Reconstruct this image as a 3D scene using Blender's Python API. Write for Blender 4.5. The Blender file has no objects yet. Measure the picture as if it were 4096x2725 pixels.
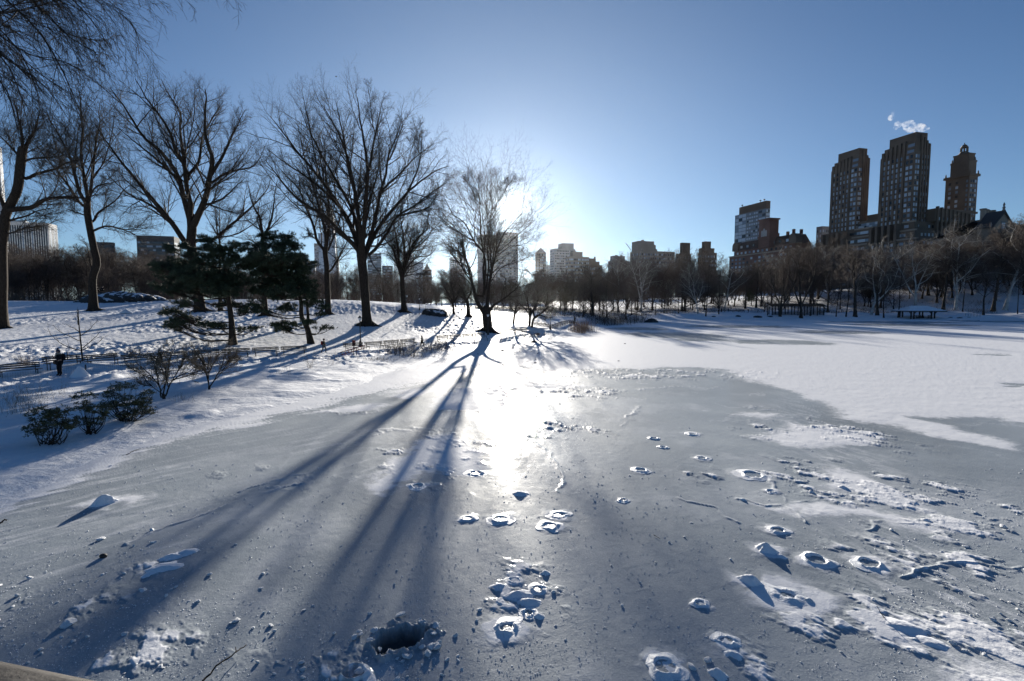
import bpy, math
import numpy as np
from mathutils import Vector

SC = bpy.context.scene
COL = SC.collection
PI = math.pi

# ------------------------------------------------------------------ camera
H = 5.3                                   # eye height above the lake ice
F, CX, CY = 2048.0, 2048.0, 1362.5        # 18 mm lens on a 36 mm sensor, in photograph pixels
HORIZON = 1216.5
TH = math.atan((CY - HORIZON) / F)
K = 4096 / 2357.0
cam_d = bpy.data.cameras.new('camera')
cam = bpy.data.objects.new('camera', cam_d)
COL.objects.link(cam)
cam.location = (0, 0, H)
cam.rotation_euler = (PI / 2 - TH, 0, 0)
cam_d.lens = 18.0
cam_d.sensor_width = 36.0
cam_d.clip_start = 0.05
cam_d.clip_end = 9000.0
SC.camera = cam

def ray(px, py):
    a, b = (px - CX) / F, (CY - py) / F
    return np.array([a, math.cos(TH) + b * math.sin(TH), -math.sin(TH) + b * math.cos(TH)])

def at(px, py, d):
    """the point at distance d along the ground axis seen in direction px, py"""
    r = ray(px, py)
    return np.array([0, 0, H]) + r * (d / r[1])

def flat(px, py, z=0.0):
    r = ray(px, py)
    return np.array([0, 0, H]) + r * ((z - H) / r[2])

# ------------------------------------------------------------------ sky, sun, exposure
sd = ray(2024, 838)
sd /= np.linalg.norm(sd)
SUN_EL = math.asin(sd[2])
SUN_AZ = math.atan2(sd[0], sd[1])
world = bpy.data.worlds.new('World')
SC.world = world
world.use_nodes = True
nt = world.node_tree
nt.nodes.clear()
def wn(t, **kw):
    n = nt.nodes.new(t)
    for k, v in kw.items():
        setattr(n, k, v)
    return n
sky = wn('ShaderNodeTexSky', sky_type='NISHITA', sun_disc=False, sun_elevation=SUN_EL, sun_rotation=SUN_AZ,
         altitude=0.0, air_density=1.0, dust_density=0.0, ozone_density=8.0)
hs = wn('ShaderNodeHueSaturation')
hs.inputs['Saturation'].default_value = 1.0
hs.inputs['Value'].default_value = 0.40
hs.inputs['Hue'].default_value = 0.496
bg = wn('ShaderNodeBackground')
bg.inputs['Strength'].default_value = 0.10
wo = wn('ShaderNodeOutputWorld')
nt.links.new(sky.outputs[0], hs.inputs['Color'])
# the bright ring of the low sun in the thin winter haze, by angle from the sun
geo = wn('ShaderNodeTexCoord')
dot = wn('ShaderNodeVectorMath', operation='DOT_PRODUCT')
dot.inputs[1].default_value = tuple(sd)
nt.links.new(geo.outputs['Generated'], dot.inputs[0])
def mth(op, a, b=None):
    n = wn('ShaderNodeMath', operation=op)
    for i, v in enumerate((a, b)):
        if v is None:
            continue
        if isinstance(v, (int, float)):
            n.inputs[i].default_value = v
        else:
            nt.links.new(v, n.inputs[i])
    return n.outputs[0]
ang = mth('ARCCOSINE', mth('MINIMUM', dot.outputs['Value'], 1.0))
def gauss(w, amp):
    q = mth('DIVIDE', ang, math.radians(w))
    return mth('MULTIPLY', mth('EXPONENT', mth('MULTIPLY', mth('MULTIPLY', q, q), -1.0)), amp)
sep = wn('ShaderNodeSeparateXYZ')
nt.links.new(geo.outputs['Generated'], sep.inputs[0])
elev = mth('MAXIMUM', mth('ARCSINE', sep.outputs['Z']), 0.0)
veil = mth('MULTIPLY', mth('EXPONENT', mth('ADD', mth('MULTIPLY', elev, -1/math.radians(25)), mth('MULTIPLY', mth('SQRT', mth('ADD', mth('MULTIPLY', ang, ang), math.radians(16)**2)), -1/math.radians(20)))), 3.6)
AURE = [(2.1, 8.0), (4.2, .4), (24.0, .75)]
pale = mth('MULTIPLY', mth('EXPONENT', mth('MULTIPLY', elev, -1/math.radians(13))), .85)
tot = mth('ADD', veil, pale)
for g_ in AURE:
    tot = mth('ADD', tot, gauss(*g_))
glow = wn('ShaderNodeMix', data_type='RGBA', blend_type='ADD', clamp_factor=False)
glow.inputs['Factor'].default_value = 1.0
gcol = wn('ShaderNodeVectorMath', operation='SCALE')
gcol.inputs[0].default_value = (0.97, 1.09, 1.07)
nt.links.new(tot, gcol.inputs['Scale'])
nt.links.new(hs.outputs[0], glow.inputs[6])
nt.links.new(gcol.outputs[0], glow.inputs[7])
nt.links.new(glow.outputs[2], bg.inputs['Color'])
nt.links.new(bg.outputs[0], wo.inputs['Surface'])

sun_d = bpy.data.lights.new('sun', 'SUN')
sun_d.energy = 5.0
sun_d.angle = math.radians(0.5)
sun_d.color = (1.0, 0.93, 0.82)
sun = bpy.data.objects.new('sun', sun_d)
COL.objects.link(sun)
sun.location = (0, 60, 80)
sun.rotation_euler = Vector(sd).to_track_quat('Z', 'Y').to_euler()

SC.view_settings.view_transform = 'Standard'
SC.view_settings.look = 'None'
SC.view_settings.exposure = 1.1
SC.view_settings.gamma = 1.0
SC.view_settings.use_curve_mapping = False
SC.cycles.max_bounces = 6
SC.cycles.diffuse_bounces = 3
SC.cycles.glossy_bounces = 3
SC.cycles.transmission_bounces = 4
SC.cycles.volume_bounces = 0
SC.cycles.sample_clamp_indirect = 6.0
SC.cycles.use_denoising = True
SC.render.use_persistent_data = False

# ------------------------------------------------------------------ helpers
def setp(o, label=None, cat=None, group=None, kind=None):
    if label: o['label'] = label
    if cat: o['category'] = cat
    if group: o['group'] = group
    if kind: o['kind'] = kind
    return o

def empty(name, loc, label, cat, group=None, rz=0.0):
    o = bpy.data.objects.new(name, None)
    COL.objects.link(o)
    o.location = tuple(loc)
    o.rotation_euler = (0, 0, rz)
    o.empty_display_size = 0.3
    return setp(o, label, cat, group)

def link(name, me, parent=None, loc=None):
    o = bpy.data.objects.new(name, me)
    COL.objects.link(o)
    if parent is not None:
        o.parent = parent
    if loc is not None:
        o.location = tuple(loc)
    return o

def fast_mesh(name, V, Q=None, T=None, mat=None, smooth=False):
    """V (n,3); Q quads (m,4); T tris (k,3)"""
    me = bpy.data.meshes.new(name)
    V = np.ascontiguousarray(V, dtype=np.float32)
    me.vertices.add(len(V))
    me.vertices.foreach_set('co', V.ravel())
    loops, starts, c = [], [], 0
    if Q is not None and len(Q):
        Q = np.asarray(Q, dtype=np.int32)
        loops.append(Q.ravel()); starts.append(c + 4 * np.arange(len(Q))); c += 4 * len(Q)
    if T is not None and len(T):
        T = np.asarray(T, dtype=np.int32)
        loops.append(T.ravel()); starts.append(c + 3 * np.arange(len(T))); c += 3 * len(T)
    L = np.concatenate(loops).astype(np.int32)
    S = np.concatenate(starts).astype(np.int32)
    me.loops.add(len(L)); me.loops.foreach_set('vertex_index', L)
    me.polygons.add(len(S)); me.polygons.foreach_set('loop_start', S)
    me.update(calc_edges=True)
    me.validate()
    me.polygons.foreach_set('use_smooth', np.full(len(me.polygons), bool(smooth)))
    if mat is not None:
        me.materials.append(mat)
    return me

class MB:
    """collects simple solids into one mesh"""
    def __init__(self):
        self.V, self.Q, self.T, self.n = [], [], [], 0
    def add(self, V, Q=None, T=None):
        V = np.asarray(V, float)
        if Q is not None and len(Q): self.Q.append(np.asarray(Q, int) + self.n)
        if T is not None and len(T): self.T.append(np.asarray(T, int) + self.n)
        self.V.append(V); self.n += len(V)
        return self
    def box(self, lo, hi, M=None):
        x0, y0, z0 = lo; x1, y1, z1 = hi
        V = np.array([(x0,y0,z0),(x1,y0,z0),(x1,y1,z0),(x0,y1,z0),(x0,y0,z1),(x1,y0,z1),(x1,y1,z1),(x0,y1,z1)], float)
        if M is not None: V = M(V)
        return self.add(V, [(3,2,1,0),(4,5,6,7),(0,1,5,4),(1,2,6,5),(2,3,7,6),(3,0,4,7)])
    def bar(self, a, b, w, h=None):
        """square bar from a to b"""
        a, b = np.asarray(a, float), np.asarray(b, float)
        h = h or w
        t = (b - a) / np.linalg.norm(b - a)
        r = np.array([0, 0, 1.0]) if abs(t[2]) < .9 else np.array([1.0, 0, 0])
        u = np.cross(t, r); u /= np.linalg.norm(u); v = np.cross(u, t)
        V = [p + u * w / 2 * i + v * h / 2 * j for p in (a, b) for i, j in ((-1,-1),(1,-1),(1,1),(-1,1))]
        return self.add(V, [(3,2,1,0),(4,5,6,7),(0,1,5,4),(1,2,6,5),(2,3,7,6),(3,0,4,7)])
    def lathe(self, prof, n=12, c=(0,0,0)):
        """prof: list of (r, z)"""
        V = [(c[0] + r * math.cos(2*PI*i/n), c[1] + r * math.sin(2*PI*i/n), c[2] + z) for r, z in prof for i in range(n)]
        Q = [(j*n+i, j*n+(i+1) % n, (j+1)*n+(i+1) % n, (j+1)*n+i) for j in range(len(prof)-1) for i in range(n)]
        return self.add(V, Q)
    def tube(self, P, R, n=6):
        V, Q = tubes(np.asarray(P, float)[None], np.asarray(R, float)[None], n)
        return self.add(V, Q)
    def mesh(self, name, mat, smooth=False):
        return fast_mesh(name, np.concatenate(self.V), np.concatenate(self.Q) if self.Q else None,
                         np.concatenate(self.T) if self.T else None, mat, smooth)
    def obj(self, name, mat, parent=None, smooth=False, loc=None):
        return link(name, self.mesh(name, mat, smooth), parent, loc)

def nrm(a):
    return a / np.maximum(np.linalg.norm(a, axis=-1, keepdims=True), 1e-9)

def tubes(P, R, s):
    """P (n,k,3) polylines, R (n,k) radii -> verts, quads"""
    n, k, _ = P.shape
    t = np.empty_like(P)
    t[:, 1:-1] = P[:, 2:] - P[:, :-2]
    t[:, 0] = P[:, 1] - P[:, 0]
    t[:, -1] = P[:, -1] - P[:, -2]
    t = nrm(t)
    o = nrm(P[:, -1] - P[:, 0])
    ref = np.where(np.abs(o[:, 2:3]) < .8, np.array([[0, 0, 1.0]]), np.array([[1.0, 0.2, 0]]))
    ref = ref - o * (ref * o).sum(1, keepdims=True)
    ref = nrm(ref)[:, None, :]
    u = nrm(np.cross(t, np.broadcast_to(ref, t.shape)))
    v = np.cross(u, t)
    a = 2 * PI * np.arange(s) / s
    V = P[:, :, None] + R[:, :, None, None] * (u[:, :, None] * np.cos(a)[None, None, :, None] + v[:, :, None] * np.sin(a)[None, None, :, None])
    I = np.arange(n * k * s).reshape(n, k, s)
    J = np.roll(I, -1, axis=2)
    Q = np.stack([I[:, :-1], J[:, :-1], J[:, 1:], I[:, 1:]], -1).reshape(-1, 4)
    return V.reshape(-1, 3), Q

def hash2(ix, iy, seed):
    h = (ix.astype(np.int64) * 374761393 + iy.astype(np.int64) * 668265263 + seed * 974634777) & 0xffffffff
    h = ((h ^ (h >> 13)) * 1274126177) & 0xffffffff
    h = h ^ (h >> 16)
    return (h & 0xffffff) / float(0xffffff)

def vnoise(x, y, seed=0):
    ix, iy = np.floor(x), np.floor(y)
    fx, fy = x - ix, y - iy
    fx, fy = fx*fx*fx*(fx*(fx*6-15)+10), fy*fy*fy*(fy*(fy*6-15)+10)
    a, b = hash2(ix, iy, seed), hash2(ix+1, iy, seed)
    c, d = hash2(ix, iy+1, seed), hash2(ix+1, iy+1, seed)
    return (a*(1-fx)+b*fx)*(1-fy) + (c*(1-fx)+d*fx)*fy

def fbm(x, y, oct=4, seed=0, gain=.5):
    s, a, n = 0, 1.0, 0.0
    for i in range(oct):
        s = s + a * vnoise(x, y, seed + 17*i); n += a
        x, y, a = x*2.03 + 11.3, y*2.03 + 5.7, a*gain
    return s / n

# ------------------------------------------------------------------ materials
def new_mat(name, base=(.5,.5,.5), rough=.7, metal=0.0, ior=1.45, spec=None):
    m = bpy.data.materials.new(name)
    m.use_nodes = True
    b = m.node_tree.nodes['Principled BSDF']
    b.inputs['Base Color'].default_value = (*base, 1)
    b.inputs['Roughness'].default_value = rough
    b.inputs['Metallic'].default_value = metal
    b.inputs['IOR'].default_value = ior
    if spec is not None:
        b.inputs['Specular IOR Level'].default_value = spec
    return m, m.node_tree, b

def noise_tex(t, scale, detail=4, rough=.55, coord='Object', stretch=None, rot=None):
    tc = t.nodes.new('ShaderNodeTexCoord')
    n = t.nodes.new('ShaderNodeTexNoise')
    n.inputs['Scale'].default_value = scale
    n.inputs['Detail'].default_value = detail
    n.inputs['Roughness'].default_value = rough
    src = tc.outputs[coord]
    if stretch is not None:
        mp = t.nodes.new('ShaderNodeMapping')
        if rot is not None: mp.inputs['Rotation'].default_value = rot
        mp.inputs['Scale'].default_value = stretch
        t.links.new(src, mp.inputs['Vector']); src = mp.outputs['Vector']
    t.links.new(src, n.inputs['Vector'])
    return n

def ramp(t, src, stops):
    r = t.nodes.new('ShaderNodeValToRGB')
    e = r.color_ramp.elements
    while len(e) < len(stops): e.new(0.5)
    for q, (p, c) in zip(e, stops):
        q.position = p; q.color = (*c, 1) if len(c) == 3 else c
    t.links.new(src, r.inputs['Fac'])
    return r

def mottle(name, c1, c2, scale, rough=.8, bump=0.0, bscale=None, metal=0.0, stretch=None, spec=None):
    m, t, b = new_mat(name, c1, rough, metal, spec=spec)
    n = noise_tex(t, scale, stretch=stretch)
    r = ramp(t, n.outputs['Fac'], [(.35, c1), (.68, c2)])
    t.links.new(r.outputs[0], b.inputs['Base Color'])
    if bump:
        n2 = noise_tex(t, bscale or scale * 3, stretch=stretch)
        bp = t.nodes.new('ShaderNodeBump')
        bp.inputs['Strength'].default_value = 1.0
        bp.inputs['Distance'].default_value = bump
        t.links.new(n2.outputs['Fac'], bp.inputs['Height'])
        t.links.new(bp.outputs[0], b.inputs['Normal'])
    return m

M = {}
M['snow'] = mottle('snow', (.80, .82, .86), (.88, .89, .91), 1.3, rough=.62, bump=.02, bscale=9, spec=.25)
M['bark'] = mottle('bark', (.024, .018, .014), (.062, .047, .035), 5, rough=.9, bump=.03, bscale=9, stretch=(3, 3, .6), spec=.2)
M['twig'] = mottle('twig', (.028, .021, .016), (.05, .038, .03), 2, rough=.8, spec=.3)
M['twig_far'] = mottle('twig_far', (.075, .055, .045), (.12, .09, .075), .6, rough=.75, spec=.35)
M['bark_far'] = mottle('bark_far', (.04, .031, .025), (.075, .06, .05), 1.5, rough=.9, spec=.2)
M['bark_white'] = mottle('bark_white', (.30, .285, .26), (.66, .64, .6), 1.1, rough=.8, spec=.3)
M['twig_pale'] = mottle('twig_pale', (.16, .14, .12), (.26, .24, .21), 1.0, rough=.8, spec=.3)
M['twig_gloss'] = mottle('twig_gloss', (.06, .045, .035), (.1, .08, .06), 2, rough=.35, spec=.6)
M['needle'] = mottle('needle', (.02, .034, .02), (.055, .078, .042), 1.2, rough=.6, spec=.35)
M['leaf'] = mottle('leaf', (.07, .072, .03), (.16, .155, .07), 6, rough=.38, spec=.55)
M['stalk'] = mottle('stalk', (.15, .11, .07), (.30, .22, .14), 4, rough=.85)
M['reed'] = mottle('reed', (.17, .10, .06), (.33, .22, .13), 3, rough=.85)
M['brush'] = mottle('brush', (.07, .045, .03), (.13, .085, .06), 3, rough=.85)
M['rock'] = mottle('rock', (.022, .022, .024), (.07, .068, .066), .9, rough=.75, bump=.08, bscale=2.5)
M['wood_dark'] = mottle('wood_dark', (.022, .018, .015), (.045, .037, .03), 6, rough=.6)
M['iron'] = mottle('iron', (.012, .013, .014), (.03, .03, .03), 8, rough=.5, spec=.5)
M['red_paint'] = mottle('red_paint', (.16, .02, .018), (.24, .035, .03), 6, rough=.5)
M['glass_lamp'] = new_mat('glass_lamp', (.72, .74, .76), .25)[0]
M['stone_rail'] = mottle('stone_rail', (.06, .053, .046), (.10, .09, .08), 9, rough=.8, bump=.004, bscale=60)
# ------------------------------------------------------------------ the ground: heights
SHORE = [(-260, 1330), (-120, 1228), (0, 1170), (130, 1112), (200, 1068), (330, 1022), (440, 986), (560, 960), (680, 930), (770, 905), (860, 882),
         (960, 848), (1040, 826), (1100, 800), (1150, 790), (1230, 785), (1300, 775), (1340, 765), (1400, 749),
         (1450, 743), (1490, 740.5), (1520, 736), (1600, 735), (1700, 734.5), (1850, 734.5), (2000, 735), (2150, 735.5), (2357, 736.5), (2550, 738), (2800, 741)]
shore = np.array([flat(x*K, y*K)[:2] for x, y in SHORE])
BENCH_T = [(-60, 872), (78, 860), (262, 842), (450, 827), (637, 817), (733, 813), (772, 810), (863, 803), (964, 794), (994, 788), (1128, 777), (1220, 766), (1273, 757), (1324, 746)]
ctl = []
def cp(px, py, d):
    ctl.append(tuple(at(px*K, py*K, d)))
def cz(px, py, z, dz=0.0):
    p = flat(px*K, py*K, z); ctl.append((p[0], p[1], z + dz))
for i, (x, y) in enumerate(shore):
    ctl.append((x, y, .03))
    a, b = shore[max(i-1, 0)], shore[min(i+1, len(shore)-1)]
    t = (b - a) / np.linalg.norm(b - a)
    nn = np.array([t[1], -t[0]])            # towards the lake
    r = math.hypot(x, y)
    ctl.append((*(np.array([x, y]) + nn * (1.5 + .02*r)), -.35))
    if x > 20 and y > 100:
        ctl.append((*(np.array([x, y]) - nn * 5), 1.0))
        ctl.append((*(np.array([x, y]) - nn * 14), 1.7))
for gx in np.linspace(-25, 260, 14):
    for gy in np.linspace(-10, 170, 12):
        ctl_in = True
        # keep only points clearly inside the lake
        k_ = np.argmin((shore[:, 0]-gx)**2 + (shore[:, 1]-gy)**2)
        if math.hypot(*(shore[k_] - (gx, gy))) > 12 and gx > np.interp(gy, [-10, 14, 30, 54, 80, 110, 180], [-10, -12, -9, -3, 8, 25, 60]) and gy < np.interp(gx, [0, 50, 60, 300], [60, 150, 165, 165]):
            ctl.append((gx, gy, -.5))
for x, y in BENCH_T:
    cz(x, y, .5)
for x, y in [(-150, 895), (0, 880), (137, 868), (300, 852), (450, 838), (600, 826), (740, 819), (860, 811), (960, 802)]:
    cz(x, y, .42)
for x, y, d in [(-300, 692, 108), (0, 692, 105), (350, 690, 105), (550, 689, 105), (700, 690, 101), (760, 691, 100), (870, 699, 98), (960, 706, 97), (1030, 711, 100),
                (1100, 716, 107), (1200, 722, 120), (1300, 729, 135), (1380, 727, 160), (1450, 726, 178), (1500, 727, 190),
                (5, 758, 62), (215, 716, 86), (445, 712, 86), (755, 724, 84), (848, 748, 74), (930, 718, 92), (1120, 765, 78), (1225, 750, 88),
                (190, 832, 37.5), (540, 788, 55), (715, 788, 58),
                (1560, 722, 206), (1700, 718, 216), (1900, 718, 216), (2100, 722, 205), (2300, 722, 200),
                (1600, 712, 250), (1750, 702, 250), (1850, 692, 262), (1950, 686, 252), (2100, 671, 252), (2250, 655, 247), (2357, 648, 242), (2600, 640, 240)]:
    cp(x, y, d)
for x, y, z in [(-400, 300, 4.0), (-150, 260, 4.5), (0, 260, 4.0), (60, 300, 3.0), (-100, 140, 5.0), (-40, 150, 4.4), (0, 170, 3.6),
                (150, 330, 10), (250, 330, 17), (350, 330, 19), (420, 260, 18), (-700, 700, 5), (0, 700, 6), (500, 700, 14), (0, 2600, 6), (2500, 2500, 10), (-2500, 2500, 6),
                (-300, 20, 3), (-90, 30, 2), (-60, 12, 1), (420, 120, 8)]:
    ctl.append((x, y, z))
CT = np.array(ctl)
def rk(r):
    return r
A = rk(np.linalg.norm(CT[:, None, :2] - CT[None, :, :2], axis=2))
A += np.eye(len(CT)) * -0.35           # a little smoothing
n_ = len(CT)
B = np.zeros((n_+1, n_+1)); B[:n_, :n_] = A; B[:n_, n_] = 1; B[n_, :n_] = 1
WT = np.linalg.solve(B, np.append(CT[:, 2], 0))

def height(x, y):
    x, y = np.atleast_1d(np.asarray(x, float)), np.atleast_1d(np.asarray(y, float))
    sh = x.shape
    x, y = x.ravel(), y.ravel()
    out = np.empty(len(x))
    for i in range(0, len(x), 40000):
        s = slice(i, i+40000)
        r = np.sqrt((x[s, None]-CT[None, :, 0])**2 + (y[s, None]-CT[None, :, 1])**2)
        out[s] = rk(r) @ WT[:-1] + WT[-1]
    return out.reshape(sh)

def gnd(px, py, d0=6.0, d1=400.0):
    """first point of the ground along the sight line (photograph pixels)"""
    r = ray(px, py)
    d = np.geomspace(d0, d1, 2500)
    P = np.array([0, 0, H]) + r[None] * (d / r[1])[:, None]
    hh = np.maximum(height(P[:, 0], P[:, 1]), 0.0)
    below = np.nonzero(P[:, 2] <= hh)[0]
    i = below[0] if len(below) else int(np.argmin(P[:, 2] - hh))
    p = P[i].copy(); p[2] = hh[i]
    return p

def gz(x, y):
    return float(max(height(x, y)[0], 0.0))

# ------------------------------------------------------------------ ground sheet
na, nr = 1500, 620
th = np.radians(np.linspace(-78, 78, na))
rr = np.concatenate([np.geomspace(6, 260, 520), np.geomspace(265, 5200, 100)])
TA, RR = np.meshgrid(th, rr)
GX, GY = RR*np.sin(TA), RR*np.cos(TA)
GZ = height(GX, GY)
land = np.clip(GZ / .25, 0, 1)
near = np.clip(1.5 - RR/160, .15, 1)
dist_bench = np.full(GX.shape, 1e9)
bl = np.array([flat(x*K, y*K, .5)[:2] for x, y in BENCH_T])
for a, b in zip(bl[:-1], bl[1:]):
    ab = b - a
    t = np.clip(((GX-a[0])*ab[0] + (GY-a[1])*ab[1]) / (ab @ ab), 0, 1)
    dist_bench = np.minimum(dist_bench, np.hypot(GX-a[0]-t*ab[0], GY-a[1]-t*ab[1]))
side = GX - np.interp(GY, bl[:, 1], bl[:, 0])
hill = np.clip((dist_bench - 1.5)/3, 0, 1) * (side < 0)
# trodden snow on the hill, drifts along the bank, a trampled strip along the path
tread = (np.abs(fbm(GX*2.0, GY*1.3, 3, 3) - .5) * 2) ** .7
track = np.abs(fbm(GX*.16+GY*.10, GY*.16, 2, 47)-.5) < .03
d_tread = (fbm(GX*2.7, GY*1.8, 3, 5) - .5) * .30 - tread * .14 - track*.10*fbm(GX*1.6, GY*1.6, 2, 48)
patchy = np.clip((fbm(GX*.09, GY*.09, 3, 44) - .38) * 5, .25, 1)
drift = (fbm(GX*.35 + GY*.2, GY*.35 - GX*.1, 3, 9) - .5) * .5 + (fbm(GX*1.3, GY*1.3, 3, 12) - .5) * .06
lump = np.clip(fbm(GX*.55, GY*.55, 2, 21) - .62, 0, 1) * 1.6
bank = (1 - np.clip((dist_bench)/14, 0, 1)) * (side > 0)
trod = np.exp(-((dist_bench-3.2)/1.5)**2)*(side > 0)
GZ = GZ + land * (hill * d_tread * patchy * near * 1.0 + (1-hill) * (drift * .45 * near + lump * .45 * near * np.clip((dist_bench-1.8)/2, 0, 1)) + trod * (fbm(GX*2.4, GY*2.4, 3, 31) - .5) * .42 * near)
far_h = np.clip((RR - 170)/60, 0, 1)
GZ = GZ + far_h * land * ((fbm(GX*.12, GY*.12, 4, 52) - .5) * 1.6)
V = np.stack([GX, GY, GZ], -1).reshape(-1, 3)
I = np.arange(na*nr).reshape(nr, na)
Q = np.stack([I[:-1, :-1], I[:-1, 1:], I[1:, 1:], I[1:, :-1]], -1).reshape(-1, 4)
m, t, b = new_mat('snow_ground', (.85, .86, .9), .65, spec=.25)
n1 = noise_tex(t, .35, 5)
n2 = noise_tex(t, 2.2, 6, .62)
r1 = ramp(t, n1.outputs['Fac'], [(.3, (.78, .80, .84)), (.6, (.87, .88, .90))])
t.links.new(r1.outputs[0], b.inputs['Base Color'])
bp = t.nodes.new('ShaderNodeBump'); bp.inputs['Distance'].default_value = .10; bp.inputs['Strength'].default_value = .8
t.links.new(n2.outputs['Fac'], bp.inputs['Height']); t.links.new(bp.outputs[0], b.inputs['Normal'])
M['snow_ground'] = m
g = link('snowy_ground', fast_mesh('snowy_ground', V, Q, mat=m, smooth=True))
setp(g, kind='structure')
del V, Q, GX, GY, GZ, TA, RR, tread, d_tread, drift, lump, bank, trod, hill, land, dist_bench, side, patchy
# ------------------------------------------------------------------ the frozen lake
def poly_w(pts):
    return np.array([flat(x*K, y*K)[:2] for x, y in pts])
def sdist(x, y, poly):
    """signed distance, positive inside"""
    d = np.full(x.shape, 1e18); ins = np.zeros(x.shape, bool)
    for (ax, ay), (bx, by) in zip(poly, np.roll(poly, -1, axis=0)):
        ex, ey = bx-ax, by-ay
        tt = np.clip(((x-ax)*ex + (y-ay)*ey) / (ex*ex+ey*ey+1e-12), 0, 1)
        d = np.minimum(d, (x-ax-tt*ex)**2 + (y-ay-tt*ey)**2)
        c = ((ay > y) != (by > y)) & (x < ex*(y-ay)/(ey if abs(ey) > 1e-12 else 1e-12) + ax)
        ins ^= c
    d = np.sqrt(d)
    return np.where(ins, d, -d)

BARE = [(-400, 1425), (-100, 1252), (0, 1195), (130, 1132), (205, 1088), (335, 1042), (445, 1006), (570, 976), (672, 952), (772, 926), (845, 906), (890, 896),
        (960, 885), (1020, 868), (1080, 850), (1110, 836), (1180, 836), (1255, 860), (1290, 852), (1400, 850), (1500, 848), (1600, 847), (1655, 851),
        (1690, 862), (1710, 876), (1780, 893), (1850, 905), (1890, 926), (1905, 945), (1930, 962), (1962, 972), (2060, 988), (2200, 1012),
        (2325, 1030), (2345, 1016), (2200, 988), (2110, 968), (2085, 958), (2130, 960), (2195, 968), (2220, 957), (2270, 957), (2310, 970),
        (2400, 978), (2900, 1010), (3600, 1400), (3600, 3000), (-1500, 3000)]
WHITE = [[(985, 946), (1010, 915), (1060, 896), (1120, 882), (1180, 888), (1150, 952), (1040, 950)],
         [(835, 1140), (900, 1062), (960, 1012), (1050, 1002), (1108, 1040), (1128, 1092), (1060, 1082), (1000, 1078), (930, 1120), (870, 1158)],
         [(1750, 1010), (1830, 976), (1880, 986), (1960, 990), (2012, 1018), (1980, 1029), (1900, 1023), (1820, 1023)],
         [(1740, 1150), (1830, 1158), (1900, 1150), (2000, 1163), (2100, 1188), (2210, 1226), (2150, 1228), (2040, 1194), (1900, 1180), (1800, 1166)],
         [(1870, 1082), (1960, 1086), (2060, 1120), (2190, 1190), (2120, 1172), (2000, 1132), (1900, 1112)],
         [(1150, 872), (1250, 878), (1360, 884), (1340, 891), (1200, 893)],
         [(1140, 860), (1180, 853), (1222, 860), (1180, 867)],
         [(700, 950), (780, 932), (850, 930), (880, 945), (800, 950)],
         [(860, 905), (950, 895), (1000, 902), (940, 915)],
         [(1690, 955), (1720, 952), (1800, 960), (1780, 966)],
         [(2010, 1480), (2060, 1440), (2110, 1460), (2150, 1490), (2090, 1490)],
         [(2200, 1520), (2300, 1500), (2400, 1510), (2400, 1600), (2180, 1600)],
         [(200, 1160), (290, 1135), (360, 1135), (300, 1155)]]
SWEPT = [(1560, 772, 110, 7), (1930, 765, 95, 4), (1790, 788, 110, 6), (2270, 816, 55, 2.2), (2350, 886, 28, 4), (2100, 748, 130, 3), (2300, 740, 90, 2.5),
         (1700, 752, 120, 3), (1470, 757, 70, 3), (2050, 742, 150, 2.2), (1620, 782, 60, 4), (2345, 893, 30, 3)]

RINGS = [(1075, 1195, 20, 'left one of three splash rings in a row before the sun glint', .6), (1153, 1197, 28, 'middle and largest of three splash rings in a row before the sun glint', .6), (1286, 1187, 24, 'upper splash ring of the touching pair right of the sun glint', .6),
    (1265, 1212, 27, 'lower splash ring of the touching pair right of the sun glint', .6), (1435, 1152, 13, 'small round splash ring alone right of the sun glint', .7), (1476, 1083, 19, 'dark-centred splash ring left of the scattered lumps', .5),
    (1505, 1010, 13, 'upper small ring of the pair beyond the scattered lumps', .5), (1527, 1030, 11, 'lower small ring of the pair beyond the scattered lumps', .5), (1595, 1000, 17, 'distant pale ring right of the small pair', .5),
    (1615, 1055, 17, 'ragged pale ring below the distant pale ring', .6), (1733, 1094, 34, 'broad ring with a dark pit in the middle right of the ice', .5), (1775, 1132, 15, 'little ring under the broad dark-pitted ring', .6),
    (1393, 902, 16, 'farthest thin ring of broken ice in the middle of the lake', .4), (1790, 1222, 25, 'crescent ring above the big snow mound', .55), (1878, 1291, 36, 'ragged ring right of the big snow mound', .6),
    (2000, 1299, 36, 'long pointed ring right of the ragged ring', .55), (1612, 1391, 20, 'faint half ring alone below the middle of the ice', .7), (1530, 1536, 44, 'large deep ring cut by the lower edge of the picture', .85),
    (1672, 1478, 26, 'ring at the upper end of the lumpy snow strip near the lower edge', .75), (962, 1120, 22, 'flat ring in the shade on the left of the sun glint', .45), (1095, 1090, 22, 'ragged ring at the edge of the shaded snow patch', .45),
    (1217, 1412, 20, 'round ring at the lower tip of the lumpy ice cluster', .85), (1185, 1338, 20, 'pitted ring at the top of the lumpy ice cluster', .55), (1238, 1358, 22, 'ring on the right side of the lumpy ice cluster', .6)]
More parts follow.
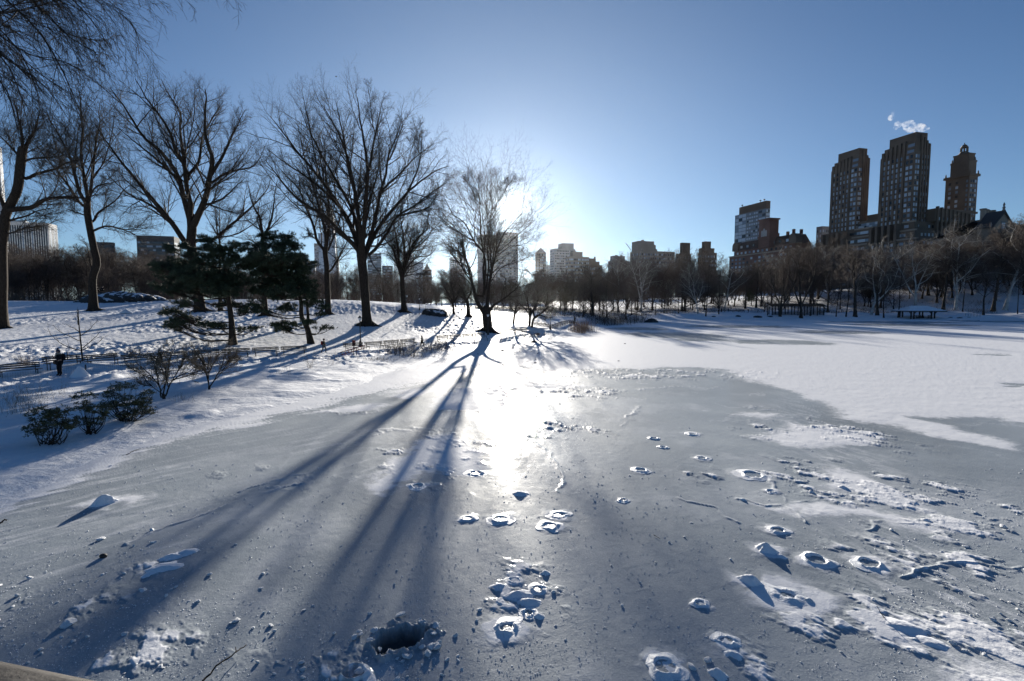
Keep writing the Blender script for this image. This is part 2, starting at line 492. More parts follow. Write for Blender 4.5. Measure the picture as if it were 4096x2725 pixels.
CRUST = [(2080, 1150, 180, 60, 1), (2200, 1200, 130, 55, .8), (2100, 1300, 150, 70, .6), (2060, 1450, 200, 80, .9), (2310, 1480, 200, 110, 1), (1900, 1100, 140, 45, .7), (850, 1540, 200, 50, .65),
         (1190, 1370, 80, 70, 1), (1180, 1470, 70, 60, .8), (330, 1500, 260, 80, .3), (130, 1400, 220, 70, .25), (1680, 1520, 80, 60, .8), (1820, 1380, 110, 60, .6), (1000, 1050, 120, 60, .5), (600, 1100, 160, 40, .2),
         (380, 1300, 90, 30, .35), (1880, 1000, 140, 35, .6), (1250, 900, 160, 25, .45), (1500, 860, 260, 14, .5), (1280, 985, 90, 25, .6), (1590, 1090, 60, 20, .5), (2250, 1330, 160, 90, .5)]
cols = np.arange(-420, 4560, 3.2)
rows = np.concatenate([np.arange(1233, 1300, 1.6), np.arange(1300, 2900, 2.8)])
PX, PY = np.meshgrid(cols, rows)
aa, bb = (PX-CX)/F, (CY-PY)/F
ry_, rz_ = math.cos(TH)+bb*math.sin(TH), -math.sin(TH)+bb*math.cos(TH)
tt_ = -H/rz_
IX, IY = aa*tt_, ry_*tt_
sc_ = .02*IY + .08
jx = (fbm(IX*.45, IY*.45, 4, 61) - .5); jy = (fbm(IX*.45, IY*.45, 4, 71) - .5)
jx2 = (fbm(IX*2.2, IY*2.2, 3, 63) - .5)
wx, wy = IX + jx*(1.2+.03*IY) + jx2*.3, IY + jy*(1.4+.05*IY) + jx2*.3
s = -sdist(wx, wy, poly_w(BARE)) / (sc_*2.2)
s = s + np.clip(-(IX+2)/3, 0, 1)*(.6*fbm((IX*.66+IY*.75)/1.6, (-IX*.75+IY*.66)/.22, 4, 81)+.4*fbm((IX*.66+IY*.75)/.5, (-IX*.75+IY*.66)/.07, 4, 82)-.5)*2.6*np.exp(-np.abs(s)*.35)
snow = np.clip(s, -1, 1)
for p in WHITE:
    q = sdist(wx, wy, poly_w(p)) / (sc_*2.0)
    snow = np.maximum(snow, np.clip(q, -1, 1))
for x, y, a, b_ in SWEPT:
    c0 = flat(x*K, y*K); ax = a*K/F*c0[1]; c1 = flat(x*K, (y-b_)*K); c2 = flat(x*K, (y+b_)*K)
    by_ = (c1[1]-c2[1])/2
    e = 1 - np.hypot((wx-c0[0])/ax, (wy-c0[1])/by_)
    snow = np.minimum(snow, np.clip(-e*1.6, -1, 1))
ring_frost = np.zeros(IX.shape)
for rx_, ry2, w_, lab_, ra_ in RINGS + [(1812, 1372, 75, '', 1), (1166, 1448, 50, '', 1), (1768, 1268, 36, '', 1), (1725, 1340, 34, '', 1)]:
    c0 = flat(rx_*K, ry2*K); R0 = w_*K/F*c0[1]
    near_ = (np.abs(IX-c0[0]) < 3*R0) & (np.abs(IY-c0[1]) < 3*R0)
    q = np.hypot(IX-c0[0], IY-c0[1])/R0 + 1.5*(fbm(IX/R0*.9, IY/R0*.9, 3, int(rx_)) - .5)
    if w_ >= 14:
        snow = np.where(near_, np.maximum(snow, np.clip((.95-q)*1.6, -1, .35)), snow)
    ring_frost = np.maximum(ring_frost, np.where(near_, np.clip(1.9-q, 0, .8), 0))
wc = np.zeros(IX.shape)
for x, y, a, b_, w_ in CRUST:
    c0 = flat(x*K, y*K); ax = a*K/F*c0[1]; ay_ = (flat(x*K, (y-b_*.8)*K)[1]-flat(x*K, (y+b_)*K)[1])/2
    wc = np.maximum(wc, w_*np.exp(-((IX-c0[0])/ax)**2 - ((IY-c0[1])/ay_)**2))
crn = fbm(IX*1.5+.5*IY, IY*1.1, 5, 141, .62)
crust = np.clip((crn - .64 + .24*wc)*7, 0, 1)*np.clip(wc*4, 0, 1)
snow = np.maximum(snow, crust*1.5-1)
# wind-blown streaks of frost: they run away from the bridge to the left, along the band to the right
def streak(dx, dy, ls, ss, seed):
    u, v = IX*dx + IY*dy, -IX*dy + IY*dx
    return fbm(u/ls, v/ss, 4, seed)
st_l = .6*streak(.66, .75, 1.6, .22, 81) + .4*streak(.66, .75, .5, .07, 82)
st_r = .55*streak(-.33, .94, .8, .28, 85) + .45*streak(-.33, .94, .3, .09, 86)
wl = np.clip(-(IX + 1.0)/3, 0, 1); wr = np.clip((IX - 4)/2, 0, 1)
spread = np.clip(1.2 - IY/34, 0, 1)
frost = np.clip((st_l - .50)*5, 0, 1)*wl*np.clip(fbm(IX*.25, IY*.25, 2, 87)*2-.55, 0, 1) \
    + np.clip((st_r - .50)*6, 0, 1)*wr*np.exp(-((IX - (4.2+.42*IY))/1.6)**2)*1.3
frost = np.maximum(frost*spread, ring_frost*np.clip(fbm(IX*4, IY*4, 4, 151)*2.4-.75, 0, 1))
frost = np.maximum(frost, np.clip(wc*1.2, 0, 1)*np.clip(fbm(IX*2.2+IY, IY*1.6, 5, 153, .62)*4-1.9, 0, .9))
CRACKS = [[(700, 940), (780, 953), (860, 951), (905, 944)], [(1430, 981), (1475, 934)], [(1105, 949), (1180, 945), (1260, 956)], [(1705, 1152), (1760, 1161), (1840, 1158), (1905, 1150)], [(1750, 1086), (1800, 1138), (1828, 1180), (1852, 1203)],
          [(1300, 906), (1420, 900), (1560, 891), (1660, 893)], [(1990, 1216), (2012, 1200), (2100, 1206)], [(560, 1130), (640, 1102), (730, 1085)], [(1222, 955), (1300, 986), (1342, 985)], [(1215, 1010), (1270, 1050), (1300, 1090), (1290, 1130)],
          [(1560, 1150), (1650, 1170), (1700, 1200)], [(820, 1010), (900, 985), (980, 990)], [(1700, 935), (1800, 948), (1900, 975)], [(300, 1250), (420, 1200), (560, 1150), (700, 1110)], [(2080, 1330), (2200, 1300), (2357, 1310)]]
crack = np.zeros(IX.shape)
wj = fbm(IX*1.6, IY*1.6, 3, 161)-.5; wj2 = fbm(IX*1.6+40, IY*1.6, 3, 163)-.5
for pl_ in CRACKS:
    W_ = [flat(x*K, y*K)[:2] for x, y in pl_]
    for (ax, ay), (bx, by) in zip(W_[:-1], W_[1:]):
        xx, yy = IX+wj*.035*IY, IY+wj2*.05*IY
        tq = np.clip(((xx-ax)*(bx-ax)+(yy-ay)*(by-ay))/((bx-ax)**2+(by-ay)**2), 0, 1)
        crack = np.maximum(crack, np.exp(-((xx-ax-tq*(bx-ax))**2+(yy-ay-tq*(by-ay))**2)/(.0030*IY+.012)**2))
crack = crack*np.clip(fbm(IX*1.1, IY*1.1, 3, 165)*3-.7, 0, 1)
frost = np.maximum(frost, crack)
frost = np.maximum(frost, .5*np.clip(fbm(IX*.35, IY*.3, 5, 155, .6)*5-2.6, 0, 1))
swirl = np.clip((np.abs(fbm(IX*.5, IY*.4, 4, 91)-.5) < .018).astype(float)*np.clip(IY/22-.4, 0, 1), 0, 1)
frost = np.clip(frost + .55*swirl*(fbm(IX*.2, IY*.2, 2, 95) > .5), 0, 1)
snow_att = np.clip(snow, -1, 1)
# relief
smk = np.clip(snow*.5+.5, 0, 1)
z = smk*(.012 + .016*fbm(IX*2.5, IY*2.5, 4, 101) + .010*np.clip(IY/30, 0, 1)*fbm(IX*.5, IY*.9, 3, 103))
z += crust*(.016 + .05*np.clip(fbm(IX*6, IY*5, 4, 143)-.45, 0, 1))*np.clip(IY/14, .6, 2)
z += crack*.022
z += np.clip(frost, 0, 1)*.006*fbm(IX*9, IY*9, 2, 105)
ripple = streak(.95, .3, .55, .09, 107) - .5
z += (1-smk)*(.0018*ripple + .009*(fbm(IX*.9, IY*.9, 3, 111)-.5) + .0035*(fbm(IX*5, IY*5, 2, 113)-.5)) * np.clip(1.6-IY/30, .2, 1)
# frozen-over swells in the middle of the lake where the sun glints
rough_mid = np.exp(-((IX-.4)/2.2)**2) * np.clip((IY-8)/6, 0, 1)
z += rough_mid*(1-smk)*.012*(np.abs(fbm(IX*1.4, IY*1.0, 3, 117)-.5)*2 - .3)
# the hole broken into the ice close to the bridge
HOLE = flat(922*K, 1472*K)
hx, hy = (IX-HOLE[0]), (IY-HOLE[1])
ht = .5
hu, hv = hx*math.cos(ht)+hy*math.sin(ht), -hx*math.sin(ht)+hy*math.cos(ht)
hr = np.hypot(hu/.37, hv/.27) * (1 + .95*(fbm(IX*4.5, IY*4.5, 4, 131)-.5))
z = np.where(hr < 1.0, -.26*np.clip((1-hr)/.30, 0, 1)**.7 + .06*fbm(IX*6, IY*6, 3, 133)*np.clip((1-hr)/.3, 0, 1) + .03*(1-hr), z + .11*np.exp(-((hr-1.15)/.16)**2)*fbm(IX*9, IY*9, 3, 137))
HOLE2 = flat(628*K*1.0 + 600, 1545*K) * 0 + flat(815*K, 1555*K)
h2 = np.hypot((IX-HOLE2[0])/.16, (IY-HOLE2[1])/.12)*(1+.5*(fbm(IX*7, IY*7, 2, 135)-.5))
z = np.where(h2 < 1, -.16, z + .05*np.exp(-((h2-1.2)/.2)**2))
keep = (height(IX[::4, ::4], IY[::4, ::4]) < .6)
keep = np.kron(keep, np.ones((4, 4), bool))[:IX.shape[0], :IX.shape[1]]
V = np.stack([IX, IY, z], -1).reshape(-1, 3)
I = np.arange(V.shape[0]).reshape(IX.shape)
kq = keep[:-1, :-1]
Q = np.stack([I[:-1, :-1], I[1:, :-1], I[1:, 1:], I[:-1, 1:]], -1)[kq]
used = np.zeros(len(V), bool); used[Q.ravel()] = True
remap = np.cumsum(used)-1
att = snow_att.reshape(-1)[used]
hole_att = np.clip(1.4-np.minimum(hr, h2+.25), 0, 1).reshape(-1)[used]
me = fast_mesh('lake_ice', V[used], remap[Q], smooth=True)
frost_att = frost.reshape(-1)[used]
gloss_att = (.12+.88*np.exp(-((IX+.1)/2.6)**2-((IY-21)/13)**2)).reshape(-1)[used]
for nm, data in (('snow_cover', att), ('slush', hole_att), ('frost', frost_att), ('gloss', gloss_att)):
    a_ = me.attributes.new(nm, 'FLOAT', 'POINT')
    a_.data.foreach_set('value', np.ascontiguousarray(data, dtype=np.float32))
m, t, b = new_mat('lake_ice', (.3, .34, .38), .3, ior=1.31)
L = t.links.new
atn = t.nodes.new('ShaderNodeAttribute'); atn.attribute_name = 'snow_cover'
ath = t.nodes.new('ShaderNodeAttribute'); ath.attribute_name = 'slush'
def tm(op, a, b_=None, c=None, clamp=False):
    n = t.nodes.new('ShaderNodeMath'); n.operation = op; n.use_clamp = clamp
    for i, v in enumerate((a, b_, c)):
        if v is None: continue
        if isinstance(v, (int, float)): n.inputs[i].default_value = v
        else: L(v, n.inputs[i])
    return n.outputs[0]
nb_ = noise_tex(t, 3.2, 8, .68)
nbig = noise_tex(t, .16, 4, .5)
nfine = noise_tex(t, 26, 4, .6)
edge = tm('ADD', atn.outputs['Fac'], tm('MULTIPLY', tm('SUBTRACT', nb_.outputs['Fac'], .5), 1.5))
mask = t.nodes.new('ShaderNodeMapRange'); mask.interpolation_type = 'SMOOTHSTEP'
mask.inputs['From Min'].default_value = -.30; mask.inputs['From Max'].default_value = .42
L(edge, mask.inputs['Value'])
ice_c = ramp(t, nbig.outputs['Fac'], [(.3, (.27, .305, .335)), (.55, (.36, .40, .43)), (.75, (.44, .48, .50))])
dust = tm('MULTIPLY', tm('SUBTRACT', nfine.outputs['Fac'], .53, clamp=True), 2.4)
ice2 = t.nodes.new('ShaderNodeMix'); ice2.data_type = 'RGBA'
atf = t.nodes.new('ShaderNodeAttribute'); atf.attribute_name = 'frost'
L(tm('ADD', dust, tm('MULTIPLY', atf.outputs['Fac'], tm('MULTIPLY', nb_.outputs['Fac'], 1.5)), clamp=True), ice2.inputs['Factor']); L(ice_c.outputs[0], ice2.inputs[6]); ice2.inputs[7].default_value = (.66, .68, .70, 1)
colm = t.nodes.new('ShaderNodeMix'); colm.data_type = 'RGBA'
L(mask.outputs[0], colm.inputs['Factor']); L(ice2.outputs[2], colm.inputs[6]); colm.inputs[7].default_value = (.86, .87, .89, 1)
slm = t.nodes.new('ShaderNodeMix'); slm.data_type = 'RGBA'
L(tm('SUBTRACT', tm('MULTIPLY', ath.outputs['Fac'], 3.2), 1.0, clamp=True), slm.inputs['Factor']); L(colm.outputs[2], slm.inputs[6]); slm.inputs[7].default_value = (.08, .095, .10, 1)
L(slm.outputs[2], b.inputs['Base Color'])
rg = t.nodes.new('ShaderNodeMapRange')
L(mask.outputs[0], rg.inputs['Value']); rg.inputs['To Min'].default_value = .55; rg.inputs['To Max'].default_value = .7
atg = t.nodes.new('ShaderNodeAttribute'); atg.attribute_name = 'gloss'
L(tm('MULTIPLY', tm('SUBTRACT', 1.0, mask.outputs[0], clamp=True), tm('MULTIPLY', atg.outputs['Fac'], .8)), b.inputs['Coat Weight'])
b.inputs['Specular IOR Level'].default_value = .05
b.inputs['Coat Roughness'].default_value = .085; b.inputs['Coat IOR'].default_value = 1.31
L(tm('ADD', rg.outputs[0], tm('MULTIPLY', tm('SUBTRACT', nb_.outputs['Fac'], .5), .25)), b.inputs['Roughness'])
bp = t.nodes.new('ShaderNodeBump'); bp.inputs['Distance'].default_value = .012; bp.inputs['Strength'].default_value = .7
nrip = noise_tex(t, 5.0, 7, .65, stretch=(1, .75, 1), rot=(0, 0, .5))
L(tm('ADD', nrip.outputs['Fac'], tm('MULTIPLY', nfine.outputs['Fac'], .6)), bp.inputs['Height'])
L(bp.outputs[0], b.inputs['Normal'])
bp2 = t.nodes.new('ShaderNodeBump'); bp2.inputs['Distance'].default_value = .006; bp2.inputs['Strength'].default_value = .8
L(nrip.outputs['Fac'], bp2.inputs['Height']); L(bp2.outputs[0], b.inputs['Coat Normal'])
me.materials.append(m)
M['ice'] = m
o = link('lake_ice', me); setp(o, kind='structure')
del V, Q, IX, IY, PX, PY, z, wx, wy, s, snow, frost, st_l, st_r
# ------------------------------------------------------------------ branching
def resample(P, R, k):
    """smooth polyline through points (m,3) -> k points"""
    P = np.asarray(P, float); R = np.asarray(R, float)
    m_ = len(P)
    Pe = np.vstack([2*P[0]-P[1], P, 2*P[-1]-P[-2]])
    u = np.linspace(0, m_-1-1e-6, k*4)
    i = np.floor(u).astype(int); f = (u-i)[:, None]
    a, b, c, d = Pe[i], Pe[i+1], Pe[i+2], Pe[i+3]
    C = .5*((2*b) + (-a+c)*f + (2*a-5*b+4*c-d)*f**2 + (-a+3*b-3*c+d)*f**3)
    Rr = np.interp(u, np.arange(m_), R)
    L = np.concatenate([[0], np.cumsum(np.linalg.norm(np.diff(C, axis=0), axis=1))])
    q = np.linspace(0, L[-1], k)
    return np.stack([np.interp(q, L, C[:, j]) for j in range(3)], 1), np.interp(q, L, Rr)

def spawn(rng, P, R, m, t0, t1, ang, asd, lf, ldec, k, up, wig, rr, rtip, hang=0.0):
    n, kp, _ = P.shape
    seg = np.diff(P, axis=1)
    Ls = np.linalg.norm(seg, axis=2).sum(1)
    tq = t0 + (t1-t0)*((np.arange(m)[None]+rng.random((n, m)))/m)
    idx = tq*(kp-1); i = np.clip(np.floor(idx).astype(int), 0, kp-2); f = idx-i
    ar = np.arange(n)[:, None]
    pos = P[ar, i]*(1-f)[..., None] + P[ar, i+1]*f[..., None]
    tan = nrm(seg[ar, i])
    rad = R[ar, i]*(1-f) + R[ar, i+1]*f
    L = Ls[:, None]*lf*(1-ldec*tq)*rng.uniform(.6, 1.3, (n, m))
    az = np.arange(m)[None]*2.4 + rng.random((n, 1))*6.28 + rng.normal(0, .5, (n, m))
    ref = np.where(np.abs(tan[..., 2:3]) < .85, np.array([0, 0, 1.0]), np.array([1.0, 0, 0]))
    u = nrm(np.cross(tan, ref)); v = np.cross(tan, u)
    a = np.radians(rng.normal(ang, asd, (n, m)))[..., None]
    d = np.cos(a)*tan + np.sin(a)*(u*np.cos(az)[..., None] + v*np.sin(az)[..., None])
    N = n*m
    d = d.reshape(N, 3); p = pos.reshape(N, 3); L = L.reshape(N); rad = rad.reshape(N)
    out = np.empty((N, k, 3)); out[:, 0] = p
    st = (L/(k-1))[:, None]
    for j in range(1, k):
        d = nrm(d + rng.normal(0, wig, (N, 3)) + np.array([0, 0, up - hang*j/k]))
        p = p + d*st
        out[:, j] = p
    r0 = np.maximum(rad*rr, rtip)
    r0 = np.minimum(r0, np.maximum(L*.014, rtip))
    s = np.linspace(0, 1, k)[None]
    return out, r0[:, None]*(1-s)**.8 + rtip*s

def bare_mesh(levels, name, mat):
    Vs, Qs, c = [], [], 0
    for P, R, sd_ in levels:
        V, Q = tubes(P, R, sd_)
        Vs.append(V); Qs.append(Q+c); c += len(V)
    return fast_mesh(name, np.concatenate(Vs), np.concatenate(Qs), mat=mat, smooth=True)

def hero(name, trunk, limbs, label, cat='tree', group=None, seed=0, w0=36, wt=22, spread=.45, lv=((16, .40, 38), (11, .48, 42), (8, .5, 44)), up=.05,
         rtip=.0042, mats=('bark', 'twig'), flare=1.6, roots=7, hang=0.0, wig=.13, extra=5, wk=1.0, origin=None, t0=.12, snow_cap=False):
    """trunk, limbs: (x, y) polylines in photograph pixels; the tree stands where its foot meets the ground"""
    rng = np.random.default_rng(seed)
    base = gnd(*trunk[0]) if origin is None else np.asarray(origin, float)
    d0 = base[1]; s = d0/F
    pts = {}
    allp, ally, allr = [], [], []
    def put(poly, dys, ws):
        P = np.array([at(x, y, d0+dy) for (x, y), dy in zip(poly, dys)])
        return P, np.asarray(ws)*s/2
    tp, tr = put(trunk, [0]*len(trunk), np.linspace(w0, wt, len(trunk)))
    tp[0] = base + np.array([0, 0, -.15])
    TP, TR = resample(tp, tr, 22)
    hgt = np.linspace(0, 1, 22)
    TR = TR*(1 + (flare-1)*(.75*np.exp(-hgt*16) + .25*np.exp(-hgt*6)))
    tip_d = nrm(TP[-1]-TP[-3])
    TPx = np.vstack([TP] + [TP[-1] + tip_d*TR[-1]*f_ for f_ in (.5, .9, 1.1)]); TRx = np.concatenate([TR, TR[-1]*np.array([.85, .5, .05])])
    px_pts = [(x, y, 0.0, w) for (x, y), w in zip(trunk, np.linspace(w0, wt, len(trunk)))]
    LP, LR = [], []
    for q, lm in enumerate(limbs):
        poly = list(lm); w = None
        if isinstance(poly[0], (int, float)): w = poly.pop(0)
        x0, y0 = poly[0]
        j = min(range(len(px_pts)), key=lambda i: (px_pts[i][0]-x0)**2 + (px_pts[i][1]-y0)**2)
        dy0 = px_pts[j][2]; wj = px_pts[j][3]*.72
        if (px_pts[j][0]-x0)**2 + (px_pts[j][1]-y0)**2 > 64:
            poly = [px_pts[j][:2]] + poly
        jt = len(trunk)-1
        if math.hypot(px_pts[jt][0]-poly[0][0], px_pts[jt][1]-poly[0][1]) < 1.6*px_pts[jt][3]:
            j = jt; dy0 = 0.0
            t0_ = px_pts[jt-1]; f_ = min(.95, 1.7*px_pts[jt][3]/max(1, math.hypot(t0_[0]-px_pts[jt][0], t0_[1]-px_pts[jt][1])))
            poly = [(px_pts[jt][0]*(1-f_)+t0_[0]*f_, px_pts[jt][1]*(1-f_)+t0_[1]*f_)] + (poly if poly[0] != px_pts[jt][:2] else poly[1:])
        w = w or max(wj, 3.0)
        w = min(w, px_pts[j][3]*.95)
        ln = np.concatenate([[0], np.cumsum([math.hypot(b[0]-a[0], b[1]-a[1]) for a, b in zip(poly[:-1], poly[1:])])])
        sl = (rng.uniform(.15, 1)*spread)*(1 if (q % 2) else -1)
        dys = dy0 + sl*s*ln*(1-.25*ln/ln[-1])
        ws = wk*(w*(1-ln/ln[-1])**.95*.92 + max(1.0, .10*w))
        P, Rr = put(poly, dys, ws)
        P, Rr = resample(P, Rr, 18)
        P[1:-1] += rng.normal(0, .05*s*18, (16, 3))*np.linspace(.4, 1, 16)[:, None]
        LP.append(P); LR.append(Rr)
        px_pts += [(x, y, dy, w_) for (x, y), dy, w_ in zip(poly, dys, ws)]
    LP, LR = np.array(LP), np.array(LR)
    # limbs that lean to and from the viewer, found between the traced ones
    if extra:
        P, Rr = spawn(rng, LP, LR, max(1, extra*2//len(LP)+1), .15, .6, 34, 8, .6, .3, 18, .03, .05, .5, .02)
        LP = np.concatenate([LP, P]); LR = np.concatenate([LR, Rr])
    root = empty(name, base, label, cat, group)
    V, Q = [], []
    mb = MB()
    v, q = tubes(TPx[None]-base, TRx[None], 14); mb.add(v, q)
    v, q = tubes(LP-base, LR, 8); mb.add(v, q)
    for r_ in range(roots):
        a = 2*PI*r_/roots + rng.uniform(-.4, .4)
        rad = TR[0]*rng.uniform(.75, 1.25)
        e = np.array([math.cos(a), math.sin(a)])
        ps = []
        for f_ in (0.25, .8, 1.25, 1.9):
            x_, y_ = base[0]+e[0]*rad*f_, base[1]+e[1]*rad*f_
            ps.append((x_-base[0], y_-base[1], max(height(x_, y_)[0], 0)-base[2] + (.5*TR[0] if f_ < .5 else .16*TR[0] if f_ < 1 else 0 if f_ < 1.5 else -.12)))
        v, q = tubes(*[w_[None] for w_ in resample(ps, TR[0]*np.array([.36, .24, .15, .05]), 8)], 7); mb.add(v, q)
    mb.obj('trunk', M[mats[0]], root, smooth=True)
    lev = []
    P, Rr = LP, LR
    ks = (8, 6, 4, 3); sides = (5, 4, 3, 3)
    for i, (m_, lf, ag) in enumerate(lv):
        P, Rr = spawn(rng, P, Rr, m_, t0 if i == 0 else .15, 1.0, ag, 10, lf, .45 if i == 0 else .35, ks[i], up, wig, .55, rtip, hang)
        lev.append((P, Rr, sides[i]))
    link('crown', bare_mesh([(p-base, r, sd_) for p, r, sd_ in lev], 'crown', M[mats[1]]), root)
    return root

def Z(ox, oy, sc, pts):
    return [(ox + x/sc, oy + y/sc) for x, y in pts]
c1 = lambda *p: Z(0, 200, 2, p)
c2 = lambda *p: Z(1000, 320, 2, p)
z3 = lambda *p: Z(400, 600, 2, p)
z4 = lambda *p: Z(1650, 640, 4, p)
z5 = lambda *p: Z(1650, 980, 4, p)
z6 = lambda *p: Z(0, 800, 4, p)
q1 = lambda *p: Z(1200, 820, 4, p)

# the great bare trees on the slope
hero('elm_tree', [(801, 1246), (795, 1190), (780, 1090), (765, 975), (768, 915), (765, 868)], [
    [22] + c1((1500, 1560), (1350, 1350), (1220, 1200), (1090, 1040), (990, 920), (900, 800), (830, 700), (760, 600)),
    [14] + c1((1400, 1400), (1220, 1250), (1040, 1160), (960, 1090), (840, 980)),
    [22] + c1((1510, 1330), (1460, 1150), (1420, 1000), (1300, 830), (1150, 700), (1060, 560), (970, 420), (880, 300)),
    [13] + c1((1440, 1050), (1280, 900), (1120, 770), (1010, 680), (930, 600)),
    [20] + c1((1530, 1250), (1490, 1080), (1470, 900), (1400, 800), (1370, 680), (1290, 540), (1180, 400), (1110, 280), (1080, 230)),
    [14] + c1((1500, 1040), (1470, 880), (1440, 640), (1440, 500), (1340, 340), (1290, 230)),
    [26] + c1((1560, 1380), (1640, 1200), (1680, 1000), (1700, 850), (1640, 680), (1650, 400), (1640, 310)),
    [13] + c1((1510, 1000), (1590, 890), (1620, 700), (1690, 560), (1740, 480), (1790, 410)),
    [13] + c1((1690, 1000), (1780, 850), (1850, 700), (1920, 560), (1960, 480)),
    [12] + c1((1680, 1070), (1800, 990), (1950, 950), (2040, 920), (2120, 780)),
    [11] + c1((1640, 1240), (1780, 1190), (1900, 1080), (1960, 1020)),
    [15] + c1((1590, 1520), (1700, 1520), (1850, 1400), (2040, 1230), (2130, 1130), (2180, 1010)),
    [7] + c1((1650, 1230), (1830, 1290), (1960, 1300)),
    [9] + c1((1540, 1300), (1570, 1190), (1650, 1110), (1800, 1020))],
    'tall spreading bare elm on the snowy slope behind the pines', seed=3, w0=34, wt=33)

hero('elm_tree', [(374, 1243), (372, 1187), (371, 1112), (388, 1055), (376, 995), (362, 925), (351, 862), (349, 800)], [
    [15] + c1((690, 1220), (640, 1150), (600, 1000), (560, 850), (480, 700), (400, 560), (330, 450)),
    [12] + c1((650, 1240), (530, 1060), (400, 900), (300, 780), (200, 700)),
    [15] + c1((700, 1180), (670, 1000), (650, 850), (660, 650), (650, 500), (640, 350), (620, 300)),
    [14] + c1((720, 1150), (740, 1000), (760, 830), (770, 680), (800, 600), (790, 480), (810, 400)),
    [8] + c1((730, 1160), (780, 1090), (900, 1060), (980, 1040)),
    [11] + c1((740, 1380), (790, 1300), (920, 1210), (1010, 1100), (1070, 1075)),
    [9] + c1((740, 1450), (850, 1410), (960, 1430), (1080, 1480), (1150, 1550)),
    [6] + c1((660, 1240), (560, 1190), (440, 1200)),
    [6] + c1((670, 1320), (530, 1270)),
    [8] + z6((1480, 1180), (1440, 950), (1380, 700), (1330, 660))],
    'bare tree with a crooked swollen trunk beside the dark rock outcrop', seed=7, w0=27, wt=23)

hero('elm_tree', [(4, 1312), (6, 1200), (9, 1125), (8, 975), (18, 912), (25, 850), (68, 765), (80, 675), (90, 600)], [
    [18] + c1((180, 800), (230, 720), (280, 650), (300, 560), (330, 470)),
    [10] + c1((150, 850), (60, 750), (0, 690), (-80, 640)),
    [14] + c1((180, 780), (170, 650), (130, 480), (100, 360)),
    [16] + c1((190, 1030), (300, 990), (450, 950), (540, 900), (660, 880)),
    [22] + c1((80, 1280), (250, 1260), (350, 1200), (450, 1180), (620, 1180), (740, 1210)),
    [10] + c1((70, 1370), (200, 1330), (330, 1280), (480, 1260)),
    [7] + c1((70, 1470), (190, 1430), (380, 1400), (460, 1330)),
    [9] + c1((180, 900), (260, 870), (480, 850), (560, 800)),
    [16] + c1((30, 1250), (0, 1170), (-60, 1080), (-120, 960))],
    'dark leaning tree cut by the left edge with long level limbs', seed=11, w0=33, wt=30, flare=1.7)

hero('elm_tree', [(1060, 1262), (1056, 1150), (1052, 975)], [
    [14] + z3((1300, 720), (1280, 560), (1220, 430), (1200, 340), (1180, 260)),
    [13] + z3((1310, 700), (1370, 560), (1390, 430), (1400, 330), (1420, 240)),
    [7] + z3((1290, 650), (1180, 560), (1120, 470)),
    [7] + z3((1340, 650), (1450, 530), (1530, 470)),
    [6] + z3((1300, 780), (1200, 720), (1130, 700))],
    'slim forked bare tree rising behind the top of the second pine', seed=13, w0=22, wt=16, lv=((11, .3, 42), (7, .45, 42), (5, .5, 42)), extra=4)

hero('elm_tree', [(882, 1240), (880, 1100), (879, 985)], [
    [8] + z3((960, 760), (930, 600), (920, 490)),
    [6] + z3((950, 700), (880, 580), (840, 500)),
    [6] + z3((955, 720), (1010, 620), (1050, 560))],
    'small thin bare tree behind the first pine, left of the forked one', seed=14, w0=14, wt=9, lv=((11, .34, 42), (7, .45, 42), (5, .5, 42)), extra=3, roots=0)

hero('elm_tree', [(1313, 1258), (1310, 1160), (1307, 1070), (1300, 1008)], [
    [13] + c2((600, 1370), (540, 1290), (500, 1150), (440, 1000), (390, 870), (300, 780), (200, 660)),
    [14] + c2((610, 1350), (600, 1200), (560, 1050), (520, 900), (470, 740), (430, 600), (400, 450), (380, 330)),
    [14] + c2((610, 1330), (630, 1180), (630, 1000), (610, 820), (600, 600), (580, 440)),
    [10] + c2((620, 1370), (680, 1230), (720, 1100), (740, 1000), (790, 880)),
    [10] + c2((640, 1530), (700, 1440), (760, 1330), (800, 1240)),
    [5] + c2((540, 1280), (480, 1250), (420, 1260))],
    'slender bare elm just right of the pines, before the pale tower', seed=17, w0=21, wt=19)

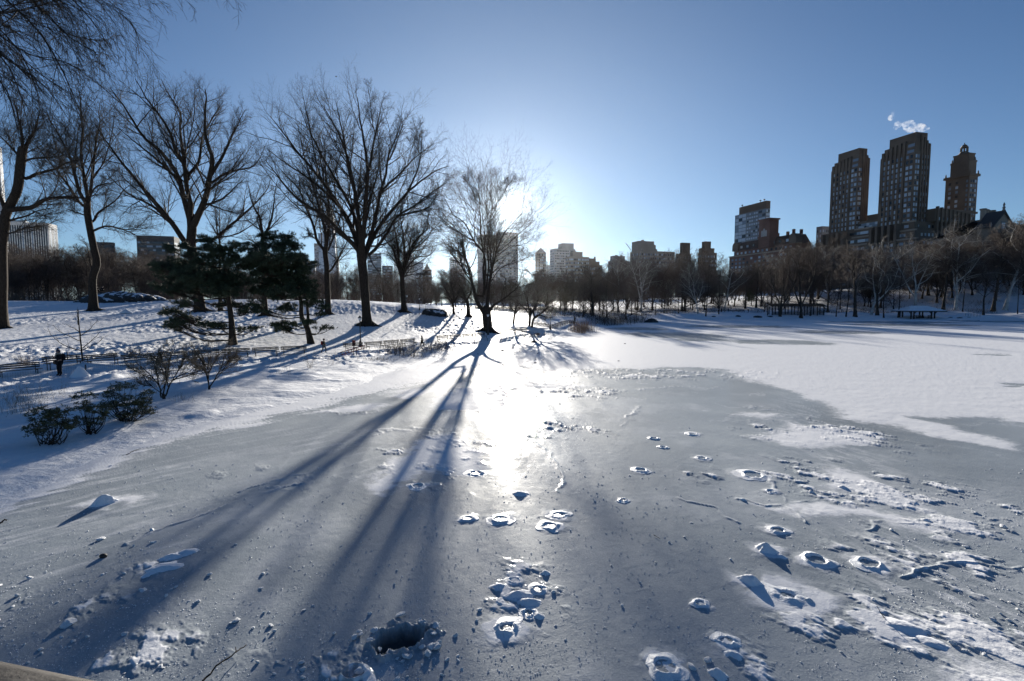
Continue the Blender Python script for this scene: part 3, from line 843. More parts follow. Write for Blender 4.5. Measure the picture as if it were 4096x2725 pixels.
hero('elm_tree', [(1469, 1302), (1462, 1200), (1456, 1120), (1450, 1070), (1445, 1020)], [
    [20] + c2((870, 1370), (780, 1270), (690, 1180), (600, 1090), (450, 1000), (330, 900), (230, 780), (120, 640)),
    [24] + c2((870, 1360), (830, 1220), (760, 1080), (640, 900), (520, 740), (400, 600), (300, 470), (220, 360), (160, 290)),
    [14] + c2((700, 1000), (560, 860), (400, 740), (250, 640), (150, 560)),
    [18] + c2((880, 1330), (850, 1150), (800, 1000), (700, 820), (600, 650), (520, 500), (450, 350), (400, 220)),
    [20] + c2((890, 1310), (870, 1100), (840, 900), (800, 700), (740, 500), (660, 330), (580, 200)),
    [12] + c2((840, 900), (790, 720), (760, 520), (720, 320), (680, 150)),
    [22] + c2((900, 1300), (920, 1100), (930, 900), (940, 700), (910, 500), (880, 300), (860, 140)),
    [20] + c2((930, 1350), (1000, 1120), (1040, 900), (1090, 750), (1110, 600), (1180, 440), (1220, 310)),
    [12] + c2((950, 740), (980, 550), (1010, 400), (1040, 260), (1060, 160)),
    [20] + c2((940, 1360), (1030, 1180), (1150, 1030), (1260, 900), (1380, 800), (1500, 720), (1590, 690)),
    [10] + c2((1090, 850), (1200, 750), (1290, 650), (1400, 560), (1480, 500)),
    [16] + c2((960, 1400), (1080, 1250), (1180, 1090), (1330, 1000), (1450, 900), (1580, 820)),
    [9] + c2((1110, 650), (1160, 540), (1200, 420), (1240, 300)),
    [9] + c2((1180, 1090), (1300, 1060), (1420, 1020), (1520, 900)),
    [8] + c2((1260, 900), (1340, 720), (1370, 560), (1380, 420))],
    'biggest bare elm, with a wide fan of limbs and flared roots above the street lamp', seed=19, w0=31, wt=37, flare=1.9, roots=9)

hero('elm_tree', [(1616, 1248), (1612, 1170), (1607, 1102)], [
    [10] + q1((1600, 1100), (1550, 900), (1480, 700), (1370, 560), (1250, 430), (1150, 270)),
    [6] + q1((1580, 1050), (1500, 870), (1380, 790), (1200, 770)),
    [13] + q1((1620, 1100), (1580, 850), (1550, 560), (1500, 350), (1450, 150), (1400, -20)),
    [12] + q1((1650, 1050), (1680, 750), (1650, 500), (1620, 300), (1600, 100), (1640, -150)),
    [10] + q1((1670, 1050), (1740, 750), (1850, 570), (1970, 450), (2040, 370), (2050, 150), (2080, -50)),
    [8] + q1((1690, 1000), (1790, 720), (1950, 620), (2060, 500), (2130, 350), (2180, 200)),
    [8] + q1((1690, 1040), (1800, 900), (1900, 830), (2050, 815), (2180, 700)),
    [6] + q1((1670, 1150), (1800, 1110), (1950, 1110), (2060, 1150))],
    'medium bare elm between the biggest elm and the boulder on the slope', seed=23, w0=21, wt=18)

hero('elm_tree', [(1953, 1328), (1950, 1295), (1947, 1265), (1945, 1240)], [
    [22] + z5((1150, 1100), (1030, 900), (1010, 800), (950, 600), (900, 400), (850, 200), (780, 0)) + z4((700, 1350), (690, 1240)),
    [22] + z5((1150, 800), (1130, 400), (1150, 150)) + z4((1000, 1320), (900, 1130), (800, 970), (650, 880), (560, 700), (490, 560)),
    [24] + z5((1150, 700), (1170, 300)) + z4((1130, 1450), (1090, 1150), (1080, 850), (1070, 650), (1060, 450), (1060, 300), (1070, 170)),
    [9] + z4((1080, 900), (950, 770), (820, 650), (700, 540), (640, 440)),
    [8] + z4((1060, 600), (960, 500), (900, 340), (880, 220)),
    [10] + z4((1000, 1310), (830, 1210), (660, 1120), (540, 1050), (440, 920), (400, 820)),
    [7] + z4((830, 1550), (720, 1480), (620, 1410), (560, 1420)),
    [22] + z5((1180, 700), (1220, 300)) + z4((1200, 1450), (1240, 1150), (1250, 950), (1280, 770), (1250, 600), (1260, 430), (1250, 250)),
    [8] + z4((1200, 1000), (1190, 700), (1190, 500), (1200, 300)),
    [9] + z4((1260, 930), (1360, 660), (1350, 500), (1310, 300)),
    [7] + z4((1360, 660), (1450, 550), (1530, 400), (1640, 300)),
    [16] + z5((1230, 500), (1300, 150)) + z4((1310, 1200), (1330, 1050)),
    [15] + z5((1250, 550), (1320, 200)) + z4((1340, 1450), (1450, 1200), (1530, 1100), (1600, 1020), (1680, 930), (1760, 860), (1770, 700), (1790, 560)),
    [14] + z4((1360, 1480), (1600, 1280), (1730, 1160), (1900, 1010), (1950, 850), (2060, 780), (2120, 700)),
    [9] + z4((1400, 1500), (1560, 1380), (1700, 1370), (1850, 1310), (1990, 1180)),
    [12] + z5((1250, 600), (1400, 380), (1600, 300), (1750, 240), (1900, 170), (1990, 110)),
    [15] + z5((1240, 1050), (1320, 950), (1450, 870), (1600, 750), (1700, 650), (1750, 560)),
    [20] + z5((1190, 1000), (1250, 500), (1320, 200)) + z4((1390, 1350), (1470, 1150)),
    [12] + z4((820, 1550), (800, 1350), (830, 1220))],
    'many-stemmed bare tree with the sun shining through its crown', seed=29, w0=36, wt=36, wk=.82, flare=1.5, spread=.3, extra=1, lv=((14, .66, 40), (11, .5, 42), (7, .55, 44)), t0=.34, rtip=.0036)

# small trees past the sunlit one
hero('crab_apple_tree', [(2117, 1305), (2120, 1270), (2123, 1235)], [
    [9] + z5((1870, 1120), (1850, 950), (1800, 800), (1780, 650)), [9] + z5((1890, 1110), (1960, 1000), (2010, 860), (1990, 700)),
    [5] + z5((1860, 1090), (1780, 1000), (1680, 900), (1620, 760))],
    'glinting crab apple, left stem of the pair near the second lamp', seed=31, w0=9, wt=8, lv=((16, .5, 48), (9, .5, 45), (6, .5, 45)), mats=('bark', 'twig_gloss'), roots=0, flare=1.3, extra=3, up=.0)
hero('crab_apple_tree', [(2127, 1308), (2134, 1278), (2150, 1262)], [
    [9] + z5((1990, 1150), (2100, 1060), (2200, 990), (2330, 940)), [8] + z5((1950, 1180), (1940, 1050), (2000, 900), (2100, 720), (2080, 600)),
    [6] + z5((2050, 1130), (2200, 1170), (2290, 1130)), [6] + z5((2100, 1060), (2150, 900), (2160, 760))],
    'glinting crab apple with a low limb reaching towards the second lamp', seed=32, w0=9, wt=8, lv=((16, .5, 48), (9, .5, 45), (6, .5, 45)), mats=('bark', 'twig_gloss'), roots=0, flare=1.3, extra=3, up=.0)
hero('crab_apple_tree', [(2053, 1295), (2058, 1262), (2062, 1235)], [
    [7] + z5((1640, 1080), (1580, 1000), (1560, 850)), [7] + z5((1650, 1090), (1740, 980), (1800, 850)), [5] + z5((1650, 1060), (1690, 900), (1700, 760))],
    'short crab apple standing between the sunlit tree and the glinting pair', seed=33, w0=8, wt=7, lv=((14, .5, 48), (8, .5, 45), (5, .5, 45)), mats=('bark', 'twig_gloss'), roots=0, flare=1.4, extra=2, up=.0)
hero('crab_apple_tree', [(1815, 1256), (1813, 1225), (1808, 1198)], [
    [7] + z5((640, 900), (560, 760), (500, 640)), [7] + z5((660, 920), (720, 820), (760, 700)), [6] + z5((640, 940), (560, 850), (440, 860)), [5] + z5((660, 900), (650, 760), (600, 600))],
    'low spreading bare tree just right of the slope boulder', seed=34, w0=9, wt=8, lv=((12, .5, 46), (8, .5, 45), (5, .5, 45)), roots=0, extra=2, up=.02)
hero('crab_apple_tree', [(1874, 1266), (1873, 1230), (1868, 1200)], [
    [10] + z5((870, 880), (930, 780), (940, 640)), [8] + z5((850, 880), (800, 720), (720, 600)), [6] + z5((860, 900), (780, 830), (700, 760))],
    'gnarled short bare tree with a thick trunk left of the sunlit tree', seed=35, w0=16, wt=12, lv=((12, .5, 46), (8, .5, 45), (5, .5, 45)), roots=5, extra=2, up=.02)
hero('sapling', [(330, 1446), (326, 1400), (321, 1350), (316, 1300), (312, 1240)], [
    [3.2] + Z(0, 1300, 4, [(1290, 410), (1150, 375), (1000, 310), (870, 210), (800, 130), (760, 50)]),
    [3.2] + Z(0, 1300, 4, [(1320, 400), (1480, 330), (1600, 260), (1660, 190)]),
    [3.0] + Z(0, 1300, 4, [(1320, 370), (1430, 280), (1540, 180), (1640, 50)]),
    [2.8] + Z(0, 1300, 4, [(1280, 260), (1150, 200), (980, 120), (850, 0)]),
    [2.6] + Z(0, 1300, 4, [(1290, 170), (1400, 100), (1500, 0), (1560, -80)]),
    [2.4] + Z(0, 1300, 4, [(1270, 110), (1170, 50), (1060, -10)]),
    [2.2] + Z(0, 1300, 4, [(1250, 0), (1240, -120), (1235, -260)])],
    'thin young tree behind the benches beside the person in the bobble hat', seed=37, w0=6, wt=3.2, lv=((7, .28, 40), (3, .4, 40)), roots=0, flare=1.2, extra=0, rtip=.004, wig=.06)

# boughs of a tree outside the frame that hang into it
rng0 = np.random.default_rng(5)
od = 24.0
ob = at(-620, 1216, od); ob[2] = gz(ob[0], ob[1]); 
boughs = []
for (x0, y0), (x1, y1), (x2, y2), w in [((-250, -150), (90, 60), (330, 470), 16), ((-250, -260), (160, -40), (520, 60), 13), ((-200, -250), (200, -60), (470, 240), 14),
        ((-250, -60), (20, 140), (180, 470), 14), ((-250, 20), (-20, 200), (120, 520), 12), ((-150, -260), (260, -80), (500, 160), 12),
        ((-260, 120), (-20, 300), (90, 620), 11), ((-260, -200), (120, 0), (360, 330), 13), ((-100, -300), (260, -120), (420, -20), 11),
        ((-260, 0), (100, 210), (420, 360), 13), ((-260, 80), (60, 260), (300, 520), 12)]:
    boughs.append([w, (-560, 200), (x0, y0), (x1, y1), ((x1+x2)/2+14, (y1+y2)/2-30), (x2, y2)])
hero('oak_tree', [(-620, 1216), (-610, 900), (-590, 500), (-560, 200)], boughs,
     'overhanging fine drooping boughs of a tree at the top left corner', seed=41, w0=70, wt=50, lv=((16, .30, 30), (9, .45, 34), (4, .5, 38)), origin=ob, hang=.16, up=-.02,
     rtip=.0045, spread=.25, extra=8, roots=0, t0=.35, wig=.08)
# ------------------------------------------------------------------ trees of the woods: a few grown once, then copied
ORD = ['', 'first', 'second', 'third', 'fourth', 'fifth', 'sixth', 'seventh', 'eighth', 'ninth', 'tenth', 'eleventh', 'twelfth', 'thirteenth',
       'fourteenth', 'fifteenth', 'sixteenth', 'seventeenth', 'eighteenth', 'nineteenth', 'twentieth']
def grow_proto(seed, h=20.0, fork=.3, m=9, ang=38, lf=.85, wig=.1, up=.06, lv=((12, .42, 42), (9, .47, 44), (5, .5, 44)), r=.3, lean=.05, two=False):
    rng = np.random.default_rng(seed)
    n = 10
    zs = np.linspace(-.3, h*.82, n)
    path = np.cumsum(rng.normal(0, .025*h/3, (n, 2)), axis=0) * np.linspace(0, 1, n)[:, None] + np.outer(np.linspace(0, 1, n)**1.2, rng.normal(0, lean*h, 2))
    TP = np.column_stack([path, zs]); TR = np.interp(np.linspace(0, 1, n), [0, .06, fork, 1], [r*1.7, r, r*.8, r*.10])
    TP, TR = resample(TP, TR, 16)
    if two:
        P, R = spawn(rng, TP[None], TR[None], 2, .12, .3, 22, 4, .85, 0, 14, .1, .05, .8, .03)
        stems, sr = np.concatenate([resample(TP, TR, 14)[0][None], P]), np.concatenate([resample(TP, TR, 14)[1][None], R])
    else:
        stems, sr = TP[None], TR[None]
    P, R = spawn(rng, stems, sr, m, fork, .98, ang, 8, lf*.62, .55, 10, up, wig, .62, .03)
    levs = []
    a, b = np.concatenate([P]), np.concatenate([R])
    for i, (mm, l_, g_) in enumerate(lv):
        a, b = spawn(rng, a, b, mm, .2, 1.0, g_, 10, l_, .3, (6, 4, 3)[i], up, wig*1.2, .55, .011)
        levs.append((a, b, (4, 3, 3)[i]))
    return stems, sr, P, R, levs
def proto_meshes(args, mats):
    stems, sr, P, R, levs = grow_proto(**args)
    mb = MB()
    v, q = tubes(stems, sr, 8); mb.add(v, q)
    v, q = tubes(P, R, 5); mb.add(v, q)
    zz = np.concatenate([p[:, -1, 2] for p, _, _ in levs])
    return mb.mesh('trunk', M[mats[0]], True), bare_mesh(levs, 'crown', M[mats[1]]), float(np.percentile(zz, 98))
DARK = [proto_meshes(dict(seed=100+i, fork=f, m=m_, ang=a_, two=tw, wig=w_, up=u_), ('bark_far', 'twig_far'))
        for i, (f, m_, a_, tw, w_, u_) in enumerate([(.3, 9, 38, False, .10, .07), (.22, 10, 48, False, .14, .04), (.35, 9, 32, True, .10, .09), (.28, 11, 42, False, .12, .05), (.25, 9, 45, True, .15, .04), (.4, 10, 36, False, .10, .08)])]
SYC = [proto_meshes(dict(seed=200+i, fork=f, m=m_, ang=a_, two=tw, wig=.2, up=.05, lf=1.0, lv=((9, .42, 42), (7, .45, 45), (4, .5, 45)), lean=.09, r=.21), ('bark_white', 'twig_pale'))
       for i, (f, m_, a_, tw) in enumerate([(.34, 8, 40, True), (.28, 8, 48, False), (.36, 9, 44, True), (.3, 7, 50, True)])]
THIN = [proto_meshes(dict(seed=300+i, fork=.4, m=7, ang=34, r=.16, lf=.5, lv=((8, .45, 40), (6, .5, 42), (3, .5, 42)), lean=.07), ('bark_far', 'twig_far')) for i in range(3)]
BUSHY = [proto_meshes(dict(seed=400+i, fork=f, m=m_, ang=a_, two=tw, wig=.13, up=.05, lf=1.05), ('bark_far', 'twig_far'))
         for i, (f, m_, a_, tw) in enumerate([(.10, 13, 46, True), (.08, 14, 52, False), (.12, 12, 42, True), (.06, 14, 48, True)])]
TOPC = [(-400, 960), (0, 975), (200, 985), (330, 1000), (420, 985), (500, 1000), (560, 985), (700, 1015), (900, 1050), (1200, 1072), (1300, 1050), (1380, 1045), (1450, 1060),
        (1560, 1080), (1650, 1070), (1700, 1080), (1800, 1070), (1900, 1075), (2000, 1070), (2100, 1085), (2200, 1075), (2300, 1066), (2400, 1060), (2480, 1045), (2560, 1030),
        (2620, 1020), (2700, 1010), (2760, 995), (2830, 1005), (2870, 1045), (2930, 1068), (3060, 1048), (3130, 1010), (3267, 965), (3330, 980), (3405, 1000), (3515, 1000),
        (3625, 980), (3735, 945), (3845, 930), (3955, 920), (4000, 905), (4096, 885), (4400, 880)]
def topc(px): return float(np.interp(px, [p[0] for p in TOPC], [p[1] for p in TOPC]))
rngw = np.random.default_rng(77)
def place_tree(proto, base, top_py, label, group, cat='tree', wide=1.0, name='bare_tree'):
    tm_, cm_, h0 = proto
    zt = H + (HORIZON - top_py)/F*base[1]
    s = max((zt-base[2])/(h0*1.0), .12)
    root = empty(name, base, label, cat, group, rngw.uniform(0, 6.28))
    root.scale = (s*wide, s*wide, s)
    root.rotation_euler = (0, 0, root.rotation_euler[2])
    link('trunk', tm_, root); link('crown', cm_, root)
    return root

# the front row along the far shore, one by one: px, py of the foot, top, kind
FRONT = [(2332, 1267, 1120, 'd'), (2371, 1265, 1062, 'w'), (2452, 1245, 1090, 'd'), (2470, 1247, 1035, 's'), (2525, 1261, 1160, 'd'), (2544, 1245, 1110, 'd'), (2564, 1247, 1022, 's'),
         (2621, 1260, 1130, 't'), (2668, 1245, 1110, 's'), (2700, 1262, 1180, 't'), (2740, 1246, 1010, 'd'), (2792, 1254, 1060, 's'), (2823, 1267, 1020, 't'), (2845, 1215, 1005, 'd'), (2875, 1256, 1065, 't'), (2897, 1245, 1045, 's'),
         (2937, 1228, 1080, 'd'), (2980, 1236, 1055, 'd'), (3024, 1234, 1048, 'd'), (3070, 1262, 1090, 't'), (3120, 1267, 1040, 'd'), (3151, 1212, 1000, 's'), (3204, 1272, 970, 'd'),
         (3240, 1262, 1120, 't'), (3273, 1192, 945, 'd'), (3344, 1269, 1060, 't'), (3383, 1271, 1010, 't'), (3421, 1271, 985, 'd'), (3485, 1255, 980, 's'), (3509, 1258, 1000, 'd'),
         (3535, 1272, 1040, 't'), (3592, 1269, 1020, 't'), (3660, 1238, 965, 's'), (3773, 1239, 960, 'd'), (3823, 1240, 905, 's'), (3850, 1250, 1050, 't'), (3933, 1263, 1080, 'd'), (3972, 1243, 930, 'd'),
         (4020, 1240, 890, 's'), (4070, 1258, 1060, 't'), (4110, 1245, 900, 'd')]
LM = [(2615, 'boulder at the far shore'), (3200, 'timber arbor on the far shore'), (3680, 'wooden shelter on the far shore')]
KN = {'d': 'dark bare tree', 'w': 'wide dark bare tree', 's': 'white-barked bare tree', 't': 'slim dark bare tree'}
used_lb = {}
for px, py, top, kd in sorted(FRONT, key=lambda q: q[0]):
    lm = min(LM, key=lambda l: abs(l[0]-px))
    sidew = 'left' if px < lm[0] else 'right'
    same = sorted([abs(q[0]-lm[0]) for q in FRONT if q[3] == kd and min(LM, key=lambda l: abs(l[0]-q[0])) == lm and (q[0] < lm[0]) == (px < lm[0])])
    k_ = same.index(abs(px-lm[0]))+1
    lab = f'{KN[kd]}, {ORD[k_]} {sidew} of the {lm[1]}'
    b_ = gnd(px, py)
    pr = {'d': DARK, 'w': [DARK[1]], 's': SYC, 't': THIN}[kd]
    place_tree(pr[int(rngw.integers(len(pr)))], b_, top, lab, 'trees along the far shore', wide={'w': 1.5, 's': 1.25, 't': 1.0, 'd': 1.2}[kd]*rngw.uniform(.9, 1.1))

def fill(px0, px1, n, d0, d1, label, group, down=(0, 70), protos=None, wide=1.25):
    for i in range(n):
        px = px0 + (px1-px0)*(i+rngw.random())/n
        d = rngw.uniform(d0, d1)
        p = at(px, HORIZON, d); b_ = (p[0], p[1], gz(p[0], p[1]) - .1)
        pr = protos or BUSHY
        place_tree(pr[int(rngw.integers(len(pr)))], b_, topc(px) + rngw.uniform(*down), label, group, wide=wide*rngw.uniform(.85, 1.2))
G1, G2, G3 = 'trees of the woods across the lake', 'trees of the woods behind the snowy crest', 'trees of the low woods in the middle distance'
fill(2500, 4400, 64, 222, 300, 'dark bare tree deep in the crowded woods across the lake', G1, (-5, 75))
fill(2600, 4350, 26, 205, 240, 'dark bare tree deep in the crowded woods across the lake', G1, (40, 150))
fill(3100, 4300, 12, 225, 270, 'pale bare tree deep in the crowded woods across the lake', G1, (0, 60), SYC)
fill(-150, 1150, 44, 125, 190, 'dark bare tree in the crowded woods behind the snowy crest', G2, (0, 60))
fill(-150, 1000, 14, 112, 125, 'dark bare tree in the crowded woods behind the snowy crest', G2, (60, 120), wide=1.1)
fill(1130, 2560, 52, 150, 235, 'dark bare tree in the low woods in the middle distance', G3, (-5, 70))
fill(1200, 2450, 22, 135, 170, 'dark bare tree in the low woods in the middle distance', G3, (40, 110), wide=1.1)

# brown undergrowth that nobody could count
def stems_mesh(pts, h, rng, r=.012, bend=.25, sides=3, k=3):
    n = len(pts)
    P = np.empty((n, k, 3)); P[:, 0] = pts
    d = nrm(np.column_stack([rng.normal(0, bend, (n, 2)), np.ones(n)]))
    for j in range(1, k):
        d = nrm(d + rng.normal(0, bend*.5, (n, 3)))
        P[:, j] = P[:, j-1] + d*(h/(k-1))[:, None]
    R = np.linspace(1, .35, k)[None]*np.full((n, 1), r)
    return tubes(P, R, sides)
rng = np.random.default_rng(9)
pp = []
for px0, px1, d0, d1, n in [(-200, 1150, 108, 128, 9000), (1150, 1700, 110, 160, 4000), (1900, 2500, 135, 175, 3000), (2500, 4400, 212, 262, 20000), (2950, 4400, 200, 208, 3000), (1900, 2700, 172, 215, 7000)]:
    px = rng.uniform(px0, px1, n); d = rng.uniform(d0, d1, n)
    x = (px-CX)/F*d; keep_ = fbm(x*.12, d*.12, 3, 201) > .46
    x, d = x[keep_], d[keep_]
    pp.append(np.column_stack([x, d, np.maximum(height(x, d), 0)-.1]))
pp = np.concatenate(pp)
hs_ = rng.uniform(.5, 2.4, len(pp)); hs_[:9000] *= np.where(pp[:9000, 0] < -20, 1.5, 1)
V, Q = stems_mesh(pp, hs_, rng, r=.024, bend=.45)
o = link('undergrowth', fast_mesh('undergrowth', V, Q, mat=M['brush'])); setp(o, 'brown leafless brush at the foot of the far woods', 'undergrowth', kind='stuff')

# ------------------------------------------------------------------ pines
def tuft_mesh(C, D, rng, n=15, L=.27, w=.013):
    """needle sprays: centres C, main directions D"""
    N = len(C)
    a = rng.normal(0, 1, (N, n, 3)); a = nrm(a + D[:, None]*1.1)
    ref = np.where(np.abs(a[..., 2:3]) < .8, np.array([0, 0, 1.0]), np.array([1.0, 0, 0]))
    u = nrm(np.cross(a, ref)); v = np.cross(a, u)
    ln = L*rng.uniform(.6, 1.2, (N, n, 1))
    base = C[:, None] + a*.01
    b0, b1, b2 = base+u*w, base-u*w*.5+v*w*.87, base-u*w*.5-v*w*.87
    tip = base + a*ln
    V = np.stack([b0, b1, b2, tip], 2).reshape(-1, 3)
    i = np.arange(N*n)*4
    T = np.concatenate([np.stack([i, i+1, i+3], 1), np.stack([i+1, i+2, i+3], 1), np.stack([i+2, i, i+3], 1)])
    return V, T
def pine(label, trunks, pads, seed, w0, dens=2.4):
    rng = np.random.default_rng(seed)
    base = gnd(*trunks[0][0]); d0 = base[1]; s = d0/F
    root = empty('pine_tree', base, label, 'pine tree')
    mb = MB(); TPs = []
    for j, tk in enumerate(trunks):
        P = np.array([at(x, y, d0 + .3*j) for x, y in tk])
        if j == 0: P[0] = base - [0, 0, .2]
        w = np.linspace(w0*(1 if j == 0 else .6), 5, len(tk))*s/2
        P, R = resample(P, w, 20); R = R*(1+.5*np.exp(-np.linspace(0, 1, 20)*12)) if j == 0 else R
        v, q = tubes(P[None]-base, R[None], 10); mb.add(v, q); TPs.append((P, R))
    allT = np.concatenate([p for p, r in TPs]); allR = np.concatenate([r for p, r in TPs])
    mb.obj('trunk', M['bark'], root, smooth=True)
    br = MB(); Cs, Ds = [], []
    for cx, cy, rx, ry in pads:
        dy = rng.normal(0, 1.3)
        c = at(cx, cy, d0+dy); RX, RY = rx*s, ry*s
        cand = np.nonzero(allT[:, 2] < c[2] + .3)[0]
        cost = np.abs(allT[cand, 2] - (c[2] - .25*abs(c[0]-allT[cand, 0]))) + .2*np.linalg.norm(allT[cand]-c, axis=1)
        j = cand[int(np.argmin(cost))] if len(cand) else 0
        st = allT[j]; mid = st*.45 + c*.55 + np.array([0, 0, -.12*np.linalg.norm(c-st)])
        P, R = resample([st, mid, c], [min(allR[j]*.5, .07), .04, .02], 10)
        br.tube(P-base, R, 5)
        n = max(14, int(dens*95*RX*RY/ .55))
        nsub = max(5, n//16)
        q = nrm(rng.normal(0, 1, (nsub, 3)))*(rng.random((nsub, 1))**.4)
        S_ = c + q*np.array([RX, RX*.8, RY])
        C = S_[rng.integers(nsub, size=n)] + rng.normal(0, 1, (n, 3))*np.array([.21, .21, .10])
        D = nrm(np.column_stack([(C[:, :2]-st[:2])*.35, np.full(n, .8)]))
        Cs.append(C); Ds.append(D)
        for t_ in rng.choice(n, min(n, max(4, n//5)), replace=False):
            f_ = rng.uniform(.4, .9); s0 = P[int(f_*9)]
            br.tube(np.array([s0, (s0+C[t_])/2+[0, 0, -.05], C[t_]])-base, [.016, .012, .008], 3)
    br.obj('branch', M['bark'], root)
    C, D = np.concatenate(Cs), np.concatenate(Ds)
    V, T = tuft_mesh(C-base, D, rng)
    link('foliage', fast_mesh('foliage', V, T=T, mat=M['needle']), root)
    return root
def pads3(ps): return [(400+a/2, 600+b/2, c/2, d/2) for a, b, c, d in ps]
pine('dark spreading pine with layered boughs, left of the pair behind the benches',
     [[(932, 1378), (929, 1330), (925, 1275), (915, 1200), (907, 1100), (890, 1030), (870, 980), (830, 950)]],
     pads3([(840, 720, 60, 40), (700, 800, 70, 50), (560, 800, 40, 40), (900, 800, 120, 50), (1050, 780, 100, 40), (800, 880, 150, 60), (1000, 880, 150, 60), (640, 900, 100, 50), (470, 920, 60, 50),
            (560, 980, 130, 60), (780, 1000, 180, 70), (1000, 1000, 200, 60), (500, 1080, 80, 40), (700, 1090, 160, 50), (900, 1100, 180, 50), (640, 1130, 120, 30), (1130, 1050, 120, 50), (1000, 1130, 150, 40),
            (700, 1220, 90, 35), (560, 1290, 80, 25), (640, 1330, 90, 30), (500, 1300, 40, 15), (620, 1390, 100, 40), (700, 1360, 80, 30), (560, 1405, 60, 20), (880, 1400, 80, 25), (960, 1410, 70, 25),
            (1000, 1230, 100, 30), (1130, 1250, 90, 25), (1200, 1290, 90, 30), (1150, 1440, 50, 20), (1240, 1430, 50, 20), (640, 1440, 40, 15), (820, 940, 160, 50), (900, 1050, 150, 50), (1150, 900, 90, 60), (700, 950, 100, 60)]), 51, 26)
pine('dark pine with a forked leaning trunk, right of the pair behind the benches',
     [[(1245, 1375), (1230, 1315), (1206, 1265), (1205, 1215), (1190, 1150), (1150, 1050), (1110, 980), (1090, 960)], [(1231, 1312), (1232, 1260), (1222, 1180), (1195, 1060), (1170, 980)]],
     pads3([(1350, 690, 80, 40), (1500, 700, 70, 45), (1420, 760, 120, 60), (1250, 780, 100, 50), (1560, 770, 50, 40), (1400, 860, 200, 60), (1560, 880, 120, 50), (1640, 920, 90, 50), (1650, 970, 50, 30),
            (1300, 950, 160, 60), (1500, 980, 180, 60), (1640, 1040, 80, 40), (1400, 1060, 180, 60), (1600, 1100, 130, 50), (1650, 1150, 80, 40), (1450, 1150, 150, 50), (1300, 1130, 120, 40), (1700, 1230, 90, 40),
            (1790, 1260, 50, 30), (1250, 1240, 60, 40), (1300, 1290, 60, 30), (1480, 1260, 100, 40), (1440, 1380, 70, 30), (1480, 1430, 90, 30), (1660, 1370, 60, 25), (1570, 1400, 60, 20), (1780, 1420, 50, 15),
            (1850, 1430, 30, 10), (1780, 1320, 50, 15), (1350, 900, 150, 60), (1450, 920, 150, 60), (1550, 1030, 120, 50), (1250, 870, 100, 60)]), 52, 22)
# a dark conifer far off in the woods
for px, py, top, lab in [(2762, 1236, 1085, 'dark green conifer among the bare trees left of the far lamp'), (3005, 1222, 1110, 'olive green conifer low in the woods behind the far walkers')]:
    b_ = gnd(px, py); s = b_[1]/F; hh = (py-top)*s
    rngc = np.random.default_rng(int(px)); n = 700
    f_ = rngc.random(n)**.6; zz = hh*(1-f_*.85)
    C = np.column_stack([rngc.normal(0, 1, (n, 2))*(f_*hh*.17)[:, None], zz])
    r_ = empty('conifer_tree', b_, lab, 'conifer')
    V, T = tuft_mesh(C, np.tile([0, 0, .6], (n, 1)), rngc, 12, .7, .05)
    link('crown', fast_mesh('crown', V, T=T, mat=M['needle']), r_)
    MB().tube([(0, 0, -.2), (0, 0, hh*.5), (0, 0, hh*.95)], [.22, .14, .03], 6).obj('trunk', M['bark_far'], r_)

# ------------------------------------------------------------------ shrubs on the bank
def q8(*p): return Z(0, 1350, 2.412, p)
hero('deciduous_shrub', [(657, 1598), (655, 1588), (654, 1580)], [
    [6] + q8((1550, 570), (1540, 480), (1440, 350), (1330, 260), (1290, 200)), [6] + q8((1570, 560), (1620, 350), (1640, 200), (1700, 80)), [6] + q8((1600, 560), (1660, 420), (1800, 340), (1900, 280)),
    [4] + q8((1540, 480), (1500, 300), (1450, 170)), [4] + q8((1620, 360), (1560, 220), (1580, 100)), [4] + q8((1660, 420), (1760, 240), (1790, 120)), [3] + q8((1560, 540), (1420, 440), (1330, 340))],
    'larger V-shaped leafless shrub with straw-coloured twigs on the snowy bank', 'shrub', seed=61, w0=12, wt=11, lv=((12, .45, 38), (8, .45, 40), (5, .5, 42)), mats=('bark', 'stalk'), roots=0, flare=1.2, extra=6, rtip=.004, up=.03, t0=.25)
hero('deciduous_shrub', [(838, 1560), (837, 1552), (837, 1546)], [
    [5] + q8((2020, 480), (1990, 330), (1930, 200), (1900, 120)), [5] + q8((2030, 470), (2130, 300), (2171, 150), (2190, 60)), [4] + q8((2015, 460), (2010, 280), (2040, 120)),
    [3] + q8((1990, 330), (1880, 260), (1820, 180)), [3] + q8((2130, 300), (2230, 220), (2290, 140))],
    'smaller V-shaped leafless shrub to the right on the snowy bank', 'shrub', seed=62, w0=9, wt=8, lv=((11, .45, 38), (8, .45, 40), (5, .5, 42)), mats=('bark', 'stalk'), roots=0, flare=1.2, extra=6, rtip=.004, up=.03, t0=.25)

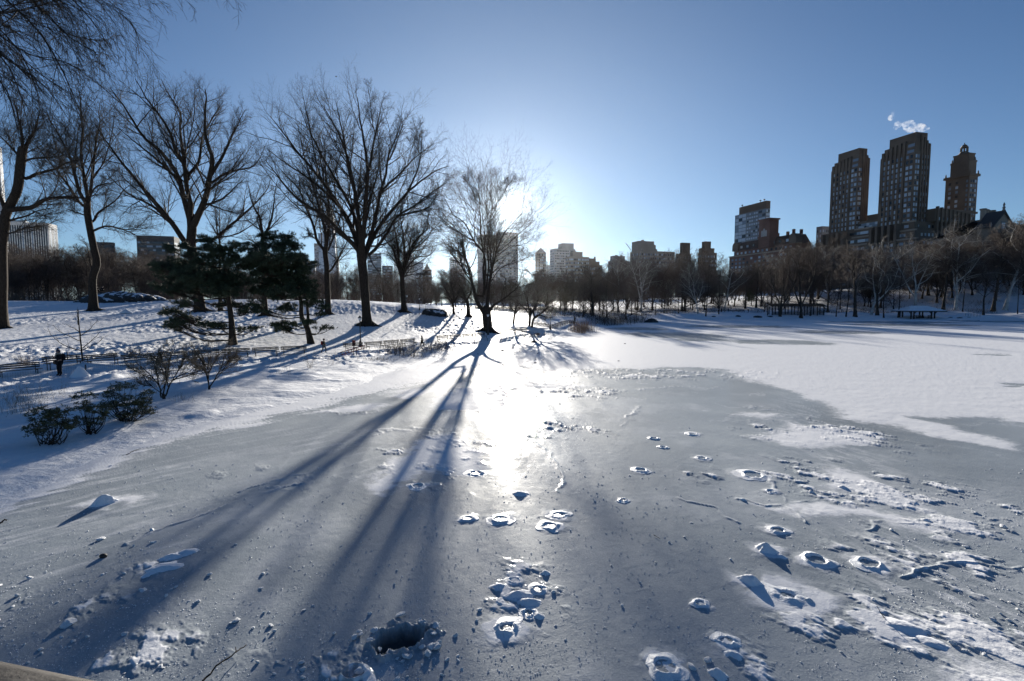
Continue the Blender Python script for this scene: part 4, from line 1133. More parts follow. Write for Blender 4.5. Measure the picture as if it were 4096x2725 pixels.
def evergreen(label, base_px, pads, nst, seed):
    rng = np.random.default_rng(seed)
    base = gnd(*base_px); d0 = base[1]; s = d0/F
    root = empty('evergreen_shrub', base, label, 'shrub')
    st = MB(); lv, lt, c = [], [], 0
    Cs = []
    for cx, cy, rx, ry in pads:
        n = max(18, int(rx*ry*s*s*290))
        q = nrm(rng.normal(0, 1, (n, 3)))*(rng.random((n, 1))**.35)
        q[:, 2] = np.abs(q[:, 2])*1.2 - .45
        Cs.append(at(cx, cy, d0) + q*np.array([rx*s, rx*s*.8, ry*s]))
    C = np.concatenate(Cs)
    for i in range(nst):
        e = C[rng.integers(len(C))]
        b0 = base + np.array([rng.normal(0, .16), rng.normal(0, .14), -.05])
        mid = b0*.5+e*.5 + np.array([(e[0]-base[0])*.12, 0, -.08])
        P, R = resample([b0, mid, e], [.016, .011, .006], 7)
        st.tube(P-base, R, 4)
    st.obj('stems', M['bark'], root)
    # whorls of oblong leaves
    m_ = 9
    N = len(C)
    az = rng.random((N, 1))*6.28 + np.arange(m_)[None]*2*PI/m_ + rng.normal(0, .25, (N, m_))
    el = rng.normal(.15, .4, (N, m_))
    a = np.stack([np.cos(az)*np.cos(el), np.sin(az)*np.cos(el), np.sin(el)], -1)
    w = nrm(np.cross(a, np.array([0, 0, 1.0])) + rng.normal(0, .25, (N, m_, 3)))
    L = rng.uniform(.08, .14, (N, m_, 1)); Wd = L*.24
    b0 = (C-base)[:, None] + a*.012
    up_ = np.cross(w, a)*.012
    V = np.stack([b0, b0+a*L*.5+w*Wd+up_, b0+a*L, b0+a*L*.5-w*Wd+up_], 2).reshape(-1, 3)
    i = np.arange(N*m_)*4
    T = np.concatenate([np.stack([i, i+1, i+2], 1), np.stack([i, i+2, i+3], 1)])
    link('leaves', fast_mesh('leaves', V, T=T, mat=M['leaf']), root)
evergreen('low round glossy evergreen bush, nearest to the ice of the three', (205, 1772), [(200, 1690, 90, 60), (160, 1650, 50, 35), (240, 1650, 50, 35), (150, 1730, 40, 25), (270, 1700, 35, 40)], 34, 71)
evergreen('upright tufted evergreen bush between the other two glossy bushes', (358, 1735), [(335, 1583, 52, 20), (335, 1625, 40, 30), (390, 1640, 45, 35), (310, 1680, 35, 25), (415, 1670, 30, 30), (360, 1690, 40, 25)], 30, 72)
evergreen('largest glossy evergreen bush beside the V-shaped shrub', (505, 1685), [(490, 1548, 62, 26), (440, 1575, 40, 28), (490, 1610, 80, 40), (440, 1625, 40, 35), (560, 1600, 45, 40), (590, 1572, 28, 14), (580, 1640, 45, 40), (520, 1655, 60, 25)], 44, 73)

def clump(name, label, cat, spots, n, h, mat, seed, bend=.2, r=.006, group=None, twigs=0, spread=.5):
    rng = np.random.default_rng(seed)
    c = gnd(*spots[0])
    pts = []
    for x, y in spots:
        p = gnd(x, y)
        q = p[None] + np.column_stack([rng.normal(0, spread, n), rng.normal(0, spread*.7, n), np.zeros(n)])
        q[:, 2] = np.maximum(height(q[:, 0], q[:, 1]), 0)-.05
        pts.append(q)
    pts = np.concatenate(pts)
    N = len(pts); k = 5
    P = np.empty((N, k, 3)); P[:, 0] = pts
    d = nrm(np.column_stack([rng.normal(0, bend, (N, 2)), np.ones(N)])); hh = h*rng.uniform(.5, 1.15, N)
    for j in range(1, k):
        d = nrm(d + rng.normal(0, bend*.35, (N, 3))); P[:, j] = P[:, j-1] + d*(hh/(k-1))[:, None]
    R = np.linspace(1, .4, k)[None]*r*np.ones((N, 1))
    mb = MB(); v, q = tubes(P-c, R, 3); mb.add(v, q)
    if twigs:
        a, b_ = spawn(rng, P, R, twigs, .35, 1, 35, 12, .35, .4, 4, .05, .12, .7, r*.4)
        v, q = tubes(a-c, b_, 3); mb.add(v, q)
    o = mb.obj(name, M[mat], loc=c); setp(o, label, cat, group)
    return o
clump('weed_clump', 'tall thin dry weeds with branching tops at the left edge of the bank', 'dry weeds', [(75, 1655), (95, 1648)], 38, 1.25, 'stalk', 81, .22, .005, twigs=5, spread=.62)
clump('weed_clump', 'dry weeds in the shade above the low round evergreen bush', 'dry weeds', [(205, 1592)], 30, .9, 'stalk', 82, .35, .004, twigs=5, spread=.5)
clump('weed_clump', 'small leafless shrub of upright red-brown twigs before the last left benches', 'dry weeds', [(1240, 1475)], 22, 1.5, 'stalk', 83, .35, .006, twigs=3, spread=.12)
clump('weed_clump', 'sparse dry stems on the bank below the fanned leafless shrub', 'dry weeds', [(1127, 1495)], 8, 1.1, 'stalk', 84, .15, .004, twigs=3, spread=.2)
clump('weed_clump', 'few thin stems on the bank just right of the sparse dry stems', 'dry weeds', [(1155, 1500)], 6, .8, 'stalk', 94, .15, .004, twigs=3, spread=.15)
clump('weed_clump', 'low sprawling twigs on the bank under the red ladder', 'dry weeds', [(1330, 1458), (1345, 1440)], 12, 1.1, 'stalk', 85, .4, .005, twigs=3, spread=.3)
clump('weed_clump', 'short twiggy weeds between the big leafless shrub and the ice', 'dry weeds', [(715, 1600), (740, 1606), (722, 1608)], 8, .45, 'stalk', 86, .3, .004, twigs=3, spread=.3)
clump('weed_clump', 'small brown bush behind the bench at the far left', 'bush', [(85, 1455), (100, 1458), (112, 1462)], 26, .85, 'brush', 87, .45, .006, twigs=5, spread=.2)
clump('weed_clump', 'dense brown bush behind the benches, right of the young tree', 'bush', [(520, 1425), (535, 1428)], 40, .9, 'brush', 88, .45, .006, twigs=5, spread=.25)
clump('weed_clump', 'sparse brown twigs behind the bench between the young tree and the dense bush', 'bush', [(445, 1428), (455, 1428)], 22, .8, 'brush', 95, .45, .005, twigs=4, spread=.2)
clump('reed_clump', 'dark dead reeds by the path where the hooded person walks', 'reeds', [(1570, 1415), (1610, 1420), (1650, 1425), (1700, 1410), (1740, 1405), (1780, 1395), (1760, 1400), (1600, 1405)], 70, 1.15, 'brush', 89, .22, .010, twigs=2, spread=.7)
clump('reed_clump', 'low dark twig heap at the edge of the ice under the red ladder', 'reeds', [(1480, 1440), (1510, 1445), (1535, 1440)], 30, .5, 'brush', 90, .7, .010, twigs=2, spread=.5)
clump('reed_clump', 'tawny standing reed clump at the bend of the shore', 'reeds', [(2300, 1330), (2325, 1333), (2350, 1328), (2340, 1320), (2315, 1322)], 120, 2.0, 'reed', 91, .12, .014, twigs=1, spread=.9)
clump('reed_clump', 'wide dark brown reed bed on the point left of the shore boulder', 'reeds', [(2400, 1298), (2430, 1300), (2460, 1296), (2500, 1292), (2540, 1290), (2560, 1286), (2420, 1292)], 120, 2.4, 'brush', 92, .2, .022, twigs=2, spread=2.2)
clump('reed_clump', 'small tuft of dry reeds by the path beyond the benches', 'reeds', [(2130, 1348), (2148, 1346)], 45, .8, 'reed', 93, .25, .010, twigs=1, spread=.6)
# ------------------------------------------------------------------ rocks and snow heaps
def ico(sub):
    import bmesh
    bm = bmesh.new(); bmesh.ops.create_icosphere(bm, subdivisions=sub, radius=1.0)
    V = np.array([v.co[:] for v in bm.verts]); T = np.array([[v.index for v in f.verts] for f in bm.faces]); bm.free()
    return V, T
ICO = {k: ico(k) for k in (2, 3, 4, 5)}
m, t, b = new_mat('rock_snowy', (.03, .03, .032), .8)
gn = t.nodes.new('ShaderNodeNewGeometry'); sx = t.nodes.new('ShaderNodeSeparateXYZ'); t.links.new(gn.outputs['Normal'], sx.inputs[0])
nz_ = noise_tex(t, .9, 6, .6); n3 = noise_tex(t, 2.0, 5)
ad = t.nodes.new('ShaderNodeMath'); ad.operation = 'MULTIPLY_ADD'; t.links.new(nz_.outputs['Fac'], ad.inputs[0]); ad.inputs[1].default_value = 2.4; ad.inputs[2].default_value = -1.5
ad2 = t.nodes.new('ShaderNodeMath'); ad2.operation = 'ADD'; t.links.new(sx.outputs['Z'], ad2.inputs[0]); t.links.new(ad.outputs[0], ad2.inputs[1])
rk_ = ramp(t, n3.outputs['Fac'], [(.3, (.018, .018, .02)), (.7, (.06, .058, .056))])
cr = ramp(t, ad2.outputs[0], [(.62, (0, 0, 0)), (.70, (1, 1, 1))])
mx = t.nodes.new('ShaderNodeMix'); mx.data_type = 'RGBA'; t.links.new(cr.outputs[0], mx.inputs['Factor']); t.links.new(rk_.outputs[0], mx.inputs[6]); mx.inputs[7].default_value = (.82, .84, .88, 1)
t.links.new(mx.outputs[2], b.inputs['Base Color'])
bp = t.nodes.new('ShaderNodeBump'); bp.inputs['Distance'].default_value = .12; t.links.new(n3.outputs['Fac'], bp.inputs['Height']); t.links.new(bp.outputs[0], b.inputs['Normal'])
M['rock_snowy'] = m
def blob(name, c, size, seed, amp, freq, mat, label, cat, sub=4, group=None, flat_bottom=True, yaw=0.0, smooth=True, power=1.0):
    V, T = ICO[sub]; rng = np.random.default_rng(seed); o_ = rng.uniform(0, 50, 3)
    n = fbm(V[:, 0]*freq+o_[0] + V[:, 2]*1.7, V[:, 1]*freq+o_[1] - V[:, 2]*1.3, 4, seed) - .5
    W = V*(1+amp*n[:, None]*2)
    W = np.sign(W)*np.abs(W)**power*np.asarray(size)
    cy, sy = math.cos(yaw), math.sin(yaw)
    W = np.column_stack([W[:, 0]*cy-W[:, 1]*sy, W[:, 0]*sy+W[:, 1]*cy, W[:, 2]])
    o = link(name, fast_mesh(name, W, T=T, mat=M[mat], smooth=smooth), loc=c)
    return setp(o, label, cat, group)
p = gnd(445, 1208); s_ = p[1]/F
blob('rock_outcrop', p+[0, 2.5, -.3], (165*s_, 4.5, 46*s_), 1, .33, 1.6, 'rock_snowy', 'long dark rock outcrop patched with snow on the crest of the slope', 'rock', sub=5)
p = gnd(1735, 1262); s_ = p[1]/F
blob('boulder', p+[0, 1.2, -.15], (58*s_, 1.7, 30*s_), 5, .28, 1.2, 'rock_snowy', 'dark flat-topped boulder streaked with snow in the middle of the slope', 'rock')
p = gnd(2608, 1291); s_ = p[1]/F
blob('boulder', p+[0, .8, -.2], (30*s_, 1.6, 19*s_), 8, .2, 1.1, 'rock', 'dark rounded boulder at the edge of the far ice', 'rock')
p = gnd(2136, 1371); s_ = p[1]/F
blob('boulder', p+[0, .2, -.1], (14*s_, .5, 12*s_), 9, .3, 1.3, 'rock', 'small dark rock on the near shore below the row of benches', 'rock', sub=3)
for i, (px, py, w, h) in enumerate([(2855, 1268, 8, 4), (2953, 1267, 12, 6), (3030, 1270, 18, 7), (3800, 1274, 12, 5), (3838, 1275, 14, 5), (3875, 1274, 12, 5), (3080, 1268, 10, 4), (2150, 1338, 9, 5), (2010, 1404, 7, 5)]):
    p = gnd(px, py); s_ = p[1]/F
    blob('shore_stone', p, (w*s_, w*s_*.7, h*s_), 30+i, .3, 1.3, 'rock', ['small dark stone on the far bank left of the walkers', 'small flat stone on the far bank below the snowy benches', 'wide flat stone on the far bank, left of the arbor', 'first stone right of the shelter at the waterline',
         'second stone right of the shelter at the waterline', 'third stone right of the shelter at the waterline', 'small stone at the waterline in front of the arbor', 'little dark stone on the shore beside the dry reed tuft', 'little dark stone at the end of the dark reeds near the ice'][i], 'stone', sub=3, group='stones along the waterline')
def cone_heap(px, py, wpx, hpx, label, seed):
    p = gnd(px, py); s_ = p[1]/F; V, T = ICO[4]
    r = np.hypot(V[:, 0], V[:, 1])
    W = V.copy(); W[:, 2] = np.where(V[:, 2] > 0, (1-r)**.9, -.1)
    n = fbm(V[:, 0]*3+seed, V[:, 1]*3, 3, seed)-.5
    W[:, 2] += n*.16*(1-r); W = W*np.array([wpx*s_/2, wpx*s_/2, hpx*s_])
    setp(link('snow_heap', fast_mesh('snow_heap', W, T=T, mat=M['snow'], smooth=True), loc=p), label, 'snow heap')
cone_heap(320, 1506, 66, 46, 'pointed white snow heap beside the person in the bobble hat', 3)
cone_heap(505, 1252, 44, 16, 'small low snow heap out on the trodden slope', 4)

# ------------------------------------------------------------------ benches along the path
def bench_proto(L=2.3):
    seat, back, leg = MB(), MB(), MB()
    for i in range(4):
        seat.box((-L/2, .02+i*.115, .43+.006*i), (L/2, .115+i*.115, .465+.006*i))
    for z in (.60, .74, .86):
        back.box((-L/2, -.05-(z-.6)*.22, z-.045), (L/2, -.015-(z-.6)*.22, z+.045 if z < .8 else z+.03))
    back.box((-L/2, -.13, .885), (L/2, -.05, .90))
    leg.bar((0, .42, -.1), (0, .40, .43), .04); leg.bar((0, .02, -.1), (0, .0, .43), .04); leg.bar((0, -.01, .43), (0, -.10, .9), .045)
    leg.bar((0, -.01, .41), (0, .46, .41), .05)
    return seat.mesh('seat', M['wood_dark']), back.mesh('backrest', M['wood_dark']), leg.mesh('leg', M['iron'])
BSEAT, BBACK, BLEG = bench_proto()
def bench(p, rz, label, group):
    r = empty('park_bench', p, label, 'bench', group, rz)
    link('seat', BSEAT, r); link('backrest', BBACK, r)
    for x in (-.9, .9):
        link('leg', BLEG, r, (x, 0, 0))
    return r
bw = np.array([flat(x*K, y*K, .5) for x, y in BENCH_T])
bl_len = np.concatenate([[0], np.cumsum(np.linalg.norm(np.diff(bw[:, :2], axis=0), axis=1))])
bx_t = np.array([q[0] for q in BENCH_T], float)
rows_ = [(-60, 731, "left of the red backpack walker"), (774, 966, 'behind the red ladder'), (992, 1128, 'before the sunlit tree'),
         (1141, 1220, "past the sunlit tree"), (1227, 1324, "at the path's far end")]
for t0_, t1_, where in rows_:
    s0, s1 = np.interp([t0_, t1_], bx_t, bl_len)
    n = int((s1-s0)/2.46); off = (s1-s0-n*2.46)/2
    for k_ in range(n):
        q = s0 + off + (k_+.5)*2.46
        x, y = np.interp(q, bl_len, bw[:, 0]), np.interp(q, bl_len, bw[:, 1])
        x2, y2 = np.interp(q+.5, bl_len, bw[:, 0]), np.interp(q+.5, bl_len, bw[:, 1])
        x1, y1 = np.interp(q-.5, bl_len, bw[:, 0]), np.interp(q-.5, bl_len, bw[:, 1])
        rz = math.atan2(y2-y1, x2-x1) + PI
        bench((x, y, gz(x, y)-.13), rz, f'{ORD[min(k_+1, 20)]} slatted bench from the left in the row {where}', 'benches along the path')
for k_, px in enumerate((2921, 2944, 2967)):
    p = gnd(px, 1250)
    bench(p, PI, f'{ORD[k_+1]} from the left of three far snowy benches across the lake', 'far benches across the lake')

# ------------------------------------------------------------------ lamps
def lamp(px, py, top, label):
    p = gnd(px, py); s_ = p[1]/F; h = (py-top)*s_
    r = empty('street_lamp', p, label, 'street lamp', 'park lamps')
    r.scale = (h/3.9,)*3
    MB().lathe([(.24, -.2), (.24, .10), (.20, .14), (.17, .5), (.13, .62), (.14, .66), (.09, .75), (.065, .9), (.06, 2.6), (.05, 2.95), (.09, 3.0), (.05, 3.05), (.05, 3.1), (.12, 3.17), (.06, 3.19)], 12).obj('post', M['iron'], r, True)
    MB().lathe([(.07, 3.19), (.13, 3.25), (.22, 3.52), (.235, 3.58), (.22, 3.60)], 12).obj('lantern', M['glass_lamp'], r, True)
    c = MB().lathe([(.25, 3.585), (.25, 3.63), (.18, 3.70), (.13, 3.76), (.07, 3.80), (.05, 3.84), (.015, 3.9)], 12)
    for a in range(6):
        c.bar((.10*math.cos(a), .10*math.sin(a), 3.19), (.235*math.cos(a*PI/3), .235*math.sin(a*PI/3), 3.6), .018)
    c.obj('cap', M['iron'], r)
for a_ in [(1442, 1386, 1262, 'black street lamp standing before the roots of the biggest elm'), (2201, 1318, 1245, 'street lamp by the path right of the glinting crab apples'),
           (1952, 1340, 1252, 'street lamp in front of the trunk of the sunlit tree'), (1628, 1244, 1178, 'far lamp close against the trunk of the medium elm'),
           (1678, 1240, 1191, 'far lamp above the left end of the slope boulder'), (1702, 1240, 1214, 'short far lamp just above the slope boulder'),
           (1846, 1240, 1202, 'far lamp left of the gnarled thick-trunked tree'), (2296, 1294, 1241, 'lamp behind the dark standing figure where the path bends'), (3067, 1252, 1214, 'lamp across the lake at the left end of the arbor')]:
    lamp(*a_)

# ------------------------------------------------------------------ fences
def fence(name, label, pts, h, mesh_=True, post_h=None, step=1.6, cell=.12):
    W = np.array([gnd(x, y) for x, y in pts])
    L = np.concatenate([[0], np.cumsum(np.linalg.norm(np.diff(W[:, :2], axis=0), axis=1))])
    def pt(q):
        x, y = np.interp(q, L, W[:, 0]), np.interp(q, L, W[:, 1]); return np.array([x, y, gz(x, y)])
    r = empty(name, pt(0), label, 'fence'); o = pt(0)
    n = max(2, int(L[-1]/step))
    ps = [pt(L[-1]*i/n)-o for i in range(n+1)]
    pm = MB().bar((0, 0, -.2), (0, 0, post_h or h+.06), .05).mesh('post', M['iron'])
    for q in ps:
        link('post', pm, r, q)
    w = MB()
    for a, b in zip(ps[:-1], ps[1:]):
        zs = np.arange(.04, h, cell) if mesh_ else [h*.45, h*.95]
        for z in zs:
            w.bar(a+[0, 0, z], b+[0, 0, z], .005 if mesh_ else .014)
        if mesh_:
            m_ = int(np.linalg.norm(b-a)/cell)
            for i in range(m_):
                c = a+(b-a)*(i+.5)/m_; w.bar(c+[0, 0, .02], c+[0, 0, h], .004)
    w.obj('wire_mesh' if mesh_ else 'rail', M['iron'], r)
fence('mesh_fence', 'low black wire mesh fence in front of the left benches', [(-60, 1532), (22, 1523), (170, 1508), (431, 1486), (560, 1472), (640, 1466)], .5, True, step=3.6)
fence('mesh_fence', 'low wire fence behind the left benches at the foot of the slope', [(-60, 1446), (129, 1440), (272, 1436), (403, 1432), (560, 1422)], .42, True, .55, step=4.2, cell=.2)
fence('rail_fence', 'low snow-topped rope fence crossing the slope below the boulder', [(1600, 1252), (1650, 1258), (1715, 1263), (1765, 1270), (1816, 1277), (1872, 1287), (1912, 1288)], .5, False, .8, step=3.4)
fence('rail_fence', 'low wire fence between the path and the shore, below the far benches', [(1900, 1374), (1960, 1366), (2050, 1356), (2130, 1346), (2216, 1336)], .4, False, .5, step=3.0)
fence('railing', 'dark low railing on the bank right of the wooden shelter', [(3861, 1268), (3890, 1268), (3920, 1268)], 1.1, False, 1.2, step=.8)

# ------------------------------------------------------------------ red ladder and box by the path
pl = gnd(1414, 1424); s_ = pl[1]/F
r = empty('rescue_ladder', pl, 'red ladder hung slantwise on two thin posts by the path', 'ladder')
def lp(px, py): return at(px, py, pl[1])-pl
w = MB(); w.bar(lp(1360, 1410), lp(1462, 1381), .07); w.bar(lp(1364, 1420), lp(1466, 1391), .07); w.obj('rail', M['red_paint'], r)
for i in range(8):
    f_ = (i+.5)/8
    MB().bar(lp(1360, 1410)*(1-f_)+lp(1462, 1381)*f_, lp(1364, 1420)*(1-f_)+lp(1466, 1391)*f_, .05).obj('rung', M['red_paint'], r)
for x in (1413, 1425):
    MB().bar(lp(x, 1425)+[0, .06, -.1], lp(x, 1388)+[0, .06, 0], .05).obj('post', M['iron'], r)
pb = gnd(1416, 1400); s_ = pb[1]/F
r = empty('rescue_box', pb, 'dark red upright box on a post left of the lamp', 'box')
h_ = (1400-1363)*s_
MB().box((-5.5*s_, -.12, h_*.42), (5.5*s_, .12, h_)).box((-6*s_, -.14, h_), (6*s_, .14, h_+.05)).obj('cabinet', M['red_paint'], r)
MB().bar((0, 0, -.2), (0, 0, h_*.42), .08).obj('post', M['iron'], r)

# ------------------------------------------------------------------ people
CLOTH = {}
def cloth(name, c):
    if name not in CLOTH:
        CLOTH[name] = mottle('cloth_'+name, tuple(v*.75 for v in c), c, 14, rough=.9, spec=.2)
    return CLOTH[name]
SKIN = new_mat('skin', (.5, .31, .23), .55)[0]
tmp_scene = bpy.data.scenes.new('figure_workshop')
def skin_mesh(name, verts, edges, radii, mat, sub=2):
    me = bpy.data.meshes.new(name); me.from_pydata([tuple(v) for v in verts], edges, []); me.update()
    o = bpy.data.objects.new(name, me); tmp_scene.collection.objects.link(o)
    md = o.modifiers.new('skin', 'SKIN'); md.use_smooth_shade = True
    for v_, r_ in zip(me.skin_vertices[0].data, radii):
        v_.radius = (r_, r_) if np.isscalar(r_) else r_
    me.skin_vertices[0].data[0].use_root = True
    o.modifiers.new('sub', 'SUBSURF').levels = sub
    vl = tmp_scene.view_layers[0]; vl.update()
    out = bpy.data.meshes.new_from_object(o.evaluated_get(vl.depsgraph)); out.name = name
    bpy.data.objects.remove(o)
    out.materials.clear(); out.materials.append(mat)
    return out
def person(px, py, hpx, yaw, label, coat=(.03, .03, .035), legs=(.03, .032, .04), hat=None, pose='stand', long=False, pack=None, hood=False, scarf=None, fingers=True, phone=False, bag=None, base=None, group=None, hair=(.03, .02, .015)):
    p = gnd(px, py) if base is None else np.asarray(base, float)
    s_ = p[1]/F; sc = hpx*s_/1.72 if hpx > 0 else 1.0
    r = empty('person', p, label, 'person', group, yaw); r.scale = (sc,)*3
    sit = pose == 'sit'
    zp = .14 if sit else .93
    J = {'pel': (0, 0, zp), 'sp': (0, .0, zp+.18), 'ch': (0, .01, zp+.36), 'nb': (0, 0, zp+.49), 'nk': (0, .015, zp+.56), 'hd': (0, .035, zp+.66), 'ht': (0, .03, zp+.77)}
    R = {'pel': .13, 'sp': .12, 'ch': (.155, .12), 'nb': .075, 'nk': .055, 'hd': .095, 'ht': .07}
    if sit:
        for k_, sg in (('l', -1), ('r', 1)):
            J['hip'+k_] = (sg*.09, .02, zp-.02); J['kn'+k_] = (sg*.12, .42, zp+.16); J['an'+k_] = (sg*.11, .52, zp-.22); J['to'+k_] = (sg*.11, .68, zp-.27)
    elif pose == 'walk':
        for k_, sg, f in (('l', -1, 1), ('r', 1, -1)):
            J['hip'+k_] = (sg*.09, .0, .90); J['kn'+k_] = (sg*.10, .16*f+.06, .50); J['an'+k_] = (sg*.10, .24*f-.06, .10 if f > 0 else .14); J['to'+k_] = (sg*.10, .24*f+.10, .04)
    else:
        for k_, sg in (('l', -1), ('r', 1)):
            J['hip'+k_] = (sg*.09, 0, .90); J['kn'+k_] = (sg*.11, .02, .50); J['an'+k_] = (sg*.12, -.01, .09); J['to'+k_] = (sg*.13, .15, .04)
    for k_ in 'lr':
        R.update({'hip'+k_: .10, 'kn'+k_: .062, 'an'+k_: .045, 'to'+k_: .04})
    for k_, sg in (('l', -1), ('r', 1)):
        J['sh'+k_] = (sg*.17, 0, zp+.46)
        if phone:
            J['el'+k_] = (sg*.24, .06, zp+.22); J['wr'+k_] = (sg*.08, .28, zp+.34); J['ha'+k_] = (sg*.045, .33, zp+.37)
        elif pose == 'walk':
            f = -1 if k_ == 'l' else 1
            J['el'+k_] = (sg*.24, .02+.10*f, zp+.20); J['wr'+k_] = (sg*.22, .20+.08*f, zp+.10); J['ha'+k_] = (sg*.21, .27+.08*f, zp+.09)
        elif sit:
            J['el'+k_] = (sg*.23, .08, zp+.22); J['wr'+k_] = (sg*.12, .30, zp+.20); J['ha'+k_] = (sg*.08, .36, zp+.19)
        else:
            J['el'+k_] = (sg*.23, -.01, zp+.20); J['wr'+k_] = (sg*.22, .05, zp-.03); J['ha'+k_] = (sg*.21, .08, zp-.12)
        R.update({'sh'+k_: .065, 'el'+k_: .045, 'wr'+k_: .03, 'ha'+k_: .035})
    E = [('pel', 'sp'), ('sp', 'ch'), ('ch', 'nb'), ('nb', 'nk'), ('nk', 'hd'), ('hd', 'ht')]
    for k_ in 'lr':
        E += [('pel', 'hip'+k_), ('hip'+k_, 'kn'+k_), ('kn'+k_, 'an'+k_), ('an'+k_, 'to'+k_), ('nb', 'sh'+k_), ('sh'+k_, 'el'+k_), ('el'+k_, 'wr'+k_), ('wr'+k_, 'ha'+k_)]
        if fingers:
            h0, w0_ = np.array(J['ha'+k_]), np.array(J['wr'+k_]); d = nrm(h0-w0_); sg = -1 if k_ == 'l' else 1
            sdv = nrm(np.cross(d, [0, 0, 1.0]) if abs(d[2]) < .9 else np.array([0, 1.0, 0]))
            for f in range(4):
                q = h0 + sdv*(f-1.5)*.02 + d*.03
                J[f'f{k_}{f}a'] = tuple(q + d*.03); J[f'f{k_}{f}b'] = tuple(q + d*(.055+.012*(1.5-abs(f-1.2))) + np.array([0, 0, -.012]))
                R[f'f{k_}{f}a'] = .009; R[f'f{k_}{f}b'] = .007
                E += [('ha'+k_, f'f{k_}{f}a'), (f'f{k_}{f}a', f'f{k_}{f}b')]
            J[f't{k_}'] = tuple(h0 - sdv*.045 + d*.02); R[f't{k_}'] = .009; E += [('ha'+k_, f't{k_}')]
    J['nose'] = (0, .145, zp+.65); R['nose'] = .014; E.append(('hd', 'nose'))
    def part(name, keys, grow, mat, parent=r, sub=2):
        keys = [k_ for k_ in J if k_ in keys]; ix = {k_: i for i, k_ in enumerate(keys)}
        es = [(ix[a], ix[b]) for a, b in E if a in ix and b in ix]
        rr_ = [tuple(np.array(R[k_])+grow) if isinstance(R[k_], tuple) else R[k_]+(grow if not callable(grow) else grow(k_)) for k_ in keys]
        return link(name, skin_mesh(name, [J[k_] for k_ in keys], es, rr_, mat, sub), parent)
    body = part('body', list(J), 0.0, SKIN)
    cm = cloth(label[:12], coat)
    part('coat', ['pel', 'sp', 'ch', 'nb', 'hipl', 'hipr', 'shl', 'shr', 'ell', 'elr', 'wrl', 'wrr'], .032, cm, body)
    if long:
        MB().lathe([(.17, zp+.08), (.21, zp-.2), (.24, zp-.42), (.22, zp-.43)], 14).obj('coat_skirt', cm, body, True)
    part('trousers', ['pel', 'hipl', 'hipr', 'knl', 'knr', 'anl', 'anr'], .02, cloth('l'+label[:12], legs), body)
    part('boot', ['anl', 'tol'], .018, cloth('boot', (.02, .018, .016)), body, 1); part('boot', ['anr', 'tor'], .018, cloth('boot', (.02, .018, .016)), body, 1)
    hz = zp+.66
    if hood:
        V, T = ICO[3]; W = V*np.array([.135, .14, .155]); W = W + [0, .0, hz+.02]
        keep = ~((V[:, 1] > .55) & (V[:, 2] < .5)); T2 = T[keep[T].all(1)]
        link('hood', fast_mesh('hood', W, T=T2, mat=cm, smooth=True), body)
    else:
        V, T = ICO[3]; W = V*np.array([.108, .118, .12]) + [0, .015, hz+.035]
        keep = ~((V[:, 1] > .35) & (V[:, 2] < .35)); T2 = T[keep[T].all(1)]
        link('hair', fast_mesh('hair', W, T=T2, mat=cloth('hair', hair), smooth=True), body)
    if hat:
        hm = cloth('h'+label[:12], hat)
        hb = MB().lathe([(.122, hz+.03), (.128, hz+.06), (.122, hz+.10), (.10, hz+.155), (.06, hz+.185), (.001, hz+.195)], 14, (0, .02, 0)).obj('hat', hm, body, True)
        if hat == (.05, .06, .10):
            V, T = ICO[2]; link('pompom', fast_mesh('pompom', V*.055+[0, .02, hz+.24], T=T, mat=hm, smooth=True), hb)
    if scarf:
        a = np.linspace(0, 2*PI, 15); P = np.column_stack([.105*np.cos(a), .02+.11*np.sin(a), zp+.545+.02*np.sin(a)])
        MB().tube(P, np.full(15, .055), 7).tube([(.03, .13, zp+.52), (.05, .16, zp+.36), (.06, .15, zp+.2)], [.045, .05, .05], 6).obj('scarf', cloth('s'+label[:12], scarf), body, True)
    if pack:
        V, T = ICO[3]; W = np.sign(V)*np.abs(V)**.6*np.array([.155, .11, .24]) + [0, -.23, zp+.30]
        bp_ = link('backpack', fast_mesh('backpack', W, T=T, mat=cloth('p'+label[:12], pack), smooth=True), body)
        st = MB()
        for sg in (-1, 1):
            st.tube([(sg*.1, -.14, zp+.50), (sg*.11, .02, zp+.54), (sg*.12, .15, zp+.38), (sg*.13, .02, zp+.14)], [.02]*4, 5)
        st.obj('strap', cloth('strap', (.02, .02, .02)), bp_)
    if bag:
        V, T = ICO[3]; W = np.sign(V)*np.abs(V)**.6*np.array([.16, .07, .13]) + [.24, .08, zp-.04]
        link('handbag', fast_mesh('handbag', W, T=T, mat=cloth('b'+label[:12], bag), smooth=True), body)
    if phone:
        MB().box((-.035, .36, zp+.34), (.035, .372, zp+.48)).obj('phone', cloth('phone', (.015, .015, .018)), body)
    return r
person(240, 1504, 104, PI*.9, 'person in a bobble hat and pale scarf holding a phone by the left fence', coat=(.014, .016, .022), legs=(.012, .013, .016), hat=(.05, .06, .10), scarf=(.26, .25, .22), phone=True, pack=(.02, .02, .024), bag=(.12, .085, .06))
person(1296, 1413, 57, -PI/2, 'person in brown jacket and grey trousers walking with a red backpack', coat=(.07, .055, .04), legs=(.11, .12, .13), hat=(.015, .015, .018), pose='walk', pack=(.30, .03, .03))
person(1688, 1388, 45, -PI*.6, 'hooded person in a long brown coat behind the dark reeds', coat=(.06, .042, .03), legs=(.03, .03, .03), hood=True, long=True, pose='walk')
person(2299, 1291, 25, PI, 'dark-dressed person standing at the bend of the path under a lamp', coat=(.015, .015, .018), legs=(.015, .015, .018), hat=(.02, .02, .02), fingers=False)
G4 = 'walkers across the lake'
